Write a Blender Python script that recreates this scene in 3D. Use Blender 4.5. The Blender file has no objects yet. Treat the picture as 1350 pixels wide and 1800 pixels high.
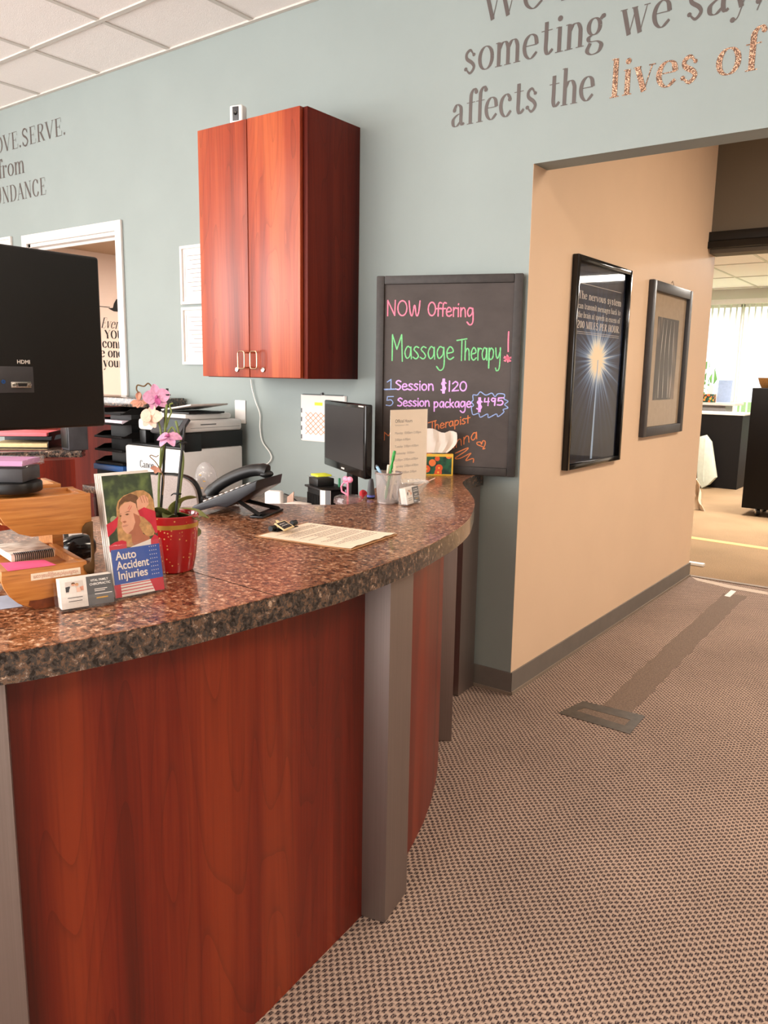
import bpy, bmesh, math, random
from mathutils import Vector, Matrix, Euler
random.seed(7)
PI = math.pi
scene = bpy.context.scene
COL = scene.collection

# ---------------------------------------------------------------- camera (calibrated from the room's own straight lines)
EYE = Vector((0, 0, 1.36))
FPX = 1395.57
CR = Vector((0.8034425024006802, 0.5951749884547463, 0.015712366277105688))
CD = Vector((0.11465001030371956, -0.12876483919126064, -0.9850253759804394))
CF = Vector((-0.5842392664598043, 0.7932126759614608, -0.1716919631799004))
cam = bpy.data.cameras.new('camera')
cam_ob = bpy.data.objects.new('camera', cam)
COL.objects.link(cam_ob)
cam_ob.matrix_world = Matrix(((CR.x, -CD.x, -CF.x, EYE.x), (CR.y, -CD.y, -CF.y, EYE.y), (CR.z, -CD.z, -CF.z, EYE.z), (0, 0, 0, 1)))
cam.sensor_fit = 'VERTICAL'
cam.sensor_height = 36.0
cam.lens = FPX / 1800 * 36.0
cam.clip_start = 0.05
cam.clip_end = 200
scene.camera = cam_ob

# ---------------------------------------------------------------- colour management
vs = scene.view_settings
scene.display_settings.display_device = 'sRGB'
vs.view_transform = 'Standard'
vs.look = 'None'
vs.gamma = 1
vs.use_curve_mapping = False
vs.exposure = 1.0

# ---------------------------------------------------------------- world and lights
def lin(c):
    return c / 12.92 if c <= 0.04045 else ((c + 0.055) / 1.055) ** 2.4
def rgb(h):
    h = h.lstrip('#')
    return tuple(lin(int(h[i:i + 2], 16) / 255) for i in (0, 2, 4)) + (1.0,)

world = bpy.data.worlds.new('world')
scene.world = world
world.use_nodes = True
wbg = world.node_tree.nodes['Background']
wbg.inputs[0].default_value = (0.93, 0.97, 1.0, 1)
wbg.inputs[1].default_value = 1.0

def area(name, loc, aim, sx, sy, power, color):
    l = bpy.data.lights.new(name, 'AREA')
    l.shape = 'RECTANGLE'
    l.size, l.size_y, l.energy, l.color = sx, sy, power, color
    o = bpy.data.objects.new(name, l)
    COL.objects.link(o)
    o.location = loc
    o.rotation_euler = (Vector(aim) - Vector(loc)).to_track_quat('-Z', 'Y').to_euler()
    return o
DAY = (1.0, 0.97, 0.95)
WARM = (1.0, 0.83, 0.66)
area('daylight', (-3.65, -3.75, 1.6), (-3.65, 0, 2.4), 6.8, 2.2, 235, DAY)
area('daylight', (-3.2, 14.3, 4.4), (-2.2, 9.5, 0.3), 4.5, 2.4, 900, (1.0, 0.97, 0.93))
area('daylight', (-7.4, -1.9, 1.6), (0, -1.6, 2.3), 3.0, 2.2, 115, DAY)
# ceiling troffers: their lamps sit just under the lens built with each fixture
TROFFERS = [(-3.8, 0.3, 12), (-1.2, -0.9, 12), (-3.8, -1.9, 12), (1.4, 1.0, 24), (0.75, 4.25, 45), (-1.6, 8.6, 140), (1.0, 10.0, 60)]

# ---------------------------------------------------------------- pixel -> point on a plane of the room
def ray(px, py):
    return CF + CR * ((px - 675) / FPX) + CD * ((py - 900) / FPX)
def PZ(px, py, z):
    d = ray(px, py); return EYE + d * ((z - EYE.z) / d.z)
def PY(px, py, y):
    d = ray(px, py); return EYE + d * ((y - EYE.y) / d.y)
def PX(px, py, x):
    d = ray(px, py); return EYE + d * ((x - EYE.x) / d.x)
def PD(px, py, depth):
    return EYE + ray(px, py) * depth

# ---------------------------------------------------------------- mesh helpers
class MB:
    def __init__(s):
        s.bm = bmesh.new()
    def face(s, pts):
        vs_ = [s.bm.verts.new(p) for p in pts]
        try: return s.bm.faces.new(vs_)
        except ValueError: return None
    def merge(s, other, mx=None):
        if mx is not None: bmesh.ops.transform(other, matrix=mx, verts=other.verts)
        me = bpy.data.meshes.new('tmp'); other.to_mesh(me); other.free()
        s.bm.from_mesh(me); bpy.data.meshes.remove(me)
    def box(s, x0, x1, y0, y1, z0, z1, bev=0.0, mx=None, seg=2):
        b = bmesh.new()
        bmesh.ops.create_cube(b, size=1.0)
        for v in b.verts:
            v.co = Vector(((x0 + x1) / 2 + v.co.x * (x1 - x0), (y0 + y1) / 2 + v.co.y * (y1 - y0), (z0 + z1) / 2 + v.co.z * (z1 - z0)))
        if bev > 0:
            bmesh.ops.bevel(b, geom=b.edges[:], offset=bev, segments=seg, affect='EDGES', profile=0.5)
        s.merge(b, mx); return s
    def prism(s, poly, a, b_, axis='z', bev=0.0, mx=None, seg=2):
        """polygon extruded along an axis from a to b_; poly in the other two axes (xy, xz or yz)"""
        b = bmesh.new()
        def P(u, v, w):
            return {'z': (u, v, w), 'y': (u, w, v), 'x': (w, u, v)}[axis]
        lo = [b.verts.new(P(u, v, a)) for u, v in poly]
        hi = [b.verts.new(P(u, v, b_)) for u, v in poly]
        n = len(poly)
        f0 = b.faces.new(lo[::-1]); f1 = b.faces.new(hi)
        for i in range(n):
            b.faces.new((lo[i], lo[(i + 1) % n], hi[(i + 1) % n], hi[i]))
        bmesh.ops.recalc_face_normals(b, faces=b.faces[:])
        if bev > 0:
            bmesh.ops.bevel(b, geom=list(f0.edges) + list(f1.edges), offset=bev, segments=seg, affect='EDGES', profile=0.5)
        s.merge(b, mx); return s
    def tube(s, pts, r, n=8, cap=True, flat=None):
        pts = [Vector(p) for p in pts]
        rs = r if isinstance(r, (list, tuple)) else [r] * len(pts)
        rings = []; up = None
        for i, p in enumerate(pts):
            t = (pts[min(i + 1, len(pts) - 1)] - pts[max(i - 1, 0)]).normalized()
            if up is None:
                up = Vector((0, 0, 1)) if abs(t.z) < 0.9 else Vector((1, 0, 0))
            a = (up - t * up.dot(t)).normalized(); up = a; c = t.cross(a)
            k = flat if flat else 1.0
            rings.append([s.bm.verts.new(p + (a * math.cos(2 * PI * j / n) * k + c * math.sin(2 * PI * j / n)) * rs[i]) for j in range(n)])
        for i in range(len(rings) - 1):
            for j in range(n):
                s.bm.faces.new((rings[i][j], rings[i][(j + 1) % n], rings[i + 1][(j + 1) % n], rings[i + 1][j]))
        if cap:
            s.bm.faces.new(rings[0][::-1]); s.bm.faces.new(rings[-1])
        return s
    def lathe(s, prof, c=(0, 0, 0), n=32, mx=None):
        b = bmesh.new(); rings = []
        for r, z in prof:
            rings.append([b.verts.new((c[0] + r * math.cos(2 * PI * j / n), c[1] + r * math.sin(2 * PI * j / n), c[2] + z)) for j in range(n)] if r > 1e-6
                         else [b.verts.new((c[0], c[1], c[2] + z))])
        for i in range(len(rings) - 1):
            A, B = rings[i], rings[i + 1]
            for j in range(n):
                k = (j + 1) % n
                q = [A[j % len(A)], A[k % len(A)], B[k % len(B)], B[j % len(B)]]
                u = []
                for v in q:
                    if v not in u: u.append(v)
                if len(u) > 2: b.faces.new(u)
        bmesh.ops.recalc_face_normals(b, faces=b.faces[:])
        s.merge(b, mx); return s
    def ell(s, c, r, mx=None, u=16, v=10):
        b = bmesh.new()
        bmesh.ops.create_uvsphere(b, u_segments=u, v_segments=v, radius=1.0)
        m = Matrix.Translation(c) @ (mx or Matrix.Identity(4)) @ Matrix.Diagonal((r[0], r[1], r[2], 1))
        s.merge(b, m); return s
    def sheet(s, grid, th=0.0):
        """grid of points -> surface; with a thickness both sides are built"""
        G = [[s.bm.verts.new(p) for p in row] for row in grid]
        fs = []
        for i in range(len(G) - 1):
            for j in range(len(G[0]) - 1):
                fs.append(s.bm.faces.new((G[i][j], G[i][j + 1], G[i + 1][j + 1], G[i + 1][j])))
        if th:
            bmesh.ops.recalc_face_normals(s.bm, faces=fs)
            bmesh.ops.solidify(s.bm, geom=fs, thickness=th)
        return s

MXROOT = {}
def tag(o, label, cat, group=None, kind=None):
    if label: o['label'] = label
    if cat: o['category'] = cat
    if group: o['group'] = group
    if kind: o['kind'] = kind
    return o
def thing(name, label, cat, loc=(0, 0, 0), rotz=0.0, group=None, rot=None):
    o = bpy.data.objects.new(name, None)
    o.empty_display_size = 0.05
    COL.objects.link(o)
    o.location = loc
    e = Euler(rot) if rot else Euler((0, 0, rotz))
    o.rotation_euler = e
    MXROOT[o.name] = Matrix.Translation(loc) @ e.to_matrix().to_4x4()
    return tag(o, label, cat, group)
def obj(name, mb, m, parent=None, world=False, smooth=True, angle=35, label=None, loc=None, rotz=None):
    me = bpy.data.meshes.new(name)
    if isinstance(mb, MB):
        if world and parent is not None:
            bmesh.ops.transform(mb.bm, matrix=MXROOT[parent.name].inverted(), verts=mb.bm.verts)
        bmesh.ops.recalc_face_normals(mb.bm, faces=mb.bm.faces[:])
        mb.bm.to_mesh(me); mb.bm.free()
    else:
        me = mb
        if world and parent is not None: me.transform(MXROOT[parent.name].inverted())
    for x in (m if isinstance(m, (list, tuple)) else [m]): me.materials.append(x)
    if smooth:
        me.shade_smooth(); me.set_sharp_from_angle(angle=math.radians(angle))
    o = bpy.data.objects.new(name, me)
    COL.objects.link(o)
    if parent is not None:
        o.parent = parent
        if parent.name in MXROOT: MXROOT[o.name] = MXROOT[parent.name]
    if label: o['label'] = label
    if loc is not None: o.location = loc
    if rotz is not None: o.rotation_euler = (0, 0, rotz)
    return o
def struct(name, mb, m, parent=None, smooth=False):
    o = obj(name, mb, m, parent, smooth=smooth)
    if parent is None: o['kind'] = 'structure'
    return o
def solo(name, label, cat, mb, m, group=None, base=None, **kw):
    """a thing that is one mesh: origin set to its base"""
    bmesh.ops.recalc_face_normals(mb.bm, faces=mb.bm.faces[:])
    vs_ = [v.co for v in mb.bm.verts]
    if base is None:
        xs = [v.x for v in vs_]; ys = [v.y for v in vs_]; zs = [v.z for v in vs_]
        base = Vector(((min(xs) + max(xs)) / 2, (min(ys) + max(ys)) / 2, min(zs)))
    base = Vector(base)
    bmesh.ops.translate(mb.bm, vec=-base, verts=mb.bm.verts)
    o = obj(name, mb, m, **kw); o.location = base
    return tag(o, label, cat, group)

# ---------------------------------------------------------------- materials
def nt(name):
    m = bpy.data.materials.new(name); m.use_nodes = True
    t = m.node_tree
    return m, t, t.nodes['Principled BSDF']
def N(t, kind, **kw):
    n = t.nodes.new(kind)
    for k, v in kw.items():
        if k in n.inputs: n.inputs[k].default_value = v
        else: setattr(n, k, v)
    return n
def ramp(t, fac, stops):
    r = t.nodes.new('ShaderNodeValToRGB')
    while len(r.color_ramp.elements) < len(stops): r.color_ramp.elements.new(0.5)
    for e, (p, c) in zip(r.color_ramp.elements, stops):
        e.position = p; e.color = rgb(c) if isinstance(c, str) else (c, c, c, 1)
    t.links.new(fac, r.inputs[0]); return r
def bump(t, b, h, strength, dist):
    n = N(t, 'ShaderNodeBump', Strength=strength, Distance=dist)
    t.links.new(h, n.inputs['Height']); t.links.new(n.outputs[0], b.inputs['Normal'])
def coords(t, scale=(1, 1, 1), rot=(0, 0, 0), src='Object'):
    if src == 'Position': o = t.nodes.new('ShaderNodeNewGeometry').outputs['Position']
    else: o = t.nodes.new('ShaderNodeTexCoord').outputs[src]
    mp = t.nodes.new('ShaderNodeMapping')
    mp.inputs['Scale'].default_value = scale; mp.inputs['Rotation'].default_value = rot
    t.links.new(o, mp.inputs[0]); return mp.outputs[0]
def math_(t, op, a, b=None, c=None):
    n = t.nodes.new('ShaderNodeMath'); n.operation = op
    for i, x in enumerate((a, b, c)):
        if x is None: continue
        if isinstance(x, (int, float)): n.inputs[i].default_value = x
        else: t.links.new(x, n.inputs[i])
    return n.outputs[0]
def plain(name, col, rough=0.5, metal=0.0, coat=0.0, spec=0.5, var=0.06, scale=30, bmp=0.0, trans=0.0, alpha=1.0, emit=None, es=1.0, ior=1.45, bscale=None, sheen=0.0):
    """paint, plastic, paper ...: a base colour with slight procedural mottling"""
    m, t, b = nt(name)
    c = rgb(col)
    if var > 0:
        v = coords(t)
        n = N(t, 'ShaderNodeTexNoise', Scale=scale, Detail=3.0)
        t.links.new(v, n.inputs['Vector'])
        hi = [min(1, x * (1 + var)) for x in c[:3]]; lo = [x * (1 - var) for x in c[:3]]
        r = t.nodes.new('ShaderNodeValToRGB')
        r.color_ramp.elements[0].position = 0.3; r.color_ramp.elements[1].position = 0.7
        r.color_ramp.elements[0].color = (*lo, 1); r.color_ramp.elements[1].color = (*hi, 1)
        t.links.new(n.outputs['Fac'], r.inputs[0]); t.links.new(r.outputs[0], b.inputs['Base Color'])
        if bmp > 0:
            n2 = N(t, 'ShaderNodeTexNoise', Scale=bscale or scale * 4, Detail=4.0); t.links.new(v, n2.inputs['Vector'])
            bump(t, b, n2.outputs['Fac'], bmp, 0.002)
    else:
        b.inputs['Base Color'].default_value = c
    b.inputs['Roughness'].default_value = rough; b.inputs['Metallic'].default_value = metal
    b.inputs['Coat Weight'].default_value = coat; b.inputs['Coat Roughness'].default_value = 0.08
    b.inputs['Specular IOR Level'].default_value = spec; b.inputs['IOR'].default_value = ior
    b.inputs['Transmission Weight'].default_value = trans; b.inputs['Alpha'].default_value = alpha
    if sheen: b.inputs['Sheen Weight'].default_value = sheen
    if emit:
        b.inputs['Emission Color'].default_value = rgb(emit); b.inputs['Emission Strength'].default_value = es
    return m

def cherry(name, dark, mid, light, rough=0.42, coat=0.3, spec=0.3):
    m, t, b = nt(name)
    v = coords(t, (16, 16, 0.55))
    w = N(t, 'ShaderNodeTexNoise', Scale=1.0, Detail=5.0, Roughness=0.6, Distortion=0.6); t.links.new(v, w.inputs['Vector'])
    v2 = coords(t, (150, 150, 2.5))
    f = N(t, 'ShaderNodeTexNoise', Scale=1.0, Detail=3.0); t.links.new(v2, f.inputs['Vector'])
    v3 = coords(t, (7.5, 7.5, 0.3))
    g = N(t, 'ShaderNodeTexNoise', Scale=1.0, Detail=2.0); t.links.new(v3, g.inputs['Vector'])
    s = math_(t, 'ADD', math_(t, 'MULTIPLY', w.outputs['Fac'], 0.32), math_(t, 'ADD', math_(t, 'MULTIPLY', f.outputs['Fac'], 0.12), math_(t, 'MULTIPLY', g.outputs['Fac'], 0.56)))
    r = ramp(t, s, [(0.37, dark), (0.5, mid), (0.62, light)])
    # contour lines of a stretched noise: cathedral grain, plus short dark ticks
    v4 = coords(t, (5.5, 5.5, 0.62))
    q = N(t, 'ShaderNodeTexNoise', Scale=1.0, Detail=1.5, Roughness=0.4); t.links.new(v4, q.inputs['Vector'])
    fr = math_(t, 'FRACT', math_(t, 'MULTIPLY', q.outputs['Fac'], 26.0))
    kk = ramp(t, fr, [(0.0, 0.55), (0.12, 0.86), (0.45, 1.0), (1.0, 1.0)])
    kk2 = ramp(t, f.outputs['Fac'], [(0.28, 0.72), (0.4, 1.0)])
    m0 = N(t, 'ShaderNodeMix', data_type='RGBA', blend_type='MULTIPLY'); m0.inputs[0].default_value = 0.6
    t.links.new(kk.outputs[0], m0.inputs[6]); t.links.new(kk2.outputs[0], m0.inputs[7])
    mx = N(t, 'ShaderNodeMix', data_type='RGBA', blend_type='MULTIPLY'); mx.inputs[0].default_value = 0.55
    t.links.new(r.outputs[0], mx.inputs[6]); t.links.new(m0.outputs[2], mx.inputs[7])
    t.links.new(mx.outputs[2], b.inputs['Base Color'])
    b.inputs['Roughness'].default_value = rough; b.inputs['Coat Weight'].default_value = coat; b.inputs['Specular IOR Level'].default_value = spec
    b.inputs['Coat Roughness'].default_value = 0.32
    return m

def granite(name, k, edge=False, rough=0.16, coat=0.5):
    m, t, b = nt(name)
    v = coords(t, (1, 1, 1))
    d = N(t, 'ShaderNodeTexNoise', Scale=60 * k, Detail=4.0); t.links.new(v, d.inputs['Vector'])
    mixv = N(t, 'ShaderNodeMix', data_type='RGBA'); mixv.inputs[0].default_value = 0.03
    t.links.new(v, mixv.inputs[6]); t.links.new(d.outputs['Color'], mixv.inputs[7])
    vo = N(t, 'ShaderNodeTexVoronoi', Scale=95 * k); t.links.new(mixv.outputs[2], vo.inputs['Vector'])
    sep = N(t, 'ShaderNodeSeparateColor'); t.links.new(vo.outputs['Color'], sep.inputs[0])
    n = N(t, 'ShaderNodeTexNoise', Scale=85 * k, Detail=7.0, Roughness=0.72, Distortion=0.5); t.links.new(v, n.inputs['Vector'])
    n = math_(t, 'ADD', math_(t, 'MULTIPLY', math_(t, 'SUBTRACT', n.outputs['Fac'], 0.5), 2.7), 0.5)
    s = math_(t, 'ADD', math_(t, 'MULTIPLY', sep.outputs[0], 0.3), math_(t, 'MULTIPLY', n, 0.7))
    if edge: st = [(0.14, '#100d0c'), (0.34, '#2b2522'), (0.46, '#484441'), (0.55, '#4f463f'), (0.64, '#7c5b43'), (0.74, '#5f5a57'), (0.86, '#c9ab92')]
    else: st = [(0.2, '#1a100c'), (0.34, '#482c1f'), (0.44, '#7a4a30'), (0.54, '#a4653f'), (0.62, '#7d6250'), (0.68, '#c58d64'), (0.8, '#e2c3a8')]
    r = ramp(t, s, st)
    g = N(t, 'ShaderNodeTexNoise', Scale=9 * k, Detail=2.0); t.links.new(v, g.inputs['Vector'])
    gg = ramp(t, g.outputs['Fac'], [(0.3, 0.72), (0.7, 1.0)])
    mx = N(t, 'ShaderNodeMix', data_type='RGBA', blend_type='MULTIPLY'); mx.inputs[0].default_value = 0.8
    t.links.new(r.outputs[0], mx.inputs[6]); t.links.new(gg.outputs[0], mx.inputs[7])
    t.links.new(mx.outputs[2], b.inputs['Base Color'])
    b.inputs['Roughness'].default_value = rough; b.inputs['Coat Weight'].default_value = coat; b.inputs['Coat Roughness'].default_value = 0.06
    return m

def carpet(name, lo, hi, period=0.0156, weave=True):
    m, t, b = nt(name)
    v = coords(t, src='Position', rot=(0, 0, PI / 4))
    sp = t.nodes.new('ShaderNodeSeparateXYZ'); t.links.new(v, sp.inputs[0])
    no = N(t, 'ShaderNodeTexNoise', Scale=170.0, Detail=4.0, Roughness=.65); t.links.new(v, no.inputs['Vector'])
    nw = N(t, 'ShaderNodeTexNoise', Scale=7.0, Detail=1.0); t.links.new(v, nw.inputs['Vector'])
    nb = N(t, 'ShaderNodeTexNoise', Scale=2.2, Detail=3.0); t.links.new(v, nb.inputs['Vector'])
    if weave:
        n5 = math_(t, 'SUBTRACT', no.outputs['Fac'], 0.5)
        fu = math_(t, 'SUBTRACT', math_(t, 'FRACT', math_(t, 'ADD', math_(t, 'DIVIDE', sp.outputs[0], period), math_(t, 'ADD', math_(t, 'MULTIPLY', n5, .5), math_(t, 'MULTIPLY', nw.outputs['Fac'], 1.3)))), 0.5)
        fv = math_(t, 'SUBTRACT', math_(t, 'FRACT', math_(t, 'ADD', math_(t, 'DIVIDE', sp.outputs[1], period), math_(t, 'ADD', math_(t, 'MULTIPLY', n5, .5), math_(t, 'MULTIPLY', nw.outputs['Fac'], 1.1)))), 0.5)
        along = math_(t, 'ABSOLUTE', math_(t, 'SUBTRACT', fv, fu)); across = math_(t, 'ADD', fu, fv)
        pair = math_(t, 'ABSOLUTE', math_(t, 'SUBTRACT', math_(t, 'ABSOLUTE', across), 0.2))
        s = math_(t, 'MAXIMUM', math_(t, 'DIVIDE', pair, 0.185), math_(t, 'DIVIDE', along, 0.57))
        s = math_(t, 'MULTIPLY', math_(t, 'ADD', s, math_(t, 'MULTIPLY', n5, 1.5)), 0.5)
        r = ramp(t, s, [(0.26, lo), (0.72, hi)])
        bump(t, b, s, 0.5, 0.004)
    else:
        r = ramp(t, no.outputs['Fac'], [(0.3, lo), (0.65, hi)])
        bump(t, b, no.outputs['Fac'], 0.4, 0.003)
    gg = ramp(t, nb.outputs['Fac'], [(0.3, 0.78), (0.65, 1.0)])
    mx = N(t, 'ShaderNodeMix', data_type='RGBA', blend_type='MULTIPLY'); mx.inputs[0].default_value = 0.8
    t.links.new(r.outputs[0], mx.inputs[6]); t.links.new(gg.outputs[0], mx.inputs[7])
    t.links.new(mx.outputs[2], b.inputs['Base Color'])
    b.inputs['Roughness'].default_value = 0.95; b.inputs['Specular IOR Level'].default_value = 0.1
    return m

def brushed(name, col, rough=0.38, stretch=(400, 400, 2)):
    m, t, b = nt(name)
    v = coords(t, stretch)
    n = N(t, 'ShaderNodeTexNoise', Scale=1.0, Detail=2.0); t.links.new(v, n.inputs['Vector'])
    c = rgb(col)
    r = t.nodes.new('ShaderNodeValToRGB')
    r.color_ramp.elements[0].color = (c[0] * .85, c[1] * .85, c[2] * .85, 1); r.color_ramp.elements[1].color = (min(1, c[0] * 1.12), min(1, c[1] * 1.12), min(1, c[2] * 1.12), 1)
    t.links.new(n.outputs['Fac'], r.inputs[0]); t.links.new(r.outputs[0], b.inputs['Base Color'])
    b.inputs['Metallic'].default_value = 0.85; b.inputs['Roughness'].default_value = rough
    return m

def glassy(name, col='#ffffff', rough=0.03, tint=0.08, ior=1.48):
    """thin clear acrylic: mostly see-through with a real reflection"""
    m, t, b = nt(name)
    out = t.nodes['Material Output']
    tr = t.nodes.new('ShaderNodeBsdfTransparent'); c = rgb(col); tr.inputs[0].default_value = c
    gl = t.nodes.new('ShaderNodeBsdfGlossy'); gl.inputs['Roughness'].default_value = rough
    nz = N(t, 'ShaderNodeTexNoise', Scale=25.0); t.links.new(coords(t), nz.inputs['Vector'])
    fr = t.nodes.new('ShaderNodeFresnel'); fr.inputs[0].default_value = ior
    df = t.nodes.new('ShaderNodeBsdfDiffuse'); df.inputs[0].default_value = (0.9, 0.9, 0.9, 1)
    mixd = t.nodes.new('ShaderNodeMixShader')
    t.links.new(math_(t, 'MULTIPLY', nz.outputs['Fac'], tint * 2), mixd.inputs[0])
    t.links.new(tr.outputs[0], mixd.inputs[1]); t.links.new(df.outputs[0], mixd.inputs[2])
    mx = t.nodes.new('ShaderNodeMixShader')
    ge = t.nodes.new('ShaderNodeNewGeometry')
    t.links.new(math_(t, 'MULTIPLY', fr.outputs[0], math_(t, 'SUBTRACT', 1.0, ge.outputs['Backfacing'])), mx.inputs[0]); t.links.new(mixd.outputs[0], mx.inputs[1]); t.links.new(gl.outputs[0], mx.inputs[2])
    t.links.new(mx.outputs[0], out.inputs[0])
    return m

def lamp_mat(name, col, strength):
    m, t, b = nt(name)
    b.inputs['Base Color'].default_value = (0.9, 0.9, 0.9, 1)
    b.inputs['Emission Color'].default_value = rgb(col); b.inputs['Emission Strength'].default_value = strength
    return m

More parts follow.
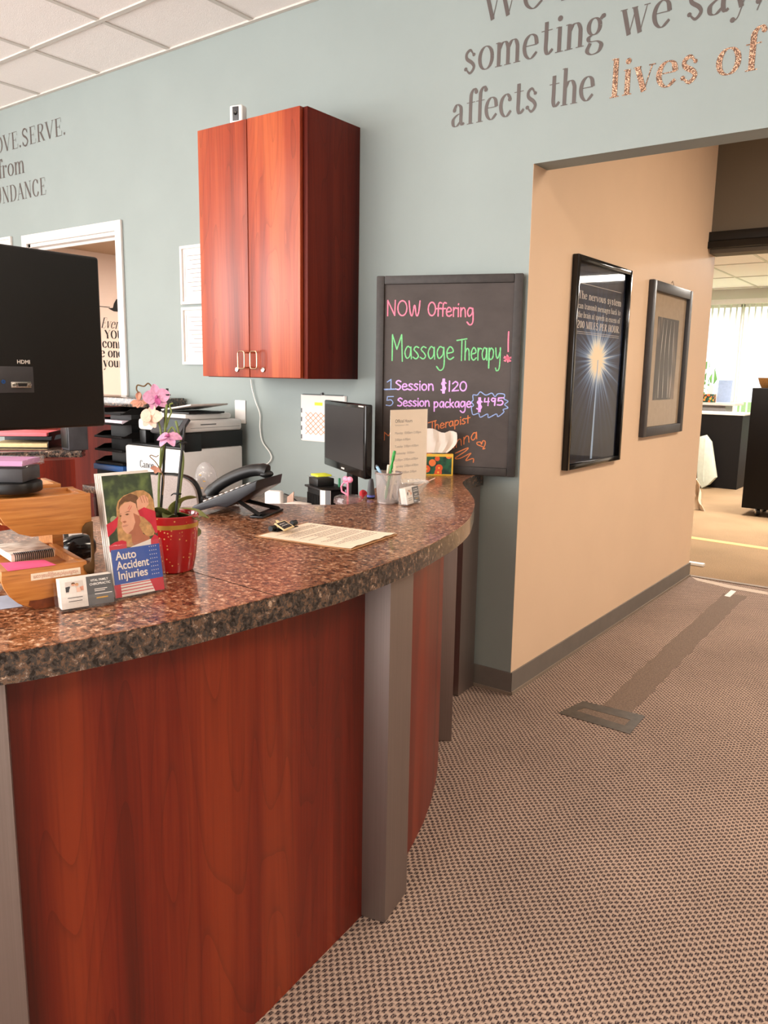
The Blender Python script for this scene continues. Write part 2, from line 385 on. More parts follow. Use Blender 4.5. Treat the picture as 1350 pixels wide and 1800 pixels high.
M = dict(
    teal=plain('teal_wall_paint', '#8e9794', 0.6, spec=0.25, var=0.025, scale=3, bmp=0.05, bscale=180),
    peach=plain('cream_wall_paint', '#e0c3a6', 0.55, spec=0.3, var=0.02, scale=3, bmp=0.06, bscale=160),
    taupe=plain('taupe_wall_paint', '#6c6254', 0.6, spec=0.25, var=0.03, scale=3, bmp=0.05, bscale=160),
    offwhite=plain('off_white_wall_paint', '#d9d4cc', 0.6, spec=0.25, var=0.02, scale=3),
    pinkwall=plain('pale_pink_wall_paint', '#e6cdbd', 0.6, spec=0.25, var=0.02, scale=3),
    tan=plain('shaded_tan_ceiling', '#c9a98a', 0.6, spec=0.25, var=0.02, scale=3),  # for the office ceiling: its shade is painted in as tan
    tile=plain('ceiling_tile_white', '#f2ece8', 0.9, spec=0.1, var=0.05, scale=260, bmp=0.55, bscale=240),
    tbar=plain('ceiling_grid_white', '#cbc4bc', 0.5, var=0.02),
    carpet=carpet('woven_carpet', '#35292b', '#b39b8b'),
    carpet2=carpet('tan_carpet', '#6d5845', '#a38868', weave=False),
    base=plain('grey_rubber_base', '#6f6862', 0.5, var=0.06, scale=14),
    trim=plain('white_trim_paint', '#dfd8d2', 0.35, var=0.015, scale=8),
    cherry=cherry('cherry_wood', '#4b1207', '#6f1e0d', '#8a3317'),
    cherrydoor=cherry('cherry_door_sheen', '#6a2413', '#93381d', '#b0532c'),  # same cherry wood lightened: the doors' sheen is put into the colour
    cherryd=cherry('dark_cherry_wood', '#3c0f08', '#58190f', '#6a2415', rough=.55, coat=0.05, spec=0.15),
    gran=granite('brown_granite_laminate', 1.15, rough=.28, coat=.3),
    grane=granite('dark_granite_edge', 0.95, True, rough=0.22, coat=0.35),
    steel=brushed('brushed_steel', '#988b86', 0.45),
    black=plain('black_plastic', '#0c0b0b', 0.42, var=0.15, scale=60, bmp=0.05),
    gloss=plain('glossy_black_plastic', '#0a0a0b', 0.12, var=0.1, scale=20),
    screen=plain('dark_grey_screen', '#2b2828', 0.35, var=0.05, scale=5),
    blackmat=plain('matte_black_laminate', '#0f0c0b', 0.6, spec=.2, var=0.1, scale=20),
    white=plain('white_plastic', '#e9e6e2', 0.4, var=0.015),
    lgrey=plain('warm_grey_plastic', '#cfc6bf', 0.45, var=0.015),
    paper=plain('white_paper', '#e0d9d2', 0.8, spec=0.2, var=0.015, scale=40),
    cream=plain('cream_paper', '#ead8c2', 0.8, spec=0.2, var=0.02, scale=40),
    kraft=plain('brown_clipboard_board', '#a97c52', 0.6, var=0.12, scale=90),
    chrome=plain('polished_metal', '#c9c4bd', 0.2, metal=1.0, var=0.04),
    brass=plain('pale_brass', '#c8a58a', 0.3, metal=1.0, var=0.06),
    bronze=plain('dark_bronze', '#5b4126', 0.38, metal=0.7, var=0.15, scale=40),
    oak=None, board=None, acrylic=glassy('clear_acrylic', tint=.012), glazing=glassy('framed_glass', tint=.0, ior=1.3), cutglass=glassy('cut_glass', '#f4f0ea', .05, .22), glass=glassy('window_glass', rough=0.0, tint=0.01),
    ink=plain('dark_ink', '#4a4440', 0.7, var=0.05), inkl=plain('grey_ink', '#8d8580', 0.7, var=0.05),
    black_ink=plain('black_ink', '#171312', 0.7, var=0.05),
    pink=plain('pink_chalk', '#ef7f97', 0.9, var=0.12, scale=200), green=plain('green_chalk', '#74c182', 0.9, var=0.12, scale=200),
    purple=plain('purple_chalk', '#d39fe0', 0.9, var=0.2, scale=120), blue_ch=plain('blue_chalk', '#8aa0cf', 0.9, var=0.15, scale=120),
    orange=plain('orange_chalk', '#d07a4a', 0.9, var=0.15, scale=200),
    hotpink=plain('hot_pink_paper', '#ec5f8e', 0.75, var=0.04), salmon=plain('salmon_folder', '#ef7078', 0.7, var=0.06),
    manila=plain('manila_paper', '#d9bf8f', 0.8, var=0.08, scale=60),
    lilac=plain('lilac_paper', '#c48fb8', 0.75, var=0.04), yellow=plain('yellow_paper', '#dbe33c', 0.7, var=0.05),
    blue=plain('royal_blue_print', '#2750a8', 0.35, var=0.03), navy=plain('blue_plastic', '#1d4b86', 0.4, var=0.05),
    red=plain('red_print', '#c0283c', 0.4, var=0.12, scale=60), redp=plain('red_plastic', '#c5333b', 0.35, var=0.05),
    skin=plain('skin_print', '#d9a184', 0.4, var=0.08, scale=40), skind=plain('shaded_skin_print', '#a9694f', 0.4, var=0.08, scale=40),
    hair=plain('blonde_hair_print', '#b98d5c', 0.4, var=0.28, scale=120), haird=plain('brown_hair_print', '#6b4a30', 0.4, var=0.25, scale=120),
    slate=plain('slate_print', '#59595b', 0.4, var=0.04), gold=plain('gold_band', '#c79a45', 0.3, metal=0.7, var=0.1, scale=50),
    leaf=plain('olive_leaf', '#5b6135', 0.4, var=0.25, scale=25), leafl=plain('light_leaf', '#7b8046', 0.4, var=0.2, scale=25),
    stem=plain('green_stem', '#6d7a38', 0.5, var=0.15), twig=plain('dry_brown_twig', '#6b5133', 0.7, var=0.2),
    petal=plain('pink_orchid_petal', '#d69bbb', 0.55, var=0.18, scale=160), petalp=plain('pale_orchid_petal', '#e3bda9', 0.55, var=0.1, scale=90),
    petald=plain('deep_orchid_lip', '#a84a80', 0.5, var=0.2, scale=160), petalw=plain('wilted_petal', '#c78e78', 0.7, var=0.2, scale=90),
    soil=plain('potting_bark', '#3a2719', 0.9, var=0.4, scale=120, bmp=0.6),
    fabric=plain('grey_chair_fabric', '#a79b97', 0.9, var=0.12, scale=300, bmp=0.3, sheen=0.2), tissue=plain('white_tissue', '#f0e6dc', 0.9, var=0.02),
    lav=plain('lavender_paper', '#e2d3df', 0.7, var=0.06, scale=200), pinkp=plain('pink_plastic', '#e98aa6', 0.35, var=0.04),
    greenp=plain('green_plastic', '#1f9a3a', 0.2, var=0.1, trans=0.25), dgreen=plain('dark_green_plastic', '#2f7a55', 0.35, var=0.05),
    tape=plain('grey_duct_tape', '#463d33', 0.5, spec=.25, var=0.25, scale=25, bmp=0.2, bscale=60), tape2=plain('worn_carpet_tape', '#726155', 0.8, spec=.08, var=0.3, scale=170, bmp=0.3, bscale=200),
    decal=plain('bronze_vinyl', '#554c48', 0.45, var=0.05), cordw=plain('white_cord', '#e6e4de', 0.5, var=0.02),
    mint=plain('pale_mint_cloth', '#bfc3b4', 0.8, var=0.06, scale=30), wicker=plain('wicker', '#b98a4d', 0.7, var=0.3, scale=150, bmp=0.5),
    yline=plain('yellow_floor_tape', '#d3a65a', 0.6, var=0.08), greyt=plain('dark_grey_plastic', '#3b3a3d', 0.45, var=0.1),
)
def oak_mat(name, a, b_, c):
    m, t, b = nt(name)
    v = coords(t, (9, 120, 160))
    n = N(t, 'ShaderNodeTexNoise', Scale=1.0, Detail=4.0, Distortion=0.3); t.links.new(v, n.inputs['Vector'])
    r = ramp(t, n.outputs['Fac'], [(0.25, a), (0.5, b_), (0.75, c)])
    v2 = coords(t, (22, 500, 500)); n2 = N(t, 'ShaderNodeTexNoise', Scale=1.0, Detail=1.0); t.links.new(v2, n2.inputs['Vector'])
    k = ramp(t, n2.outputs['Fac'], [(0.27, 0.45), (0.36, 1.0)])
    mx = N(t, 'ShaderNodeMix', data_type='RGBA', blend_type='MULTIPLY'); mx.inputs[0].default_value = 0.5
    t.links.new(r.outputs[0], mx.inputs[6]); t.links.new(k.outputs[0], mx.inputs[7]); t.links.new(mx.outputs[2], b.inputs['Base Color'])
    b.inputs['Roughness'].default_value = 0.42; b.inputs['Coat Weight'].default_value = 0.2
    return m
M['oak'] = oak_mat('amber_oak', '#9a5a24', '#b87434', '#c98a48')
def board_mat():
    m, t, b = nt('chalkboard_black')
    v = coords(t, (3, 3, 5))
    n = N(t, 'ShaderNodeTexNoise', Scale=1.3, Detail=5.0, Roughness=0.65); t.links.new(v, n.inputs['Vector'])
    r = ramp(t, n.outputs['Fac'], [(0.3, '#3d3633'), (0.75, '#4f4744')])
    t.links.new(r.outputs[0], b.inputs['Base Color']); b.inputs['Roughness'].default_value = 0.8
    return m
M['board'] = board_mat()
M['bframe'] = plain('chalkboard_frame_black', '#332e2c', 0.6, var=0.2, scale=40)
def glitter(name):
    m, t, b = nt(name)
    vo = N(t, 'ShaderNodeTexVoronoi', Scale=420.0); t.links.new(coords(t), vo.inputs['Vector'])
    sep = N(t, 'ShaderNodeSeparateColor'); t.links.new(vo.outputs['Color'], sep.inputs[0])
    r = ramp(t, sep.outputs[0], [(0.45, '#6a4f40'), (0.7, '#b98a6d'), (0.95, '#f2cfae')])
    t.links.new(r.outputs[0], b.inputs['Base Color']); b.inputs['Metallic'].default_value = 0.6; b.inputs['Roughness'].default_value = 0.35
    n = N(t, 'ShaderNodeBump', Strength=0.8, Distance=0.002); t.links.new(sep.outputs[1], n.inputs['Height']); t.links.new(n.outputs[0], b.inputs['Normal'])
    return m
M['glitter'] = glitter('copper_glitter_vinyl')
def speckled_red():
    m, t, b = nt('gold_flecked_red_glaze')
    vo = N(t, 'ShaderNodeTexVoronoi', Scale=210.0); t.links.new(coords(t), vo.inputs['Vector'])
    sep = N(t, 'ShaderNodeSeparateColor'); t.links.new(vo.outputs['Color'], sep.inputs[0])
    near = math_(t, 'LESS_THAN', vo.outputs['Distance'], 0.33)
    pick = math_(t, 'GREATER_THAN', sep.outputs[1], 0.86)
    r = ramp(t, math_(t, 'MULTIPLY', near, pick), [(0.0, '#a3161a'), (1.0, '#d8a45f')])
    r.color_ramp.interpolation = 'CONSTANT'; r.color_ramp.elements[1].position = 0.5
    t.links.new(r.outputs[0], b.inputs['Base Color']); b.inputs['Roughness'].default_value = 0.15; b.inputs['Coat Weight'].default_value = 0.5
    return m
M['pot'] = speckled_red()
def bokeh():
    m, t, b = nt('green_bokeh_print')
    v = coords(t); vo = N(t, 'ShaderNodeTexVoronoi', Scale=55.0); t.links.new(v, vo.inputs['Vector'])
    n = N(t, 'ShaderNodeTexNoise', Scale=28.0, Detail=3.0); t.links.new(v, n.inputs['Vector'])
    sep = N(t, 'ShaderNodeSeparateColor'); t.links.new(vo.outputs['Color'], sep.inputs[0])
    spot = math_(t, 'MULTIPLY', math_(t, 'LESS_THAN', vo.outputs['Distance'], 0.38), math_(t, 'GREATER_THAN', sep.outputs[0], 0.78))
    r = ramp(t, n.outputs['Fac'], [(0.3, '#1b2417'), (0.5, '#33422a'), (0.7, '#6d8048')])
    mx = N(t, 'ShaderNodeMix', data_type='RGBA'); mx.inputs[7].default_value = rgb('#b9c79a')
    t.links.new(math_(t, 'MULTIPLY', spot, 0.5), mx.inputs[0]); t.links.new(r.outputs[0], mx.inputs[6]); t.links.new(mx.outputs[2], b.inputs['Base Color'])
    b.inputs['Roughness'].default_value = 0.3
    return m
M['bokeh'] = bokeh()
def floral():
    m, t, b = nt('orange_flower_print')
    v = coords(t); vo = N(t, 'ShaderNodeTexVoronoi', Scale=27.0); t.links.new(v, vo.inputs['Vector'])
    sep = N(t, 'ShaderNodeSeparateColor'); t.links.new(vo.outputs['Color'], sep.inputs[0])
    fl = ramp(t, sep.outputs[0], [(0.0, '#e0592c'), (0.45, '#e8793c'), (0.7, '#f0a83a')]); fl.color_ramp.interpolation = 'CONSTANT'
    ring = ramp(t, vo.outputs['Distance'], [(0.0, '#f2c04a'), (0.12, '#f2c04a')])
    n = N(t, 'ShaderNodeTexNoise', Scale=35.0); t.links.new(v, n.inputs['Vector'])
    gr = ramp(t, n.outputs['Fac'], [(0.4, '#12332b'), (0.55, '#1f5a3e')])
    mx = N(t, 'ShaderNodeMix', data_type='RGBA')
    t.links.new(math_(t, 'LESS_THAN', vo.outputs['Distance'], 0.42), mx.inputs[0]); t.links.new(gr.outputs[0], mx.inputs[6]); t.links.new(fl.outputs[0], mx.inputs[7])
    m2 = N(t, 'ShaderNodeMix', data_type='RGBA'); t.links.new(math_(t, 'LESS_THAN', vo.outputs['Distance'], 0.14), m2.inputs[0])
    t.links.new(mx.outputs[2], m2.inputs[6]); t.links.new(ring.outputs[0], m2.inputs[7]); t.links.new(m2.outputs[2], b.inputs['Base Color'])
    b.inputs['Roughness'].default_value = 0.45
    return m
M['floral'] = floral()
def mesh_metal():
    m, t, b = nt('perforated_silver_mesh')
    out = t.nodes['Material Output']
    tc = t.nodes.new('ShaderNodeTexCoord'); sp = t.nodes.new('ShaderNodeSeparateXYZ'); t.links.new(tc.outputs['Object'], sp.inputs[0])
    an = math_(t, 'ARCTAN2', sp.outputs[1], sp.outputs[0])
    u = math_(t, 'MULTIPLY', an, 22.0); w = math_(t, 'MULTIPLY', sp.outputs[2], 520.0)
    d = math_(t, 'MULTIPLY', math_(t, 'SINE', math_(t, 'ADD', u, w)), math_(t, 'SINE', math_(t, 'SUBTRACT', u, w)))
    hole = math_(t, 'GREATER_THAN', math_(t, 'ABSOLUTE', d), 0.42)
    tr = t.nodes.new('ShaderNodeBsdfTransparent'); mx = t.nodes.new('ShaderNodeMixShader')
    t.links.new(hole, mx.inputs[0]); t.links.new(b.outputs[0], mx.inputs[1]); t.links.new(tr.outputs[0], mx.inputs[2]); t.links.new(mx.outputs[0], out.inputs[0])
    b.inputs['Base Color'].default_value = rgb('#c4bebd'); b.inputs['Metallic'].default_value = 0.35; b.inputs['Roughness'].default_value = 0.35
    return m
M['mesh'] = mesh_metal()
# ---------------------------------------------------------------- lettering
def cat_rom(pts, n=7):
    if len(pts) < 3: return [Vector(p) for p in pts]
    P = [Vector(p) for p in pts]; P = [2 * P[0] - P[1]] + P + [2 * P[-1] - P[-2]]
    out = []
    for i in range(1, len(P) - 2):
        a, b, c, d = P[i - 1], P[i], P[i + 1], P[i + 2]
        for k in range(n):
            t = k / n
            out.append(0.5 * ((2 * b) + (c - a) * t + (2 * a - 5 * b + 4 * c - d) * t * t + (3 * b - a - 3 * c + d) * t ** 3))
    out.append(P[-2]); return out
def ell_pts(cx, cy, rx, ry, a0=0, a1=360, n=22):
    return [(cx + rx * math.cos(math.radians(a0 + (a1 - a0) * k / n)), cy + ry * math.sin(math.radians(a0 + (a1 - a0) * k / n))) for k in range(n + 1)]
# serif skeletons: c = curved contrast stroke, k = thick, h = hairline, d = ball, s = hairline serif, e = ellipse
SERIF = {
 'a': (.48, [('c', [(.1, .37), (.2, .475), (.32, .42), (.345, .3), (.345, .1), (.39, .01), (.46, .05)]), ('c', [(.345, .27), (.2, .24), (.075, .15), (.09, .03), (.2, 0), (.345, .1)]), ('d', (.115, .36, .05))]),
 'c': (.44, [('c', [(.36, .38), (.25, .475), (.11, .4), (.06, .24), (.11, .08), (.24, 0), (.39, .11)]), ('d', (.345, .355, .05))]),
 'e': (.46, [('h', [(.07, .26), (.4, .26)]), ('c', [(.395, .26), (.35, .42), (.23, .475), (.11, .4), (.06, .24), (.11, .08), (.24, 0), (.4, .11)])]),
 'f': (.3, [('c', [(.36, .68), (.29, .745), (.19, .66), (.17, .5), (.17, 0)]), ('h', [(.04, .46), (.32, .46)]), ('s', (.17, 0, .22)), ('d', (.35, .67, .05))]),
 'g': (.46, [('e', (.21, .32, .14, .155)), ('c', [(.36, .43), (.42, .5)]), ('d', (.43, .48, .045)), ('c', [(.16, .17), (.08, .12), (.12, .05), (.3, .03), (.4, -.05), (.34, -.17), (.17, -.2), (.06, -.12), (.13, .02)])]),
 'h': (.5, [('k', [(.11, .74), (.11, 0)]), ('c', [(.11, .33), (.2, .45), (.31, .46), (.38, .36), (.39, .25), (.39, 0)]), ('s', (.11, 0, .2)), ('s', (.39, 0, .2)), ('h', [(.02, .73), (.11, .74)])]),
 'i': (.25, [('k', [(.13, .48), (.13, 0)]), ('s', (.13, 0, .2)), ('h', [(.04, .47), (.13, .48)]), ('d', (.13, .64, .06))]),
 'l': (.25, [('k', [(.13, .74), (.13, 0)]), ('s', (.13, 0, .2)), ('h', [(.04, .73), (.13, .74)])]),
 'm': (.74, [('k', [(.11, .48), (.11, 0)]), ('c', [(.11, .33), (.2, .45), (.3, .46), (.36, .36), (.37, .25), (.37, 0)]), ('c', [(.37, .33), (.46, .45), (.56, .46), (.62, .36), (.63, .25), (.63, 0)]), ('s', (.11, 0, .19)), ('s', (.37, 0, .19)), ('s', (.63, 0, .19)), ('h', [(.02, .47), (.11, .48)])]),
 'n': (.5, [('k', [(.11, .48), (.11, 0)]), ('c', [(.11, .33), (.2, .45), (.31, .46), (.38, .36), (.39, .25), (.39, 0)]), ('s', (.11, 0, .2)), ('s', (.39, 0, .2)), ('h', [(.02, .47), (.11, .48)])]),
 'o': (.48, [('e', (.24, .24, .18, .235))]),
 'r': (.38, [('k', [(.11, .48), (.11, 0)]), ('h', [(.11, .3), (.18, .43), (.3, .46)]), ('s', (.11, 0, .2)), ('d', (.31, .42, .055)), ('h', [(.02, .47), (.11, .48)])]),
 's': (.4, [('w', [(.3, .36), (.2, .475), (.09, .42), (.1, .31), (.26, .2), (.31, .1), (.2, 0), (.07, .1)]), ('d', (.3, .37, .04)), ('d', (.07, .1, .045))]),
 't': (.36, [('c', [(.16, .64), (.16, .3), (.16, .1), (.22, .005), (.34, .09)]), ('h', [(.03, .47), (.32, .47)])]),
 'u': (.52, [('c', [(.11, .48), (.11, .2), (.16, .03), (.27, .01), (.38, .14)]), ('k', [(.38, .48), (.38, 0)]), ('h', [(.02, .47), (.11, .48)]), ('h', [(.38, 0), (.47, .01)])]),
 'v': (.44, [('k', [(.06, .48), (.22, 0)]), ('h', [(.22, 0), (.37, .48)]), ('s', (.06, .48, .16)), ('s', (.37, .48, .14))]),
 'w': (.68, [('k', [(.06, .48), (.2, 0)]), ('h', [(.2, 0), (.33, .46)]), ('k', [(.31, .48), (.45, 0)]), ('h', [(.45, 0), (.59, .48)]), ('s', (.06, .48, .16)), ('s', (.31, .48, .14)), ('s', (.59, .48, .14))]),
 'y': (.44, [('k', [(.06, .48), (.22, .02)]), ('h', [(.37, .48), (.22, .02), (.15, -.15), (.06, -.2)]), ('s', (.06, .48, .16)), ('s', (.37, .48, .14)), ('d', (.06, -.17, .05))]),
 '.': (.2, [('d', (.09, .04, .055))]), ',': (.2, [('d', (.09, .05, .055)), ('h', [(.13, .04), (.07, -.1)])]),
 'A': (.56, [('h', [(.07, 0), (.27, .72)]), ('k', [(.27, .72), (.47, 0)]), ('h', [(.14, .25), (.4, .25)]), ('s', (.07, 0, .16)), ('s', (.47, 0, .18))]),
 'B': (.52, [('k', [(.12, .72), (.12, 0)]), ('c', [(.12, .72), (.34, .7), (.37, .54), (.28, .39), (.12, .38)]), ('c', [(.12, .38), (.36, .37), (.43, .2), (.34, .02), (.12, 0)])]),
 'C': (.54, [('c', [(.44, .56), (.36, .69), (.24, .72), (.11, .6), (.07, .36), (.11, .12), (.25, 0), (.38, .03), (.46, .18)]), ('h', [(.45, .7), (.45, .52)])]),
 'D': (.58, [('k', [(.13, .72), (.13, 0)]), ('c', [(.13, .72), (.34, .7), (.47, .55), (.5, .36), (.47, .17), (.34, .02), (.13, 0)]), ('s', (.12, 0, .16)), ('s', (.12, .72, .16))]),
 'E': (.5, [('k', [(.13, .72), (.13, 0)]), ('h', [(.05, .72), (.42, .72), (.43, .55)]), ('h', [(.13, .37), (.33, .37)]), ('h', [(.05, 0), (.44, 0), (.46, .18)]), ('h', [(.33, .45), (.33, .29)])]),
 'H': (.58, [('k', [(.13, .72), (.13, 0)]), ('k', [(.45, .72), (.45, 0)]), ('h', [(.13, .37), (.45, .37)]), ('s', (.13, 0, .2)), ('s', (.45, 0, .2)), ('s', (.13, .72, .2)), ('s', (.45, .72, .2))]),
 'I': (.28, [('k', [(.14, .72), (.14, 0)]), ('s', (.14, 0, .2)), ('s', (.14, .72, .2))]),
 'L': (.46, [('k', [(.13, .72), (.13, 0)]), ('h', [(.05, 0), (.41, 0), (.43, .18)]), ('s', (.13, .72, .2))]),
 'M': (.7, [('h', [(.1, 0), (.1, .72)]), ('k', [(.1, .72), (.34, 0)]), ('h', [(.34, 0), (.58, .72)]), ('k', [(.58, .72), (.58, 0)]), ('s', (.1, 0, .16)), ('s', (.58, 0, .2))]),
 'N': (.6, [('h', [(.11, 0), (.11, .72)]), ('k', [(.11, .72), (.48, 0)]), ('h', [(.48, 0), (.48, .72)]), ('s', (.11, 0, .16)), ('s', (.48, .72, .16)), ('s', (.08, .72, .12))]),
 'O': (.6, [('e', (.3, .36, .23, .36))]),
 'P': (.5, [('k', [(.13, .72), (.13, 0)]), ('c', [(.13, .72), (.35, .7), (.42, .53), (.33, .37), (.13, .35)]), ('s', (.13, 0, .2))]),
 'R': (.56, [('k', [(.13, .72), (.13, 0)]), ('c', [(.13, .72), (.34, .7), (.41, .55), (.32, .4), (.13, .38)]), ('k', [(.26, .38), (.46, 0)]), ('s', (.13, 0, .2)), ('s', (.48, 0, .12))]),
 'S': (.48, [('w', [(.38, .55), (.3, .7), (.17, .71), (.08, .58), (.14, .45), (.32, .32), (.4, .17), (.3, .01), (.15, .02), (.07, .18)]), ('h', [(.39, .7), (.39, .52)]), ('h', [(.06, .03), (.06, .2)])]),
 'T': (.52, [('k', [(.26, .72), (.26, 0)]), ('h', [(.04, .55), (.05, .72), (.47, .72), (.48, .55)]), ('s', (.26, 0, .22))]),
 'U': (.6, [('c', [(.13, .72), (.13, .3), (.16, .1), (.29, 0), (.42, .08), (.47, .28), (.47, .72)]), ('s', (.13, .72, .2)), ('s', (.47, .72, .16))]),
 'V': (.56, [('k', [(.07, .72), (.28, 0)]), ('h', [(.28, 0), (.49, .72)]), ('s', (.07, .72, .18)), ('s', (.49, .72, .14))]),
 'W': (.84, [('k', [(.07, .72), (.26, 0)]), ('h', [(.26, 0), (.42, .7)]), ('k', [(.4, .72), (.58, 0)]), ('h', [(.58, 0), (.77, .72)]), ('s', (.07, .72, .18)), ('s', (.77, .72, .14))]),
 'Y': (.56, [('k', [(.07, .72), (.28, .34)]), ('h', [(.49, .72), (.28, .34)]), ('k', [(.28, .34), (.28, 0)]), ('s', (.07, .72, .18)), ('s', (.49, .72, .14)), ('s', (.28, 0, .2))]),
 'b': (.5, [('k', [(.11, .74), (.11, 0)]), ('c', [(.11, .32), (.2, .46), (.34, .44), (.42, .24), (.34, .03), (.2, .01), (.11, .12)]), ('h', [(.02, .73), (.11, .74)])]),
 'd': (.5, [('k', [(.38, .74), (.38, 0)]), ('c', [(.38, .34), (.28, .46), (.14, .44), (.06, .24), (.14, .03), (.28, .01), (.38, .14)]), ('h', [(.29, .73), (.38, .74)]), ('h', [(.38, 0), (.47, .01)])]),
 'k': (.5, [('k', [(.11, .74), (.11, 0)]), ('h', [(.36, .48), (.11, .2)]), ('k', [(.21, .29), (.4, 0)]), ('s', (.11, 0, .2)), ('s', (.36, .48, .14)), ('h', [(.02, .73), (.11, .74)])]),
 'p': (.5, [('k', [(.11, .48), (.11, -.22)]), ('c', [(.11, .32), (.2, .46), (.34, .44), (.42, .24), (.34, .03), (.2, .01), (.11, .12)]), ('s', (.11, -.22, .2)), ('h', [(.02, .47), (.11, .48)])]),
 'x': (.44, [('k', [(.07, .48), (.36, 0)]), ('h', [(.36, .48), (.07, 0)]), ('s', (.07, .48, .16)), ('s', (.36, 0, .16)), ('s', (.37, .48, .12)), ('s', (.07, 0, .12))]),
 ' ': (.26, []),
 '2': (.46, [('w', [(.08, .56), (.2, .7), (.36, .62), (.34, .44), (.07, .02), (.4, .03)])]), '0': (.46, [('e', (.23, .36, .16, .34))]),
}
# hand-lettered skeletons (one even chalk line)
HAND = {
 'N': (.5, [[(.05, 0), (.05, .72)], [(.05, .72), (.4, .02)], [(.4, .02), (.42, .72)]]),
 'O': (.56, [ell_pts(.27, .36, .22, .35, 90, 460)]), 'W': (.62, [[(.03, .7), (.1, .15), (.2, .02), (.3, .5), (.4, .02), (.5, .15), (.56, .7)]]),
 'M': (.62, [[(.06, -.08), (.06, .9)], [(.06, .9), (.28, .35)], [(.28, .35), (.5, .9)], [(.5, .9), (.55, -.1)]]),
 'T': (.36, [[(-.12, .74), (.5, .8)], [(.2, .78), (.2, -.02)]]), 'S': (.42, [[(.36, .62), (.2, .7), (.06, .56), (.2, .4), (.35, .25), (.25, .03), (.04, .06)]]),
 'f': (.28, [[(.3, .68), (.18, .7), (.11, .55), (.1, 0)], [(-.02, .38), (.26, .4)]]),
 'e': (.4, [[(.05, .22), (.32, .28), (.28, .42), (.16, .46), (.05, .3), (.07, .08), (.2, 0), (.36, .08)]]),
 'r': (.28, [[(.06, .45), (.07, 0)], [(.07, .3), (.15, .44), (.28, .42)]]), 'i': (.16, [[(.07, .45), (.08, 0)], [(.07, .62), (.08, .66)]]),
 'n': (.42, [[(.06, .45), (.07, 0)], [(.07, .28), (.18, .45), (.31, .38), (.35, 0)]]),
 'g': (.46, [[(.34, .42), (.16, .46), (.05, .25), (.14, .03), (.32, .18), (.35, .44)], [(.35, .44), (.39, .0), (.36, -.32), (.2, -.42), (.04, -.28)]]),
 'a': (.42, [[(.32, .4), (.17, .46), (.05, .24), (.14, .02), (.29, .12), (.33, .44)], [(.33, .44), (.36, 0)]]),
 's': (.34, [[(.28, .42), (.15, .46), (.06, .35), (.2, .22), (.27, .1), (.16, 0), (.02, .06)]]),
 'h': (.42, [[(.06, .72), (.07, 0)], [(.07, .28), (.18, .43), (.3, .36), (.34, 0)]]),
 'p': (.42, [[(.06, .45), (.07, -.3)], [(.07, .3), (.18, .45), (.33, .34), (.3, .1), (.16, .02), (.07, .1)]]),
 'y': (.42, [[(.05, .45), (.1, .15), (.2, .08), (.32, .3)], [(.34, .46), (.34, .0), (.3, -.32), (.16, -.4), (.08, -.3)]]),
 'o': (.4, [ell_pts(.19, .22, .15, .22, 80, 450)]), 'k': (.38, [[(.06, .66), (.07, 0)], [(.3, .42), (.09, .2)], [(.12, .22), (.32, 0)]]),
 'c': (.34, [[(.3, .4), (.16, .44), (.05, .22), (.14, .0), (.31, .06)]]), 't': (.3, [[(.13, .66), (.14, 0)], [(-.02, .42), (.28, .46)]]),
 '1': (.34, [[(.05, .52), (.2, .7)], [(.2, .7), (.2, 0)], [(-.04, -.02), (.42, .03)]]), '|': (.2, [[(.08, .74), (.08, 0)]]),
 '2': (.42, [[(.06, .55), (.2, .7), (.34, .58), (.3, .4), (.04, .02)], [(.04, .02), (.38, .06)]]), '0': (.46, [ell_pts(.22, .36, .17, .33, 90, 455)]),
 '5': (.46, [[(.4, .72), (.1, .7)], [(.1, .7), (.08, .42)], [(.08, .42), (.28, .46), (.38, .26), (.26, .04), (.04, .06)]]),
 '4': (.42, [[(.08, .66), (.05, .34)], [(.05, .34), (.34, .36)], [(.3, .7), (.28, 0)]]), '9': (.4, [[(.3, .6), (.16, .7), (.06, .52), (.18, .38), (.3, .5)], [(.31, .66), (.27, 0)]]),
 '$': (.44, [[(.36, .56), (.2, .66), (.07, .53), (.2, .38), (.34, .22), (.22, .04), (.04, .1)], [(.16, .84), (.17, -.12)], [(.25, .84), (.26, -.12)]]), ' ': (.3, []),
 'H': (.5, [[(.05, 0), (.05, .72)], [(.42, .72), (.44, 0)], [(.05, .36), (.43, .38)]]), 'l': (.16, [[(.07, .74), (.08, 0)]]), 'd': (.42, [[(.32, .4), (.17, .46), (.05, .24), (.14, .02), (.29, .12), (.33, .74)], [(.33, .74), (.36, 0)]]),
 'm': (.6, [[(.06, .45), (.07, 0)], [(.07, .28), (.16, .45), (.27, .38), (.3, 0)], [(.3, .28), (.4, .45), (.5, .38), (.54, 0)]]),
 'v': (.36, [[(.04, .45), (.16, 0)], [(.16, 0), (.3, .46)]]), 'u': (.42, [[(.06, .45), (.08, .1), (.2, 0), (.32, .2)], [(.33, .45), (.35, 0)]]),
 'E': (.42, [[(.36, .68), (.16, .72), (.08, .56), (.2, .42), (.06, .26), (.1, .04), (.36, .06)]]), 'q': (.4, [ell_pts(.19, .22, .15, .22, 80, 450)]),
}
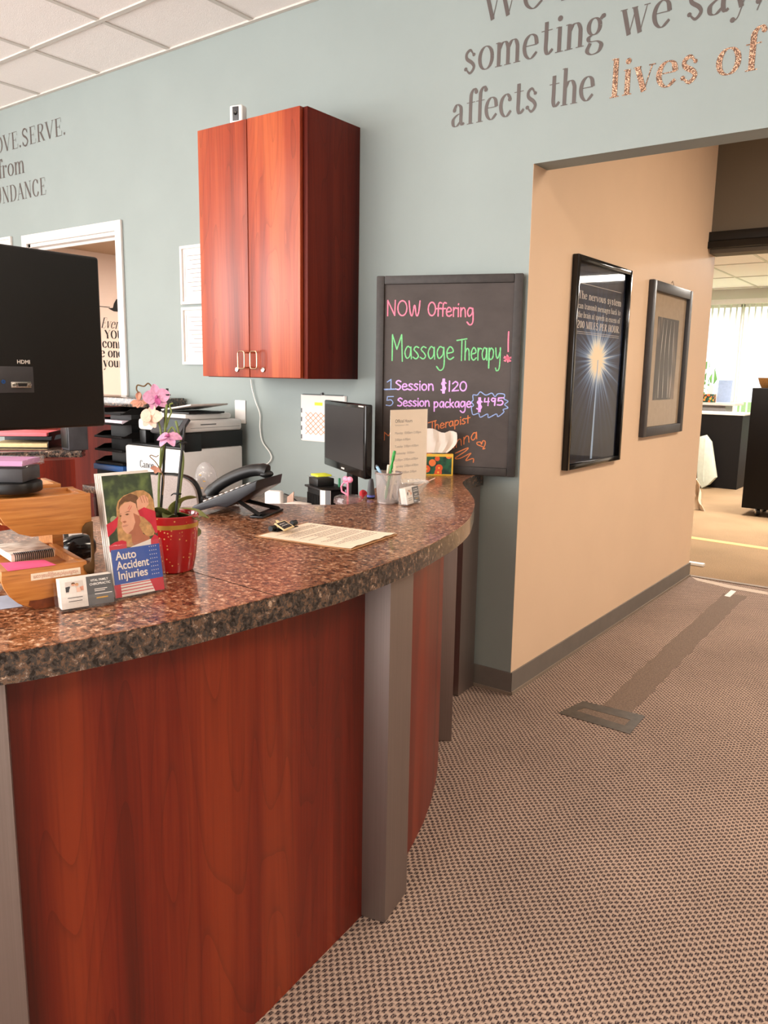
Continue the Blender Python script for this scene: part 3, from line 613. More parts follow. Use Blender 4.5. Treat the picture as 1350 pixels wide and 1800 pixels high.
def ribbon(mb, pts, ws, z=0.0):
    n = len(pts); L = []; R = []
    for i, p in enumerate(pts):
        t = (pts[min(i + 1, n - 1)] - pts[max(i - 1, 0)])
        if t.length < 1e-9: t = Vector((1, 0))
        t.normalize(); q = Vector((-t.y, t.x)) * ws[i] / 2
        L.append(mb.bm.verts.new((p.x + q.x, p.y + q.y, z))); R.append(mb.bm.verts.new((p.x - q.x, p.y - q.y, z)))
    for i in range(n - 1):
        mb.bm.faces.new((R[i], R[i + 1], L[i + 1], L[i]))
def disc(mb, c, r, z=0.0, n=14, ry=None):
    mb.face([(c[0] + r * math.cos(2 * PI * k / n), c[1] + (ry or r) * math.sin(2 * PI * k / n), z) for k in range(n)])
def serif_width(s, track=0.0):
    return sum(SERIF[ch][0] + track for ch in s)
def serif_text(s, size, weight=1.0, track=0.0, slant=0.0, x0=0.0, wscale=1.0):
    """contrast serif lettering in the xy plane, baseline y = 0, starting at x0; size = em"""
    mb = MB(); x = 0.0; lay = 0; thick, thin = .105 * weight, .022 * max(weight, .8)
    for ch in s:
        adv, st = SERIF[ch]
        for kind, d in st:
            lay += 1; z = lay * 1.5e-5
            T = lambda p: Vector((x0 + ((x + p[0]) * wscale + slant * p[1]) * size, p[1] * size))
            if kind == 'd': disc(mb, T(d), d[2] * size * (.7 + .3 * weight), z); continue
            if kind == 's': ribbon(mb, [T((d[0] - d[2] / 2, d[1])), T((d[0] + d[2] / 2, d[1]))], [thin * size] * 2, z); continue
            if kind == 'e': pts = [T(p) for p in ell_pts(*d)]
            elif kind in 'kh' and len(d) == 2: pts = [T(p) for p in d]
            elif kind == 'h' and ch in 'ELT': pts = [T(p) for p in d]
            else: pts = [T(p) for p in cat_rom(d)]
            ws = []
            for i in range(len(pts)):
                t = pts[min(i + 1, len(pts) - 1)] - pts[max(i - 1, 0)]
                v = abs(t.y) / max(t.length, 1e-9)
                w = {'k': thick, 'h': thin, 'w': thin + (thick - thin) * (1 - v * .2) * math.sin(PI * (i + .5) / len(pts)) ** .7}.get(kind, thin + (thick - thin) * max(0.0, v) ** 1.6)
                ws.append(w * size)
            ribbon(mb, pts, ws, z)
        x += adv + track
    return mb
def hand_text(mb, s, x0, y0, x1, h, lw, y1=None, jitter=0.0):
    """chalk lettering fitted between x0 and x1; h = size of a capital; the baseline may rise to y1"""
    lay = 0; tot = sum(HAND[c][0] for c in s) or 1; sx = (x1 - x0) / tot; x = x0; y1 = y0 if y1 is None else y1
    for c in s:
        adv, st = HAND[c]
        by = y0 + (y1 - y0) * (x - x0) / max(x1 - x0, 1e-6); by += random.uniform(-1, 1) * jitter
        for d in st:
            pts = [Vector((x + p[0] * sx, by + p[1] * h / .72 + (p[0] * sx) * (y1 - y0) / max(x1 - x0, 1e-6))) for p in (cat_rom(d) if len(d) > 2 else d)]
            lay += 3; ribbon(mb, pts, [lw * random.uniform(.8, 1.15) for _ in pts], lay * 8e-6)
            for k, q in enumerate((pts[0], pts[-1])): disc(mb, q, lw * .5, (lay + 1 + k) * 8e-6)
        x += adv * sx
def sans(s, size, bold=False, align='LEFT', squeeze=1.0, width=None, line=1.0):
    cu = bpy.data.curves.new('lettering', 'FONT'); cu.body = s; cu.size = size; cu.align_x = align; cu.space_line = line
    if bold: cu.offset = size * 0.018
    o = bpy.data.objects.new('lettering', cu); COL.objects.link(o)
    dg = bpy.context.evaluated_depsgraph_get()
    me = bpy.data.meshes.new_from_object(o.evaluated_get(dg))
    bpy.data.objects.remove(o); bpy.data.curves.remove(cu)
    me.materials.clear()
    if width and len(me.vertices):
        xs = [v.co.x for v in me.vertices]; squeeze = width / max(max(xs) - min(xs), 1e-6)
    me.transform(Matrix.Diagonal((squeeze, 1, 1, 1)))
    return me
def frame_mx(o, right, up):
    r = Vector(right).normalized(); u = Vector(up); u = (u - r * u.dot(r)).normalized(); n = r.cross(u)
    return Matrix(((r.x, u.x, n.x, o[0]), (r.y, u.y, n.y, o[1]), (r.z, u.z, n.z, o[2]), (0, 0, 0, 1)))
def put(mb_or_me, mx):
    if isinstance(mb_or_me, MB): bmesh.ops.transform(mb_or_me.bm, matrix=mx, verts=mb_or_me.bm.verts)
    else: mb_or_me.transform(mx)
    return mb_or_me

# ================================================================ THE SETTING
CEIL = 3.014; WALL = 2.948; HX = -1.48
# reception and hall floor, far room floor
mb = MB(); mb.box(-7.2, 3.2, -3.7, 5.62, -0.08, 0.0); struct('floor', mb, M['carpet'])
mb = MB(); mb.box(-5.2, 3.2, 5.62, 12.6, -0.08, 0.0); struct('floor', mb, M['carpet2'])
# ceilings and their grids
mb = MB(); mb.box(-7.2, 3.2, -3.7, WALL, CEIL, CEIL + .05); struct('ceiling', mb, M['tile'])
mb = MB(); mb.box(HX, 3.2, WALL, 5.62, CEIL, CEIL + .05); struct('ceiling', mb, M['tile'])
FC = 2.62
mb = MB(); mb.box(-5.2, 3.2, 5.62, 12.6, FC, FC + .05); struct('ceiling', mb, M['tile'])
def grid(x0, x1, y0, y1, xo, yo, sx, sy, z, w=.026):
    mb = MB()
    x = xo
    while x > x0: x -= sx
    x += sx
    while x < x1: mb.box(x - w / 2, x + w / 2, y0, y1, z - .006, z); x += sx
    y = yo
    while y > y0: y -= sy
    y += sy
    while y < y1: mb.box(x0, x1, y - w / 2, y + w / 2, z - .0075, z); y += sy
    mb.box(x0, x1, y1 - .022, y1, z - .0085, z)
    return mb
struct('trim_1', grid(-7.2, 3.2, -3.6, WALL - .001, -3.60, 2.52, .6135, .6135, CEIL), M['tbar'])
struct('trim_2', grid(-5.0, 3.0, 5.66, 12.3, -2.0, 6.0, .61, 1.22, FC), M['tbar'])
# teal wall with the office doorway and the hall opening
mb = MB()
WT = WALL + .12
DX0, DX1, DZ = -5.08, -4.132, 2.152
mb.box(-7.2, DX0, WALL, WT, 0, CEIL); mb.box(DX0, DX1, WALL, WT, DZ, CEIL); mb.box(DX1, HX - .001, WALL, WT, 0, 2.167)
mb.box(DX1, 2.3, WALL, WT, 2.167, CEIL); mb.box(2.3, 3.2, WALL, WT, 0, CEIL)
struct('wall_teal', mb, M['teal'])
# hall side wall (cream), ends at the far room
mb = MB(); mb.box(HX - .14, HX, WALL + .0005, 5.60, 0, CEIL)
struct('wall_hall', mb, M['peach'])
mb = MB(); mb.box(2.3, 2.45, WT, 5.62, 0, CEIL); struct('wall_hall_right', mb, M['taupe'])
mb = MB(); mb.box(HX + .0005, 2.3, 5.47, 5.62, 2.145, CEIL); mb.box(.35, 2.3, 5.47, 5.62, 0, 2.145); struct('wall_hall_end', mb, M['taupe'])
# far room walls with a wide window
WIN = [PY(1225, 528, 12.3), PY(1350, 790, 12.3)]
wx0, wx1, wz0, wz1 = -4.2, -1.45, .32, 2.42
mb = MB()
mb.box(-5.2, wx0, 12.3, 12.45, 0, FC); mb.box(wx1, 3.2, 12.3, 12.45, 0, FC); mb.box(wx0, wx1, 12.3, 12.45, 0, wz0); mb.box(wx0, wx1, 12.3, 12.45, wz1, FC)
mb.box(-5.2, -5.05, 5.62, 12.3, 0, FC); mb.box(3.05, 3.2, 5.62, 12.3, 0, FC); mb.box(-5.2, HX - .14, 5.5, 5.62, 0, FC); mb.box(.35, 3.2, 5.62, 5.74, 0, FC)
struct('wall_far_room', mb, M['offwhite'])
# office behind the doorway
mb = MB(); mb.box(-6.5, -2.6, 6.2, 6.3, 0, 2.7); mb.box(-6.5, -6.4, WT, 6.2, 0, 2.7); mb.box(-2.7, -2.6, WT, 6.2, 0, 2.7)
struct('wall_office', mb, M['pinkwall'])
OZ = PX(150, 441, -6.4).z
mb = MB(); mb.box(-6.4, -2.7, WT, 6.2, OZ, OZ + .1); struct('ceiling', mb, M['tan'])
mb = MB(); mb.box(-6.4, -2.7, WT, 6.2, -.08, 0); mb.box(DX0, DX1, WALL, WT, -.08, 0.001); struct('floor', mb, M['carpet'])
# street side and end walls behind the viewer (they bounce the daylight)
mb = MB(); mb.box(-7.2, 3.2, -3.7, -3.55, 0, .5); mb.box(-7.2, 3.2, -3.7, -3.55, 2.75, CEIL); mb.box(-7.2, -7.1, -3.7, -3.55, .5, 2.75); mb.box(-.25, 3.2, -3.7, -3.55, .5, 2.75)
struct('wall_front', mb, M['offwhite'])
mb = MB(); mb.box(-7.3, -7.2, -.4, WALL, 0, CEIL); mb.box(-7.3, -7.2, -3.7, -.4, 0, .5); mb.box(-7.3, -7.2, -3.7, -.4, 2.75, CEIL); struct('wall_left', mb, M['offwhite'])
mb = MB(); mb.box(3.1, 3.2, -3.7, WALL, 0, CEIL); struct('wall_right', mb, M['offwhite'])
wf = MB()
for x in (-7.1, -4.8, -2.5, -.3): wf.box(x, x + .05, -3.66, -3.6, .5, 2.75)
wf.box(-7.1, -.25, -3.66, -3.6, .5, .55); wf.box(-7.1, -.25, -3.66, -3.6, 2.7, 2.75)
w2 = struct('window_2', wf, M['trim'])
# rubber baseboard with its pale toe: along the teal wall and round the corner into the hall
def baseboard(name, pts, side):
    mb = MB(); mt = MB()
    for (x0, y0), (x1, y1) in zip(pts[:-1], pts[1:]):
        d = Vector((x1 - x0, y1 - y0, 0)).normalized(); n = Vector((d.y, -d.x, 0)) * side
        for b, th, z0, z1 in ((mb, .007, .012, .1), (mt, .012, 0, .014)):
            q = [Vector((x0, y0, 0)), Vector((x1, y1, 0)), Vector((x1, y1, 0)) + n * th + d * th, Vector((x0, y0, 0)) + n * th - d * th * 0]
            b.prism([(p.x, p.y) for p in q], z0, z1)
    o = struct(name, mb, M['base']); obj('toe', mt, plain('pale_base_toe', '#857668', .6), o)
baseboard('baseboard_hall', [(-1.70, WALL), (HX, WALL), (HX, 5.60)], 1)
baseboard('baseboard_teal', [(-4.06, WALL), (-2.2, WALL)], 1)
baseboard('baseboard_far', [(3.0, 12.3), (-5.0, 12.3)], -1)
# office door casing
mb = MB()
cw = .057
mb.box(DX0 - cw, DX0, WALL - .018, WALL, 0, DZ + cw, .004); mb.box(DX1, DX1 + cw, WALL - .018, WALL, 0, DZ + cw, .004); mb.box(DX0, DX1, WALL - .018, WALL, DZ, DZ + cw, .004)
mb.box(DX0, DX0 + .02, WALL, WT, 0, DZ); mb.box(DX1 - .02, DX1, WALL, WT, 0, DZ); mb.box(DX0, DX1, WALL, WT, DZ - .02, DZ)
mb.box(DX0 + .02, DX1 - .02, WALL + .05, WALL + .065, DZ - .035, DZ - .02); mb.box(DX1 - .035, DX1 - .02, WALL + .05, WALL + .065, 0, DZ - .02)
struct('door_1', mb, M['trim'])
# far window frame, sill and outside
mb = MB()
for x in (wx0, wx0 + 1.36, wx1 - .05): mb.box(x, x + .05, 12.33, 12.4, wz0, wz1)
mb.box(wx0, wx1, 12.33, 12.4, wz0, wz0 + .05); mb.box(wx0, wx1, 12.33, 12.4, wz1 - .05, wz1); mb.box(wx0 - .05, wx1 + .05, 12.22, 12.33, wz0 - .03, wz0)
w1 = struct('window_1', mb, M['trim'])
mb = MB(); mb.box(wx0 + .05, wx1 - .05, 12.36, 12.366, wz0 + .05, wz1 - .05); obj('pane', mb, M['glass'], w1)
mb = MB(); mb.box(-30, 30, 12.5, 60, -.3, -.2); o = struct('ground', mb, plain('lawn_green', '#8fae5f', .9, var=.2, scale=4))
# black sliding-door track on the end wall and the cream reveal beside it
t = thing('door_track', 'black sliding door rail mounted over the far doorway', 'rail', (-.6, 5.44, 2.17))
mb = MB(); mb.box(-1.505, .3, 5.42, 5.47, 2.215, 2.272, .003); obj('rail', mb, M['black'], t, world=True)
mb = MB(); mb.box(-1.515, .3, 5.41, 5.47, 2.17, 2.213, .003); obj('channel', mb, M['gloss'], t, world=True)
for z in (2.255, 2.19):
    mb = MB(); mb.lathe([(0, 0), (.008, 0), (.007, .004), (0, .005)], mx=Matrix.Translation((-1.49, 5.418 if z > 2.2 else 5.408, z)) @ Matrix.Rotation(PI / 2, 4, 'X'), n=12)
    obj('bolt', mb, M['brass'], t, world=True)
# floor seam at the far doorway
mb = MB(); mb.box(HX + .01, .34, 5.60, 5.64, 0, .005, .002); struct('trim_3', mb, plain('bronze_threshold', '#7d6c5c', .6, spec=.2))

# ceiling light fixtures (their lenses give the light)
LENS = lamp_mat('lamp_lens', '#fff3e6', 3.0)
for i, (x, y, p) in enumerate(TROFFERS):
    z = FC if y > 5.7 else CEIL
    hall = 3 < y < 5.6
    where = ['ceiling light over the reception desk area', 'ceiling light above the visitor side of the counter', 'ceiling light near the front windows', 'ceiling light by the right wall', 'ceiling light in the wide hallway', 'ceiling light nearest the far doorway in the far room', 'ceiling light by the far room right side'][i]
    t = thing('ceiling_light', 'white recessed ' + where, 'ceiling light', (x, y, z), group='ceiling lights')
    a, b_ = (.59, .29) if not hall else (.29, .59)
    mb = MB()
    for q in ((-a, a, -b_, -b_ + .03), (-a, a, b_ - .03, b_), (-a, -a + .03, -b_, b_), (a - .03, a, -b_, b_)): mb.box(*q, -.02, 0)
    obj('frame', mb, M['trim'], t)
    mb = MB(); mb.box(-a + .03, a - .03, -b_ + .03, b_ - .03, -.012, -.004); obj('lens', mb, LENS, t)
    area('lamp', (x, y, z - .03), (x, y, 0), 2 * a, 2 * b_, p, (1.0, .93, .84) if y > 6 else WARM)
area('lamp', (-4.4, 4.6, OZ - .02), (-4.4, 4.6, 0), 1.0, .5, 68, (1, .93, .86))  # unseen lamp without a fixture, added to brighten the office
# ================================================================ RECEPTION COUNTER
CT = .95; CU = .899
OUT = [(-1.80, -.42), (-1.62, -.20), (-1.45, .02), (-1.31, .21), (-1.19, .4), (-1.105, .56), (-1.075, .638), (-1.046, .752), (-1.027, .846), (-1.006, 1.039), (-.998, 1.144), (-.995, 1.242), (-1.014, 1.482), (-1.059, 1.703), (-1.099, 1.848), (-1.158, 2.002), (-1.243, 2.17), (-1.289, 2.25), (-1.337, 2.324), (-1.418, 2.434), (-1.496, 2.535), (-1.564, 2.633), (-1.599, 2.715), (-1.636, 2.825), (-1.647, WALL - .002)]
INN = [(-2.12, WALL - .002), (-1.98, 2.66), (-1.77, 2.37), (-1.63, 2.1), (-1.565, 2.0), (-1.575, 1.92), (-1.64, 1.855), (-1.73, 1.80), (-1.82, 1.72), (-1.88, 1.62), (-1.93, 1.50), (-1.96, 1.3), (-1.96, 1.05), (-1.95, .8), (-1.95, .5), (-2.0, .25), (-2.1, 0), (-2.25, -.25)]
counter = thing('reception_counter', 'curved cherry reception counter with speckled brown granite top and steel posts', 'counter', (-1.45, 1.2, 0))
def smooth2(p, n=4): return [(v.x, v.y) for v in cat_rom(p, n)]
out2, inn2 = smooth2(OUT), smooth2(INN)
def offset_in(poly, d):
    r = []
    for i, p in enumerate(poly):
        a = Vector(poly[max(i - 1, 0)]); b = Vector(poly[min(i + 1, len(poly) - 1)]); t = (b - a).normalized()
        r.append((p[0] - t.y * d, p[1] + t.x * d))
    return r
mb = MB(); mb.prism(out2 + inn2, CT - .0016, CT, bev=.0)
mb2 = MB(); mb2.prism(offset_in(out2, .0008) + inn2, CU, CT - .0016)
obj('countertop', mb, M['gran'], counter, world=True)
obj('edge_band', mb2, M['grane'], counter, world=True)
# joint in the laminate
mb = MB(); a, b_ = PZ(330, 1002, CT), PZ(470, 1043, CT)
d = (b_ - a).normalized(); n = Vector((-d.y, d.x, 0)) * .0011
mb.prism([(a - d * .45 + n)[:2], (b_ + d * .02 + n)[:2], (b_ + d * .02 - n)[:2], (a - d * .45 - n)[:2]], CT, CT + .0003)
obj('seam', mb, M['black_ink'], counter, world=True)
PAN = [(-1.86, -.40), (-1.68, -.18), (-1.51, .04), (-1.37, .23), (-1.25, .42), (-1.165, .58), (-1.125, .70), (-1.095, .82), (-1.08, .94), (-1.077, 1.04), (-1.083, 1.128), (-1.094, 1.255), (-1.11, 1.448), (-1.13, 1.60), (-1.165, 1.72), (-1.195, 1.81), (-1.222, 1.89), (-1.284, 2.034), (-1.37, 2.2), (-1.484, 2.381), (-1.60, 2.56), (-1.66, 2.70), (-1.685, 2.80), (-1.70, WALL - .002)]
PAN = smooth2(PAN, 5)
def panel(sel):
    q = [p for p in PAN if sel(p)]
    mb = MB(); mb.prism(q + offset_in(q, .03)[::-1], .0, CU - .0005); return mb
POSTS = []
def dist_y(y): return min(range(len(PAN)), key=lambda i: abs(PAN[i][1] - y))
cuts = [(-.45, .50), (.50, 1.515), (1.515, 2.38), (2.38, 3)]
for lo, hi in cuts:
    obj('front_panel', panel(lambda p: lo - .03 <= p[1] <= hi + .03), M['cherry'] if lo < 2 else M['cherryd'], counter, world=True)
# brushed steel posts: shallow box pilasters standing proud of the panels
def post(p, q, proud, z1=CU - .0004):
    p, q = Vector(p), Vector(q); d = (q - p).normalized(); n = Vector((d.y, -d.x))
    poly = [p + n * proud, q + n * proud, q - n * .03, p - n * .03]
    mb = MB(); mb.prism([tuple(v) for v in poly], .001, z1, bev=.002)
    obj('post', mb, M['steel'], counter, world=True)
post((-1.097, 1.438), (-1.124, 1.571), .054)
post((-1.484, 2.381), (-1.545, 2.472), .05)
post((-1.690, 2.786), (-1.700, 2.930), .046)
post((-1.244, .474), (-1.170, .600), .05)

# ================================================================ WALL CABINET
cab = thing('wall_cabinet', 'tall cherry two-door wall cabinet above the printer', 'cabinet', (-2.66, WALL, 1.334))
x0, x1, z0, z1 = -2.975, -2.335, 1.332, 2.430
yf = 2.575
mb = MB(); mb.box(x0 + .004, x1, yf + .024, WALL - .001, z0, z1 + .002, .001); obj('carcass', mb, M['cherryd'], cab, world=True)  # same wood as the doors; the side's shade is in the darker colour
for a, b_, hx, lx in ((-2.982, -2.6675, -2.693, -2.745), (-2.6625, -2.356, -2.614, -2.578)):
    mb = MB(); mb.box(a, b_, yf, yf + .02, z0 + .003, z1 + .001, .0015); d = obj('door', mb, M['cherrydoor'], cab, world=True)
    mb = MB()
    w, zt, zb, pr = .021, 1.449, 1.372, .026
    loop = [(hx - w, yf, zt), (hx - w, yf - pr, zt), (hx - w, yf - pr, zt - .001)]
    pts = []
    for k in range(25):
        an = 2 * PI * k / 24
        c, s_ = math.cos(an), math.sin(an)
        e = .35
        pts.append((hx + math.copysign(abs(c) ** e, c) * w, yf - pr, (zt + zb) / 2 + math.copysign(abs(s_) ** e, s_) * (zt - zb) / 2))
    mb.tube(pts, .0034, 8, cap=False)
    for z in (zt - .006, zb + .006): mb.tube([(hx + (w if hx < -2.65 else -w), yf + .001, z), (hx + (w if hx < -2.65 else -w), yf - pr, z)], .003, 8)
    obj('handle', mb, M['brass'], d, world=True)
    mb = MB(); mb.lathe([(0, 0), (.0115, 0), (.0115, .004), (.009, .006), (.003, .006), (.003, .0045), (0, .0045)], mx=Matrix.Translation((lx, yf, 1.368)) @ Matrix.Rotation(PI / 2, 4, 'X'), n=20)
    obj('lock', mb, M['chrome'], d, world=True)
# small white camera on the cabinet
cm = thing('security_camera', 'small white camera standing on top of the wall cabinet', 'camera', (-2.762, 2.62, z1 + .002), rotz=.25)
mb = MB(); mb.box(-.033, .033, -.022, .022, 0, .078, .009, seg=3); obj('body', mb, M['white'], cm)
mb = MB(); mb.box(-.016, .016, -.0235, -.021, .012, .07, .001); f = obj('faceplate', mb, M['greyt'], cm)
mb = MB(); mb.lathe([(0, 0), (.009, 0), (.007, .004), (0, .003)], mx=Matrix.Translation((0, -.0233, .043)) @ Matrix.Rotation(PI / 2, 4, 'X'), n=16); obj('lens', mb, M['gloss'], f)
# white charging cord hanging from the cabinet down to the desk
pts = [PY(*p, 2.935) for p in [(441, 667), (443, 682), (449, 705), (457, 728), (457, 752), (461, 776), (474, 795), (477, 806), (470, 815), (458, 820), (447, 826), (440, 835)]]
pts = [Vector((p[0], p[1], p[2])) for p in cat_rom([tuple(p) for p in pts], 5)] if False else pts
def cat3(pts, n=6):
    P = [Vector(p) for p in pts]; P = [2 * P[0] - P[1]] + P + [2 * P[-1] - P[-2]]; out = []
    for i in range(1, len(P) - 2):
        a, b, c, d = P[i - 1:i + 3]
        for k in range(n):
            t = k / n; out.append(0.5 * ((2 * b) + (c - a) * t + (2 * a - 5 * b + 4 * c - d) * t * t + (3 * b - a - 3 * c + d) * t ** 3))
    out.append(P[-2]); return out
mb = MB(); mb.tube(cat3(pts), .003, 8)
solo('power_cable', 'thin white cord hanging down the wall from under the cabinet', 'cord', mb, M['cordw'])

# ================================================================ CHALKBOARD
A, B = Vector((-2.058, 2.722, 0)), Vector((-1.49, 2.925, 0))
bd = (B - A).normalized(); BW = (B - A).length; BZ0, BZ1 = .9505, 1.757; BH = BZ1 - BZ0
cb = thing('chalkboard', 'black framed chalkboard with hand-lettered massage therapy prices leaning on the counter end', 'chalkboard', (A.x, A.y, BZ0), rotz=math.atan2(bd.y, bd.x))
mb = MB(); mb.box(.02, BW - .02, -.002, .012, .02, BH - .02); obj('board', mb, M['board'], cb)
mb = MB(); fw = .034
mb.box(0, fw, -.012, .014, 0, BH, .004); mb.box(BW - fw, BW, -.012, .014, 0, BH, .004); mb.box(fw, BW - fw, -.0118, .014, 0, fw, .004); mb.box(fw, BW - fw, -.0118, .014, BH - fw, BH, .004)
obj('frame', mb, M['bframe'], cb)
ci = MXROOT[cb.name].inverted()
def bp(zx, zy):
    """a point read off the close-up of the board -> board coordinates"""
    px, py = 640 + zx / 4.5, 470 + zy / 4.5
    d = ray(px, py); n = ci.to_3x3() @ d; o = ci @ EYE
    t = (-.0028 - o.y) / n.y; q = o + n * t; return (q.x, q.z)
def chalk(name, m, items, lw=.0052):
    for it in items:
        mb = MB()
        if it[0] == 't':
            _, s, (xa, ya), (xb, yb), h = it
            a, b_ = bp(xa, ya), bp(xb, yb)
            hand_text(mb, s, a[0], a[1], b_[0], bp(xa, ya - h)[1] - a[1], lw, b_[1])
        else:
            pts = [Vector(bp(*p)) for p in it[1]]; pts = cat_rom([tuple(p) for p in pts]) if len(pts) > 2 else pts
            ribbon(mb, pts, [lw] * len(pts))
            for k, q in enumerate((pts[0], pts[-1])): disc(mb, q, lw / 2, (1 + k) * 1e-5)
        put(mb, Matrix(((1, 0, 0, 0), (0, 0, -1, -.0028), (0, 1, 0, 0), (0, 0, 0, 1))))
        obj(name if it[0] == 't' else 'chalk_drawing', mb, m, cb, smooth=False)
chalk('lettering', M['pink'], [('t', 'NOW', (178, 382), (450, 384), 120), ('t', 'Offering', (500, 382), (872, 392), 108), ('l', [(1144, 510), (1140, 600), (1140, 665)]),
      ('l', [(1132, 695), (1137, 748)]), ('l', [(1110, 738), (1162, 712)]), ('l', [(1112, 706), (1158, 740)]), ('l', [(1108, 716), (1163, 716)]), ('l', [(1118, 742), (1135, 700), (1150, 742)])], .0056)
chalk('lettering', M['green'], [('t', 'Massage', (212, 720), (715, 728), 150), ('t', 'Therapy', (745, 732), (1085, 734), 150)], .0054)
chalk('lettering', M['blue_ch'], [('t', '1', (172, 966), (240, 966), 82), ('l', [(158, 964), (240, 962)]), ('t', '5', (168, 1096), (240, 1098), 76),
      ('l', [(850, 1125), (862, 1165), (905, 1155), (920, 1185), (975, 1160), (985, 1188), (1045, 1160), (1060, 1180), (1105, 1145), (1100, 1125), (1138, 1110), (1112, 1085), (1138, 1060), (1108, 1040), (1110, 1005), (1060, 1000), (1035, 1022), (1010, 995), (962, 1010), (920, 985), (895, 1010), (862, 1010), (862, 1050), (850, 1065), (866, 1090), (850, 1105), (850, 1125)])], .0042)
chalk('lettering', M['purple'], [('t', 'Session', (245, 968), (555, 972), 75), ('t', '$', (604, 980), (655, 980), 82), ('t', '|20', (662, 980), (818, 980), 78),
      ('t', 'Session', (262, 1098), (522, 1098), 66), ('t', 'package', (548, 1108), (850, 1106), 70), ('t', '$', (886, 1128), (940, 1128), 82), ('t', '495', (944, 1092), (1108, 1092), 60)], .0058)
chalk('lettering', M['orange'], [('t', 'M', (152, 1362), (240, 1345), 45), ('t', 'assage Therapist', (250, 1345), (838, 1228), 62), ('t', 'Hanna', (590, 1482), (900, 1352), 86),
      ('l', [(722, 1470), (820, 1428), (800, 1455), (722, 1508), (760, 1510), (842, 1470), (828, 1492), (806, 1528), (862, 1512), (864, 1542)]),
      ('l', [(938, 1418), (898, 1402), (894, 1385), (922, 1382), (928, 1400), (940, 1372), (958, 1378), (956, 1405), (940, 1436), (956, 1432)])], .0042)

# ================================================================ WALL LETTERING (vinyl on the teal wall)
def wall_words(parent, s, x0, x1, z, m, slant=0.0, weight=1.0, size=None, y=WALL - .0012, name='lettering', track=.02, wall='y'):
    w = serif_width(s, track); size = size or (x1 - x0) / w
    k = (x1 - x0) / (w * size); xo = 0
    for word in s.split(' '):
        mb = serif_text(word, size, weight, track=track, wscale=k, slant=slant, x0=xo)
        xo += serif_width(word + ' ', track) * k * size
        if wall == 'y': put(mb, Matrix(((1, 0, 0, x0), (0, 0, -1, y), (0, 1, 0, z), (0, 0, 0, 1))))
        else: put(mb, Matrix(((0, 0, 1, y), (1, 0, 0, x0), (0, 1, 0, z), (0, 0, 0, 1))))
        obj(name, mb, m, parent, world=True, smooth=False)
q1 = thing('wall_quote', 'large bronze serif quote on the teal wall above the hall opening', 'wall lettering', (-1.2, WALL, 2.35))
w = wall_words(q1, 'We hope', -1.738, -.98, 2.722, M['decal'], size=.19, weight=.8)
wall_words(q1, 'someting', -1.81, -1.222, 2.548, M['decal'], size=.178, weight=.8)
wall_words(q1, 'we say,', -1.165, -.69, 2.548, M['decal'], size=.178, weight=.8)
wall_words(q1, 'affects the', -1.862, -1.245, 2.358, M['decal'], size=.172, weight=.8)
wall_words(q1, 'lives of', -1.195, -.69, 2.352, M['glitter'], size=.172, weight=1.05)
q2 = thing('wall_quote', 'small bronze serif words about love and serving, left above the office doorway', 'wall lettering', (-5.0, WALL, 2.43))
wall_words(q2, 'LOVE.SERVE.', -5.50, -4.59, 2.752, M['decal'], size=.138)
wall_words(q2, 'from', -5.40, -5.07, 2.595, M['decal'], size=.155)
wall_words(q2, 'ABUNDANCE', -5.63, -4.835, 2.437, M['decal'], size=.138)
# office wall sign seen through the doorway
XO = -6.4
q3 = thing('wall_quote', 'black script and serif quote with a hat on the office wall through the doorway', 'wall lettering', PX(195, 600, XO))
def ow(s, px0, px1, py, size, slant=0.0, weight=1.1):
    a, b_ = PX(px0, py, XO), PX(px1, py, XO)
    wall_words(q3, s, a.y, b_.y, a.z, M['black_ink'], slant, weight, size, XO + .0015, wall='x')
ow('Everyone', 177, 240, 576, .125, .32, .75)
ow('YOU', 184, 217, 594.5, .1, 0, 1.5)
ow('connect', 180, 240, 611, .12, 0, 1.2)
ow('the one', 160, 216, 627, .12, 0, 1.2)
ow('yours', 182, 224, 645, .12, 0, 1.2)
a, b_ = PX(168, 538, XO), PX(193, 538, XO)
mb = MB(); mb.box(XO, XO + .003, a.y, b_.y, a.z - .003, a.z + .003); obj('rule', mb, M['black_ink'], q3, world=True)
c = PX(209, 543.5, XO)
mb = MB(); hat = [(-.1, 0), (-.05, -.03), (.06, -.035), (.12, -.01), (.08, .0), (.075, .06), (.055, .115), (.02, .11), (-.02, .118), (-.045, .06), (-.055, .01)]
mb.face([(XO + .002, c.y + x * 1.15, c.z + z * .75) for x, z in hat]); obj('hat_silhouette', mb, M['black_ink'], q3, world=True, smooth=False)

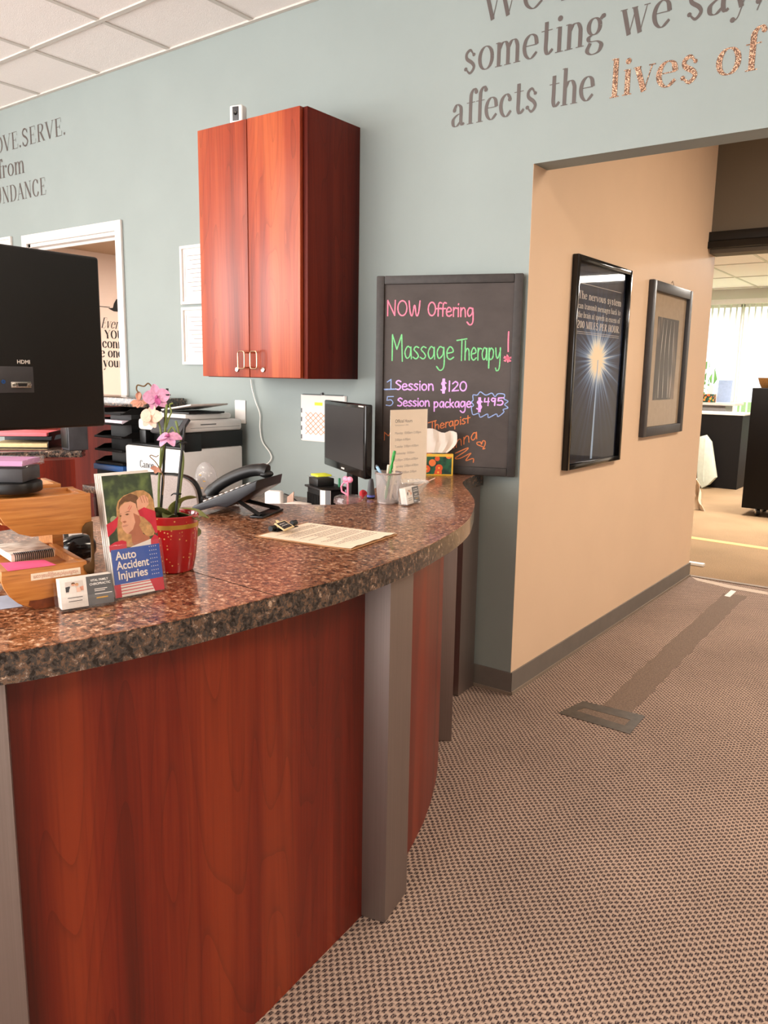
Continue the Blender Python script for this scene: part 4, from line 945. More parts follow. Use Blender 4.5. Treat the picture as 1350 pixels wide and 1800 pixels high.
# ================================================================ HALL POSTERS
def framed(name, label, cat, y0, y1, z0, z1, fw, fm, depth=.022, group=None):
    t = thing(name, label, cat, (HX, (y0 + y1) / 2, z0), group=group)
    mb = MB()
    for q in ((y0, y0 + fw, z0, z1), (y1 - fw, y1, z0, z1), (y0 + fw, y1 - fw, z0, z0 + fw), (y0 + fw, y1 - fw, z1 - fw, z1)): mb.box(HX + .001, HX + depth, *q, .003)
    obj('frame', mb, fm, t, world=True)
    return t
def starburst():
    m, t, b = nt('dark_starburst_print')
    tc = t.nodes.new('ShaderNodeTexCoord'); mp = t.nodes.new('ShaderNodeMapping'); t.links.new(tc.outputs['Object'], mp.inputs[0])
    sp = t.nodes.new('ShaderNodeSeparateXYZ'); t.links.new(mp.outputs[0], sp.inputs[0])
    y = sp.outputs[1]; z = math_(t, 'SUBTRACT', sp.outputs[2], .50)
    r2 = math_(t, 'SQRT', math_(t, 'ADD', math_(t, 'MULTIPLY', y, y), math_(t, 'MULTIPLY', z, z)))
    an = math_(t, 'ARCTAN2', z, y)
    cv = t.nodes.new('ShaderNodeCombineXYZ'); t.links.new(math_(t, 'MULTIPLY', math_(t, 'COSINE', an), 9.0), cv.inputs[0]); t.links.new(math_(t, 'MULTIPLY', math_(t, 'SINE', an), 9.0), cv.inputs[1])
    no = N(t, 'ShaderNodeTexNoise', Scale=1.4, Detail=3.0); t.links.new(cv.outputs[0], no.inputs['Vector'])
    rays = math_(t, 'POWER', no.outputs['Fac'], 3.0)
    core = math_(t, 'EXPONENT', math_(t, 'MULTIPLY', math_(t, 'MULTIPLY', r2, r2), -170.0))
    halo = math_(t, 'EXPONENT', math_(t, 'MULTIPLY', r2, -6.5))
    s = math_(t, 'ADD', core, math_(t, 'MULTIPLY', halo, math_(t, 'ADD', math_(t, 'MULTIPLY', rays, 4.2), .16)))
    rp = ramp(t, s, [(0.0, '#0b0b12'), (0.18, '#26334f'), (0.42, '#6b88b0'), (0.7, '#d9dfdc'), (1.0, '#f6e3c4')])
    t.links.new(rp.outputs[0], b.inputs['Base Color']); b.inputs['Roughness'].default_value = .4; b.inputs['Specular IOR Level'].default_value = .05
    return m
p1 = framed('poster', 'tall black-framed starburst poster about the nervous system, nearer the hall corner', 'poster', 3.357, 4.025, .940, 1.884, .024, M['gloss'], .03, 'framed hall posters')
mb = MB(); mb.box(-.003, 0, -.322, .322, .01, .934); o = obj('print', mb, starburst(), p1); o.location = (.006, 0, 0)
mb = MB(); mb.box(0, .0015, -.312, .312, .022, .922); o = obj('glazing', mb, M['glazing'], p1); o.location = (.0125, 0, 0)
# spine of light down the print
mb = MB(); mb.face([(.0066, -.018, .03), (.0066, .006, .03), (.0066, .012, .5), (.0066, .004, .5)]); obj('light_streak', mb, plain('pale_blue_print', '#8fb0d6', .4), p1, smooth=False)
for s, z, h in (('The nervous system', .765, .046), ('can transmit messages back to', .722, .036), ('the brain at speeds in excess of', .683, .036), ('MILES PER HOUR.', .637, .044)):
    if s[0] == 'M': s = '200 ' + s
    mb = serif_text(s, h, 1.25 if s[0] == '2' else 1.1, .02); xs = [v.co.x for v in mb.bm.verts]; k = .52 / (max(xs) - min(xs))
    put(mb, Matrix(((0, 0, 1, .0068), (k, 0, 0, -.26), (0, 1, 0, z), (0, 0, 0, 1))))
    obj('lettering', mb, M['lgrey'], p1, smooth=False)
mb = MB()
for z in (.62, .612, .83): mb.face([(.0068, -.26, z), (.0068, .26, z), (.0068, .26, z + .0016), (.0068, -.26, z + .0016)])
obj('rule', mb, M['lgrey'], p1, smooth=False)
p2 = framed('picture', 'grey-framed matted picture of shadowy bare figures, farther down the hall', 'picture', 4.362, 5.085, 1.036, 1.878, .052, M['greyt'], .028, 'framed hall posters')
mb = MB(); mb.box(.002, .007, -.32, .32, .04, .80); obj('mat_board', mb, plain('beige_mat_board', '#a8957f', .8, spec=.05), p2)
def torso():
    m, t, b = nt('shadowy_figure_print')
    v = coords(t, (1, 8, 2.2)); n = N(t, 'ShaderNodeTexNoise', Scale=1.2, Detail=2.0, Distortion=.6); t.links.new(v, n.inputs['Vector'])
    r = ramp(t, n.outputs['Fac'], [(.4, '#050404'), (.58, '#2a2423'), (.74, '#7d6a5d')]); t.links.new(r.outputs[0], b.inputs['Base Color']); b.inputs['Roughness'].default_value = .4; b.inputs['Specular IOR Level'].default_value = .05
    return m
mb = MB(); mb.box(.0071, .0085, -.19, .19, .2, .66); obj('print', mb, torso(), p2)
mb = MB()
for y, a in ((-.1, .02), (-.03, -.02), (.05, .03), (.11, -.01)):
    pts = [Vector((y + a * .5 * math.sin(k / 5 + y * 30), .21 + k * .02)) for k in range(23)]; ribbon(mb, pts, [.005 + .003 * math.sin(k * .5) for k in range(23)], abs(a) * 1e-3)
put(mb, Matrix(((0, 0, 1, .0088), (1, 0, 0, 0), (0, 1, 0, 0), (0, 0, 0, 1)))); obj('figure_outline', mb, M['lgrey'], p2, smooth=False)
mb = MB(); mb.box(.010, .0115, -.312, .312, .05, .79); obj('glazing', mb, M['glazing'], p2)
mb = MB(); mb.tube([(.02, 0, .842), (.012, 0, .868), (.006, 0, .855)], .003, 6); obj('hook', mb, M['chrome'], p2)

# ================================================================ SMALL THINGS ON THE TEAL WALL
def cert(label, x0, x1, z0, z1, group):
    t = thing('certificate_frame', label, 'picture frame', ((x0 + x1) / 2, WALL, z0), group=group)
    mb = MB(); fw = .016
    for q in ((x0, x0 + fw, z0, z1), (x1 - fw, x1, z0, z1), (x0 + fw, x1 - fw, z0, z0 + fw), (x0 + fw, x1 - fw, z1 - fw, z1)): mb.box(q[0], q[1], WALL - .018, WALL - .0005, q[2], q[3], .002)
    obj('frame', mb, M['trim'], t, world=True)
    mb = MB(); mb.box(x0 + .01, x1 - .01, WALL - .006, WALL - .001, z0 + .01, z1 - .01); obj('certificate', mb, M['paper'], t, world=True)
    mb = MB()
    for k in range(9):
        zz = z1 - .055 - k * (z1 - z0 - .1) / 9; a = .03 + .02 * (k % 3); mb.box(x0 + a + .02, x1 - a, WALL - .0068, WALL - .006, zz, zz + .003)
    mb.box(x0 + .03, x0 + .032, WALL - .0068, WALL - .006, z0 + .04, z1 - .04)
    obj('print', mb, M['inkl'], t, world=True)
cert('white certificate frame beside the wall cabinet, the upper of two', -3.563, -3.30, 1.714, 2.021, 'white certificate frames')
cert('white certificate frame beside the wall cabinet, the lower of two', -3.563, -3.30, 1.392, 1.699, 'white certificate frames')
cert('white frame at the left edge beside the office doorway', -5.65, -5.27, 1.75, 2.218, 'white certificate frames')
t = thing('wall_plate', 'blank white electrical plate on the wall right of the printer', 'wall plate', (-3.12, WALL, 1.088))
mb = MB(); mb.box(-3.161, -3.081, WALL - .007, WALL - .0005, 1.088, 1.210, .003); obj('plate', mb, M['white'], t, world=True)
for z in (1.107, 1.191):
    mb = MB(); mb.lathe([(0, 0), (.0035, 0), (.003, .0012), (0, .0014)], mx=Matrix.Translation((-3.121, WALL - .007, z)) @ Matrix.Rotation(PI / 2, 4, 'X'), n=10)
    obj('screw', mb, M['lgrey'], t, world=True)
# wall calendar
t = thing('wall_calendar', 'white wall calendar with orange crossed-out days behind the small monitor', 'calendar', (-2.54, WALL, 1.03))
x0, x1, z0, z1 = -2.685, -2.405, 1.03, 1.252
mb = MB(); mb.box(x0 + .004, x1 + .006, WALL - .006, WALL - .0005, z0 - .004, z1); obj('backing', mb, M['lgrey'], t, world=True)
mb = MB(); mb.box(x0, x1, WALL - .009, WALL - .006, z0, z1); obj('page', mb, M['paper'], t, world=True)
for half in (range(0, 16), range(19, 34)):
  mb = MB()
  for k in half:
    xx = x0 + .012 + k * (x1 - x0 - .024) / 33; mb.tube([(xx, WALL - .0055, z1 - .006), (xx, WALL - .0115, z1 + .001), (xx, WALL - .004, z1 + .004)], .0011, 5)
  obj('wire_binding', mb, M['greyt'], t, world=True)
mb = MB(); gx0, gx1, gz0, gz1 = x0 + .03, x1 - .015, z0 + .03, z1 - .085
nx, nz = 7, 4; cw_, ch = (gx1 - gx0) / nx, (gz1 - gz0) / nz
def bar(mb, p, q, w, y):
    p, q = Vector(p), Vector(q); d = (q - p).normalized(); n = Vector((-d.y, d.x)) * w / 2
    mb.face([(v.x, y, v.y) for v in (p + n, p - n, q - n, q + n)])
for i in range(nx):
    for j in range(nz):
        a, b_ = (gx0 + i * cw_, gz0 + j * ch), (gx0 + (i + 1) * cw_, gz0 + (j + 1) * ch)
        bar(mb, a, b_, .0028, WALL - .0094); bar(mb, (a[0], b_[1]), (b_[0], a[1]), .0028, WALL - .0094)
obj('crossed_days', mb, M['orange'], t, world=True, smooth=False)
for k in range(4):
    mb = MB(); mb.box(x0 - .001, x0 + .008, WALL - .0094, WALL - .009, z0 + .005 + k * .043, z0 + .027 + k * .043); obj('month_tab', mb, M['slate'], t, world=True)
mb = MB(); mb.box(x0 + .09, x0 + .14, WALL - .0096, WALL - .009, z1 - .05, z1 - .035); obj('sticky_flag', mb, M['yellow'], t, world=True)
mb = MB(); mb.lathe([(0, .012), (.006, .01), (.004, .003), (.008, 0)], mx=Matrix.Translation((-2.55, WALL - .002, z1 + .006)) @ Matrix.Rotation(PI / 2, 4, 'X'), n=10); obj('push_pin', mb, M['slate'], t, world=True)

# ================================================================ FLOOR TAPE
def floor_poly(px, z0, z1): return [tuple(PZ(x, y, 0)[:2]) for x, y in px]
ft = thing('tape_patch', 'rectangle of grey duct tape stuck on the hall carpet', 'tape', PZ(1060, 1262, 0))
mb = MB()
oc = floor_poly([(981, 1254), (1025, 1233), (1134, 1259), (1107, 1291)], 0, 0); ic = floor_poly([(1013, 1250), (1028, 1245), (1108, 1266), (1098, 1276)], 0, 0)
for i in range(4):
    j = (i + 1) % 4; mb.prism([oc[i], oc[j], ic[j], ic[i]], .0003, .0022)
obj('tape_strip', mb, M['tape'], ft, world=True)
mb = MB(); mb.prism(ic, .0003, .0014); obj('clear_window', mb, M['tape2'], ft, world=True)
rj = random.Random(11); A_ = [PZ(x, y, 0) for x, y in ((1059, 1240), (1130, 1172), (1200, 1110), (1272, 1043))]; B_ = [PZ(x, y, 0) for x, y in ((1110, 1254), (1175, 1187), (1240, 1120), (1312, 1048))]
def along(P_, k): i = min(int(k), 2); return P_[i].lerp(P_[i + 1], k - i)
ea = [tuple((along(A_, 3 * k / 40) + Vector((rj.uniform(-.006, .006), 0, 0)))[:2]) for k in range(41)]; eb = [tuple((along(B_, 3 * k / 40) + Vector((rj.uniform(-.006, .006), 0, 0)))[:2]) for k in range(41)]
mb = MB()
for k in range(40): mb.prism([ea[k], ea[k + 1], eb[k + 1], eb[k]], .0003, .0012)
solo('floor_tape', 'long worn strip of tape along the hall carpet towards the far doorway', 'tape', mb, M['tape2'])
mb = MB(); mb.prism(floor_poly([(1214, 1014), (1290, 1030), (1350, 1041), (1350, 1046), (1280, 1034), (1226, 1021)], 0, 0), .0003, .0014)
solo('floor_tape', 'pale strip of tape across the carpet at the far doorway', 'tape', mb, plain('pale_tan_tape', '#b3a08f', .7, spec=.15))
mb = MB(); mb.prism(floor_poly([(1273, 1048), (1285, 1038), (1294, 1040), (1283, 1050)], 0, 0), .0013, .003)
solo('floor_tape', 'short white tape scrap at the end of the long floor strip', 'tape', mb, M['paper'])
# ================================================================ THINGS ON THE COUNTER
TOP = CT + .0003
def local(root, px, py, axis, val):
    """where the sight line of a pixel meets a plane of the thing's own axes"""
    i = MXROOT[root.name].inverted(); o = i @ EYE; d = i.to_3x3() @ ray(px, py)
    return o + d * ((val - o[axis]) / d[axis])
def LY(root, px, py, y=0.0): q = local(root, px, py, 1, y); return (q.x, q.z)
def LZ(root, px, py, z=0.0): q = local(root, px, py, 2, z); return (q.x, q.y)
def at(px, py): q = PZ(px, py, TOP); return q
def rect_on(mb, u0, u1, v0, v1, w, mx): mb.face([mx @ Vector(p) for p in ((u0, v0, w), (u1, v0, w), (u1, v1, w), (u0, v1, w))])

# ---- tiered wooden desk tray
R = at(60, 1073)
org = thing('desk_tray', 'tiered amber oak desk tray with curved ends standing at the left of the counter', 'desk tray', R, rotz=math.radians(75))
low = [LY(org, *p) for p in [(3, 1015), (3, 1029), (8, 1042), (18, 1056), (33, 1067), (50, 1073), (62, 1074), (105, 1070), (158, 1062), (153, 992)]]
zb = min(p[1] for p in low); low = [(x, z - zb + .0005) for x, z in low]
upp = [LY(org, *p) for p in [(-16, 878), (-14, 890), (0, 909), (7, 920), (20, 931), (33, 939), (57, 944), (85, 941), (148, 937), (162, 934), (159, 867), (80, 871.5)]]
zt = [p for p in upp][-2][1]; upp[0] = (upp[0][0], zt); upp[-1] = (upp[-1][0], zt); upp[-2] = (upp[-2][0], zt)
lt = low[-1][1]; low[0] = (low[0][0], lt)
def tray(name, prof, W, top, fl):
    xs = [p[0] for p in prof]; x0, x1 = min(xs), max(xs)
    mb = MB()
    mb.prism(prof, 0, .011, 'y', bev=.0012); mb.prism(prof, W - .011, W, 'y', bev=.0012)
    zb_ = min(p[1] for p in prof)
    mb.box(x1 - .013, x1 - .0005, .0112, W - .0112, zb_ + .004, top - .0004, .001)
    mb.box(x0 + .004, x1 - .0132, .0112, W - .0112, top - fl - .006, top - fl)
    o = obj(name, mb, M['oak'], org)
    mb = MB(); mb.prism([(x1 - .0135, .0115), (x1 - .05, .0115), (x1 - .0135, .034)], top - fl + .0002, top - .001); obj('corner_brace', mb, M['oak'], o)
    return o
lo_t = tray('lower_tray', low, .20, lt, .014)
up_t = tray('upper_tray', upp, .10, zt, .006)
mb = MB()
q = [LZ(org, *p, zt - .004) for p in [(82, 841), (107, 850), (101, 855), (66, 852)]]
cx_, cy_ = q[1][0], q[1][1]
mb.box(cx_ - .11, cx_, cy_, cy_ + .10, zt - .075, zt - .016, .001); mb.box(cx_ - .11, cx_, cy_, cy_ + .01, zt - .016, zt - .004, .001); mb.box(cx_ - .01, cx_, cy_ + .01, cy_ + .10, zt - .016, zt - .004, .001)
mb.box(cx_ - .02, cx_, cy_ + .005, cy_ + .10, .0004, zt - .074)
obj('rear_tray', mb, M['oak'], org)
br = [(885, 330), (895, 280), (930, 240), (990, 222), (1000, 225), (1008, 400), (1016, 560), (1022, 690), (1015, 790), (985, 803), (940, 782), (912, 742), (905, 702), (940, 685), (972, 662), (985, 620), (985, 520), (977, 420), (965, 380), (930, 357), (890, 350)]
mb = MB(); mb.prism([LY(org, x / 6.136, 880 + y / 6.136, -.003) for x, y in br], -.004, -.0003, 'y', bev=.0008)
obj('bracket', mb, M['bronze'], org)
lab = [LY(org, *p, -.0005) for p in [(54, 1009), (141, 997), (142, 1009), (54.5, 1021)]]
mb = MB(); mb.face([(x, -.0006, z) for x, z in lab]); sl = obj('label_strip', mb, M['cream'], org, smooth=False)
me = sans('vitalfamilychiro@gmail.com', .011, width=lab[1][0] - lab[0][0] - .008)
dd = (Vector((lab[1][0] - lab[0][0], 0, lab[1][1] - lab[0][1]))).normalized(); uu = Vector((0, -1, 0)).cross(dd) * -1
put(me, frame_mx((lab[1][0] - .004, -.0010, lab[1][1] - .0035), -dd, (0, 0, -1))); obj('lettering', me, M['petalw'], sl, smooth=False)
mb = MB()
st = [LY(org, *p, -.0004) for p in [(52, 1056), (70, 1054), (100, 1047), (104, 1050), (104, 1068), (62, 1072), (50, 1064)]]
mb.face([(x, -.0005, max(z, .0015)) for x, z in st]); obj('worn_patch', mb, plain('worn_oak_stain', '#6b3213', .5, var=.3, scale=90), org, smooth=False)
# spiral notebook on the lower tray
nz = lt + .0004
c = [LZ(org, *p, nz) for p in [(21, 988.5), (98, 978.5)]]
a, b_ = Vector(c[0]), Vector(c[1]); d = (b_ - a).normalized(); L = (b_ - a).length
nb = thing('spiral_notebook', 'small spiral notebook with a pale printed cover lying on the lower wooden tray', 'notebook', MXROOT[org.name] @ Vector((a.x, a.y, nz)), rotz=math.radians(75) + math.atan2(d.y, d.x))
mb = MB(); mb.box(0, L, .003, .105, .0, .012, .0006); obj('pages', mb, M['cream'], nb)
mb = MB(); mb.box(-.001, L + .001, .002, .106, .0121, .0132, .0003)
def cover():
    m, t, b = nt('pale_landscape_cover'); n = N(t, 'ShaderNodeTexNoise', Scale=30.0, Detail=4.0); t.links.new(coords(t, (1, 2, 1)), n.inputs['Vector'])
    r = ramp(t, n.outputs['Fac'], [(.35, '#8f7d72'), (.5, '#cbbcae'), (.65, '#e6ddd3')]); t.links.new(r.outputs[0], b.inputs['Base Color']); b.inputs['Roughness'].default_value = .35; return m
obj('cover', mb, cover(), nb)
mb = MB(); pts = []
for k in range(20 * 10):
    an = k / 10 * 2 * PI; pts.append((L * .06 + L * .9 * k / 200, .004 + .006 * math.cos(an), .0075 + .0075 * math.sin(an)))
mb.tube(pts, .0009, 5); obj('spiral_wire', mb, M['black'], nb)
# pink note on the tray front edge
mb = MB(); q = [LZ(org, *p, lt + .0006) for p in [(0, 990), (77, 984), (104, 996.5), (22, 1010)]]
q = [(x, max(y, .0005)) for x, y in q]
mb.prism([tuple((MXROOT[org.name] @ Vector((x, y, 0)))[:2]) for x, y in q], R.z + lt + .0004, R.z + lt + .0009)
pn = solo('sticky_note', 'hot pink sticky note with handwriting on the front edge of the lower wooden tray', 'note', mb, M['hotpink'])
mb = MB()
for yy, x1_ in ((.006, .05), (.0, .046)):
    ribbon(mb, [Vector((x1_ * k / 40, yy + .0011 * math.sin(k * 2.1) + .0006 * math.sin(k * .9))) for k in range(41)], [.0005] * 41)
q0 = MXROOT[org.name] @ Vector((q[3][0] + .006, q[3][1] + .003, 0)); dr = (MXROOT[org.name].to_3x3() @ Vector((q[2][0] - q[3][0], q[2][1] - q[3][1], 0))).normalized()
put(mb, frame_mx((q0.x - pn.location.x, q0.y - pn.location.y, R.z + lt + .0011 - pn.location.z), dr, Vector((-dr.y, dr.x, 0)))); obj('handwriting', mb, M['ink'], pn, smooth=False)
# sheet of paper under the tray
mb = MB(); mb.prism([tuple(at(*p)[:2]) for p in [(-30, 1052), (18, 1046), (40, 1066), (-10, 1073)]], TOP, TOP + .0006)
solo('paper_sheet', 'pale blue printed sheet lying on the counter beneath the wooden tray', 'paper', mb, plain('pale_blue_paper', '#aab4c8', .7))

# ---- note dispenser on the upper tray
z0 = zt + .0004
ncr = LZ(org, 41, 853, zt + .016)
nd = thing('note_dispenser', 'black desk note dispenser holding lilac notes on top of the wooden tray', 'note dispenser', MXROOT[org.name] @ Vector((ncr[0], max(ncr[1], .020), z0)), rotz=math.radians(75 + 53))
mb = MB(); mb.box(0, .076, 0, .076, .019, .044, .003); obj('block', mb, M['greyt'], nd)
mb = MB()
ring = []
for k in range(36):
    an = 2 * PI * k / 36; ring.append((.035 + .052 * math.copysign(abs(math.cos(an)) ** .75, math.cos(an)), .038 + .058 * math.copysign(abs(math.sin(an)) ** .75, math.sin(an))))
i_ = (Matrix.Rotation(math.radians(53), 3, 'Z')).inverted()
ring = [(ix, iy) for ix, iy in ring]
mb.prism([(x * .86 - .0, y * .86 + .002) for x, y in ring], 0, .0188, bev=.004); obj('base', mb, M['black'], nd)
mb = MB(); t0, t1, zq = -.006, .082, .0445
mb.box(t0, t1, t0, t1, zq, zq + .0035, .001)
for q in ((t0, t1, t0, t0 + .004), (t0, t1, t1 - .004, t1), (t0, t0 + .004, t0 + .004, t1 - .004), (t1 - .004, t1, t0 + .004, t1 - .004)): mb.box(*q, zq + .0035, zq + .014, .001)
obj('clear_tray', mb, M['acrylic'], nd)
mb = MB(); mb.box(.0, .076, .0, .076, zq + .0038, zq + .0125); obj('note_pad', mb, M['lilac'], nd)

# ---- glossy gadget and small stand behind the tray
g = at(137, 984)
ga = thing('desk_gadget', 'glossy black rounded gadget lying behind the wooden tray', 'gadget', g, rotz=math.radians(62))
mb = MB(); mb.lathe([(0, -.05), (.008, -.05), (.011, -.036), (.02, -.026), (.027, -.008), (.028, .012), (.024, .03), (.012, .038), (0, .039)], mx=Matrix.Translation((0, 0, .0282)) @ Matrix.Rotation(PI / 2, 4, 'Y'), n=28)
obj('body', mb, M['gloss'], ga)
mb = MB(); mb.lathe([(0, -.0505), (.0075, -.0505), (.0075, -.062), (.005, -.066), (0, -.066)], mx=Matrix.Translation((0, 0, .0282)) @ Matrix.Rotation(PI / 2, 4, 'Y'), n=16); obj('tip', mb, M['bronze'], ga)
g = at(132, 957)
sd = thing('card_stand', 'small black stand with a white card behind the glossy gadget', 'card stand', g, rotz=math.radians(70))
mb = MB(); mb.box(-.022, .022, 0, .03, 0, .004, .001); mb.prism([(0, .004), (.004, .004), (.022, .045), (.018, .045)], -.022, .022, 'x'); obj('stand', mb, M['black'], sd)
mb = MB(); mb.prism([(-.0004, .0045), (-.0012, .0045), (.0166, .045), (.0174, .045)], -.012, .019, 'x'); obj('card', mb, M['paper'], sd)

# ---- business card holders
def couple_photo(x0, x1, z0, z1, y, parent, mx):
    w, h = x1 - x0, z1 - z0
    def poly(pts, m, k, nm):
        mb = MB(); mb.face([mx @ Vector((x0 + u * w, y - .00006 * k, z0 + v * h)) for u, v in pts]); obj(nm, mb, m, parent, smooth=False)
    poly([(0, 0), (1, 0), (1, 1), (0, 1)], M['lgrey'], 1, 'photo')
    poly([(0, .1), (.25, .1), (.25, .6), (0, .55)], M['greyt'], 2, 'photo_detail')
    poly([(.75, .1), (1, .1), (1, .5), (.8, .45)], M['petalw'], 2, 'photo_detail')
    poly([(.15, 0), (.6, 0), (.62, .3), (.5, .52), (.35, .56), (.22, .4)], M['paper'], 3, 'photo_detail')
    poly([(.58, 0), (.85, 0), (.8, .35), (.68, .48), (.58, .35)], M['petalp'], 3, 'photo_detail')
    for cx, cy, r in ((.44, .72, .11), (.64, .64, .1)):
        poly([(cx + r * math.cos(a * PI / 6), cy + 1.25 * r * math.sin(a * PI / 6)) for a in range(12)], M['skin'], 4, 'photo_detail')
        poly([(cx + r * 1.05 * math.cos(a * PI / 6), cy + .04 + 1.3 * r * math.sin(a * PI / 6)) for a in range(7)], M['haird'] if cx < .5 else M['hair'], 5, 'photo_detail')
def card_holder(pl, pr, hlabel, clabel, group, detail=True):
    a, b_ = at(*pl), at(*pr); d = (b_ - a).normalized()
    h = thing('card_holder', hlabel, 'card holder', a + Vector((0, 0, .0002)), rotz=math.atan2(d.y, d.x), group='clear card holders on the counter')
    W = .096
    mb = MB(); mb.box(0, W, 0, .034, 0, .003, .001); obj('base', mb, M['acrylic'], h)
    mb = MB(); mb.box(0, W, -.001, .0012, .003, .026, .0006); obj('front_lip', mb, M['acrylic'], h)
    mb = MB(); mb.prism([(.030, .003), (.033, .003), (.042, .045), (.039, .045)], 0, W, 'x'); obj('back_plate', mb, M['acrylic'], h)
    for x in (0, W - .002):
        mb = MB(); mb.prism([(.0013, .0031), (.0298, .0031), (.034, .026), (.0013, .026)], x, x + .002, 'x'); obj('side_wall', mb, M['acrylic'], h)
    base = MXROOT[h.name]; til = Matrix.Rotation(math.radians(-11), 4, 'X')
    for k in range(4):
        lb = clabel if k == 0 else clabel.replace('front', 'hidden').split(' with ')[0].replace('printed ', '') + ' behind the printed one'
        c = thing('business_card', lb, 'business card', base @ Vector((.0035 + .0002 * k, .0035 + k * .0056, .0048)), rotz=math.atan2(d.y, d.x), group=group)
        mb = MB(); mb.box(0, .089, 0, .005, 0, .051 - .0004 * k, .0003); put(mb, til); obj('card', mb, M['paper'], c)
        if k: continue
        mb = MB(); mb.face([til @ Vector(p) for p in ((.0445, -.0002, 0), (.089, -.0002, 0), (.089, -.0002, .0505), (.0445, -.0002, .0505))]); obj('dark_half', mb, M['slate'], c, smooth=False)
        couple_photo(.009, .039, .0265, .046, -.0001, c, til)
        mb = MB()
        for i in range(7): rect = [(.002 + i * .006, 0), (.0022 + i * .006, 0)]; mb.face([til @ Vector(p) for p in ((rect[0][0], -.00005, .001), (rect[1][0], -.00005, .001), (rect[1][0], -.00005, .05), (rect[0][0], -.00005, .05))])
        for i in range(8): mb.face([til @ Vector(p) for p in ((.001, -.00005, .002 + i * .006), (.044, -.00005, .002 + i * .006), (.044, -.00005, .0022 + i * .006), (.001, -.00005, .0022 + i * .006))])
        obj('printed_grid', mb, M['lgrey'], c, smooth=False)
        def tx(s, x, z, size, m, w=None, bold=False):
            me = sans(s, size, bold, width=w); put(me, til @ Matrix(((1, 0, 0, x), (0, 0, -1, -.0005), (0, 1, 0, z), (0, 0, 0, 1)))); obj('lettering', me, m, c, smooth=False)
        tx('VITAL FAMILY', .0515, .041, .0056, M['white'], .031, True); tx('CHIROPRACTIC', .0495, .0345, .0056, M['white'], .036, True)
        mb = MB()
        for zz, w in ((.0265, .022), (.0235, .018), (.018, .03)): mb.box(.057, .057 + w, -.0006, -.0003, zz, zz + .0012)
        put(mb, til); obj('fine_print', mb, M['paper'], c)
        mb = MB(); mb.box(.059, .079, -.0006, -.0003, .0105, .0128); put(mb, til); obj('gold_print', mb, M['gold'], c)
        mb = MB(); mb.box(.011, .036, -.0006, -.0003, .0175, .0186); mb.box(.012, .035, -.0006, -.0003, .0115, .0126); put(mb, til); obj('fine_print', mb, M['ink'], c)
card_holder((107, 1079), (204, 1063), 'clear acrylic card holder in front of the brochure rack, the nearer of two', 'front printed business card in the nearer clear holder with a photo of a couple', 'business cards in the nearer holder')
card_holder((717, 890.5), (747, 881.5), 'clear acrylic card holder beside the glass bowl, the farther of two', 'front printed business card in the farther clear holder with a photo of a couple', 'business cards in the farther holder')

# ---- brochure rack
a, b_ = at(201, 1057.5), at(294, 1039); d = (b_ - a).normalized()
bh = thing('brochure_holder', 'clear acrylic brochure rack standing next to the red flower pot', 'brochure rack', a + Vector((0, 0, .0002)), rotz=math.atan2(d.y, d.x))
W = (b_ - a).length; lean = math.radians(-10)
mb = MB(); mb.box(0, W, -.002, .045, 0, .003, .001); obj('base', mb, M['acrylic'], bh)
mb = MB(); mb.box(0, W, -.0035, -.0015, .003, .10, .001); put(mb, Matrix.Rotation(lean, 4, 'X')); obj('front_panel', mb, M['acrylic'], bh)
mb = MB(); mb.box(0, W, .036, .038, .004, .19, .001); put(mb, Matrix.Rotation(lean, 4, 'X')); obj('back_panel', mb, M['acrylic'], bh)
for x in (0, W - .002):
    mb = MB(); mb.prism([(-.0013, .0042), (.0358, .0048), (.0358, .10), (-.0013, .10)], x, x + .002, 'x'); put(mb, Matrix.Rotation(lean, 4, 'X')); obj('side_wall', mb, M['acrylic'], bh)
BWd, BHt = W - .008, .222
til = Matrix.Rotation(lean, 4, 'X')
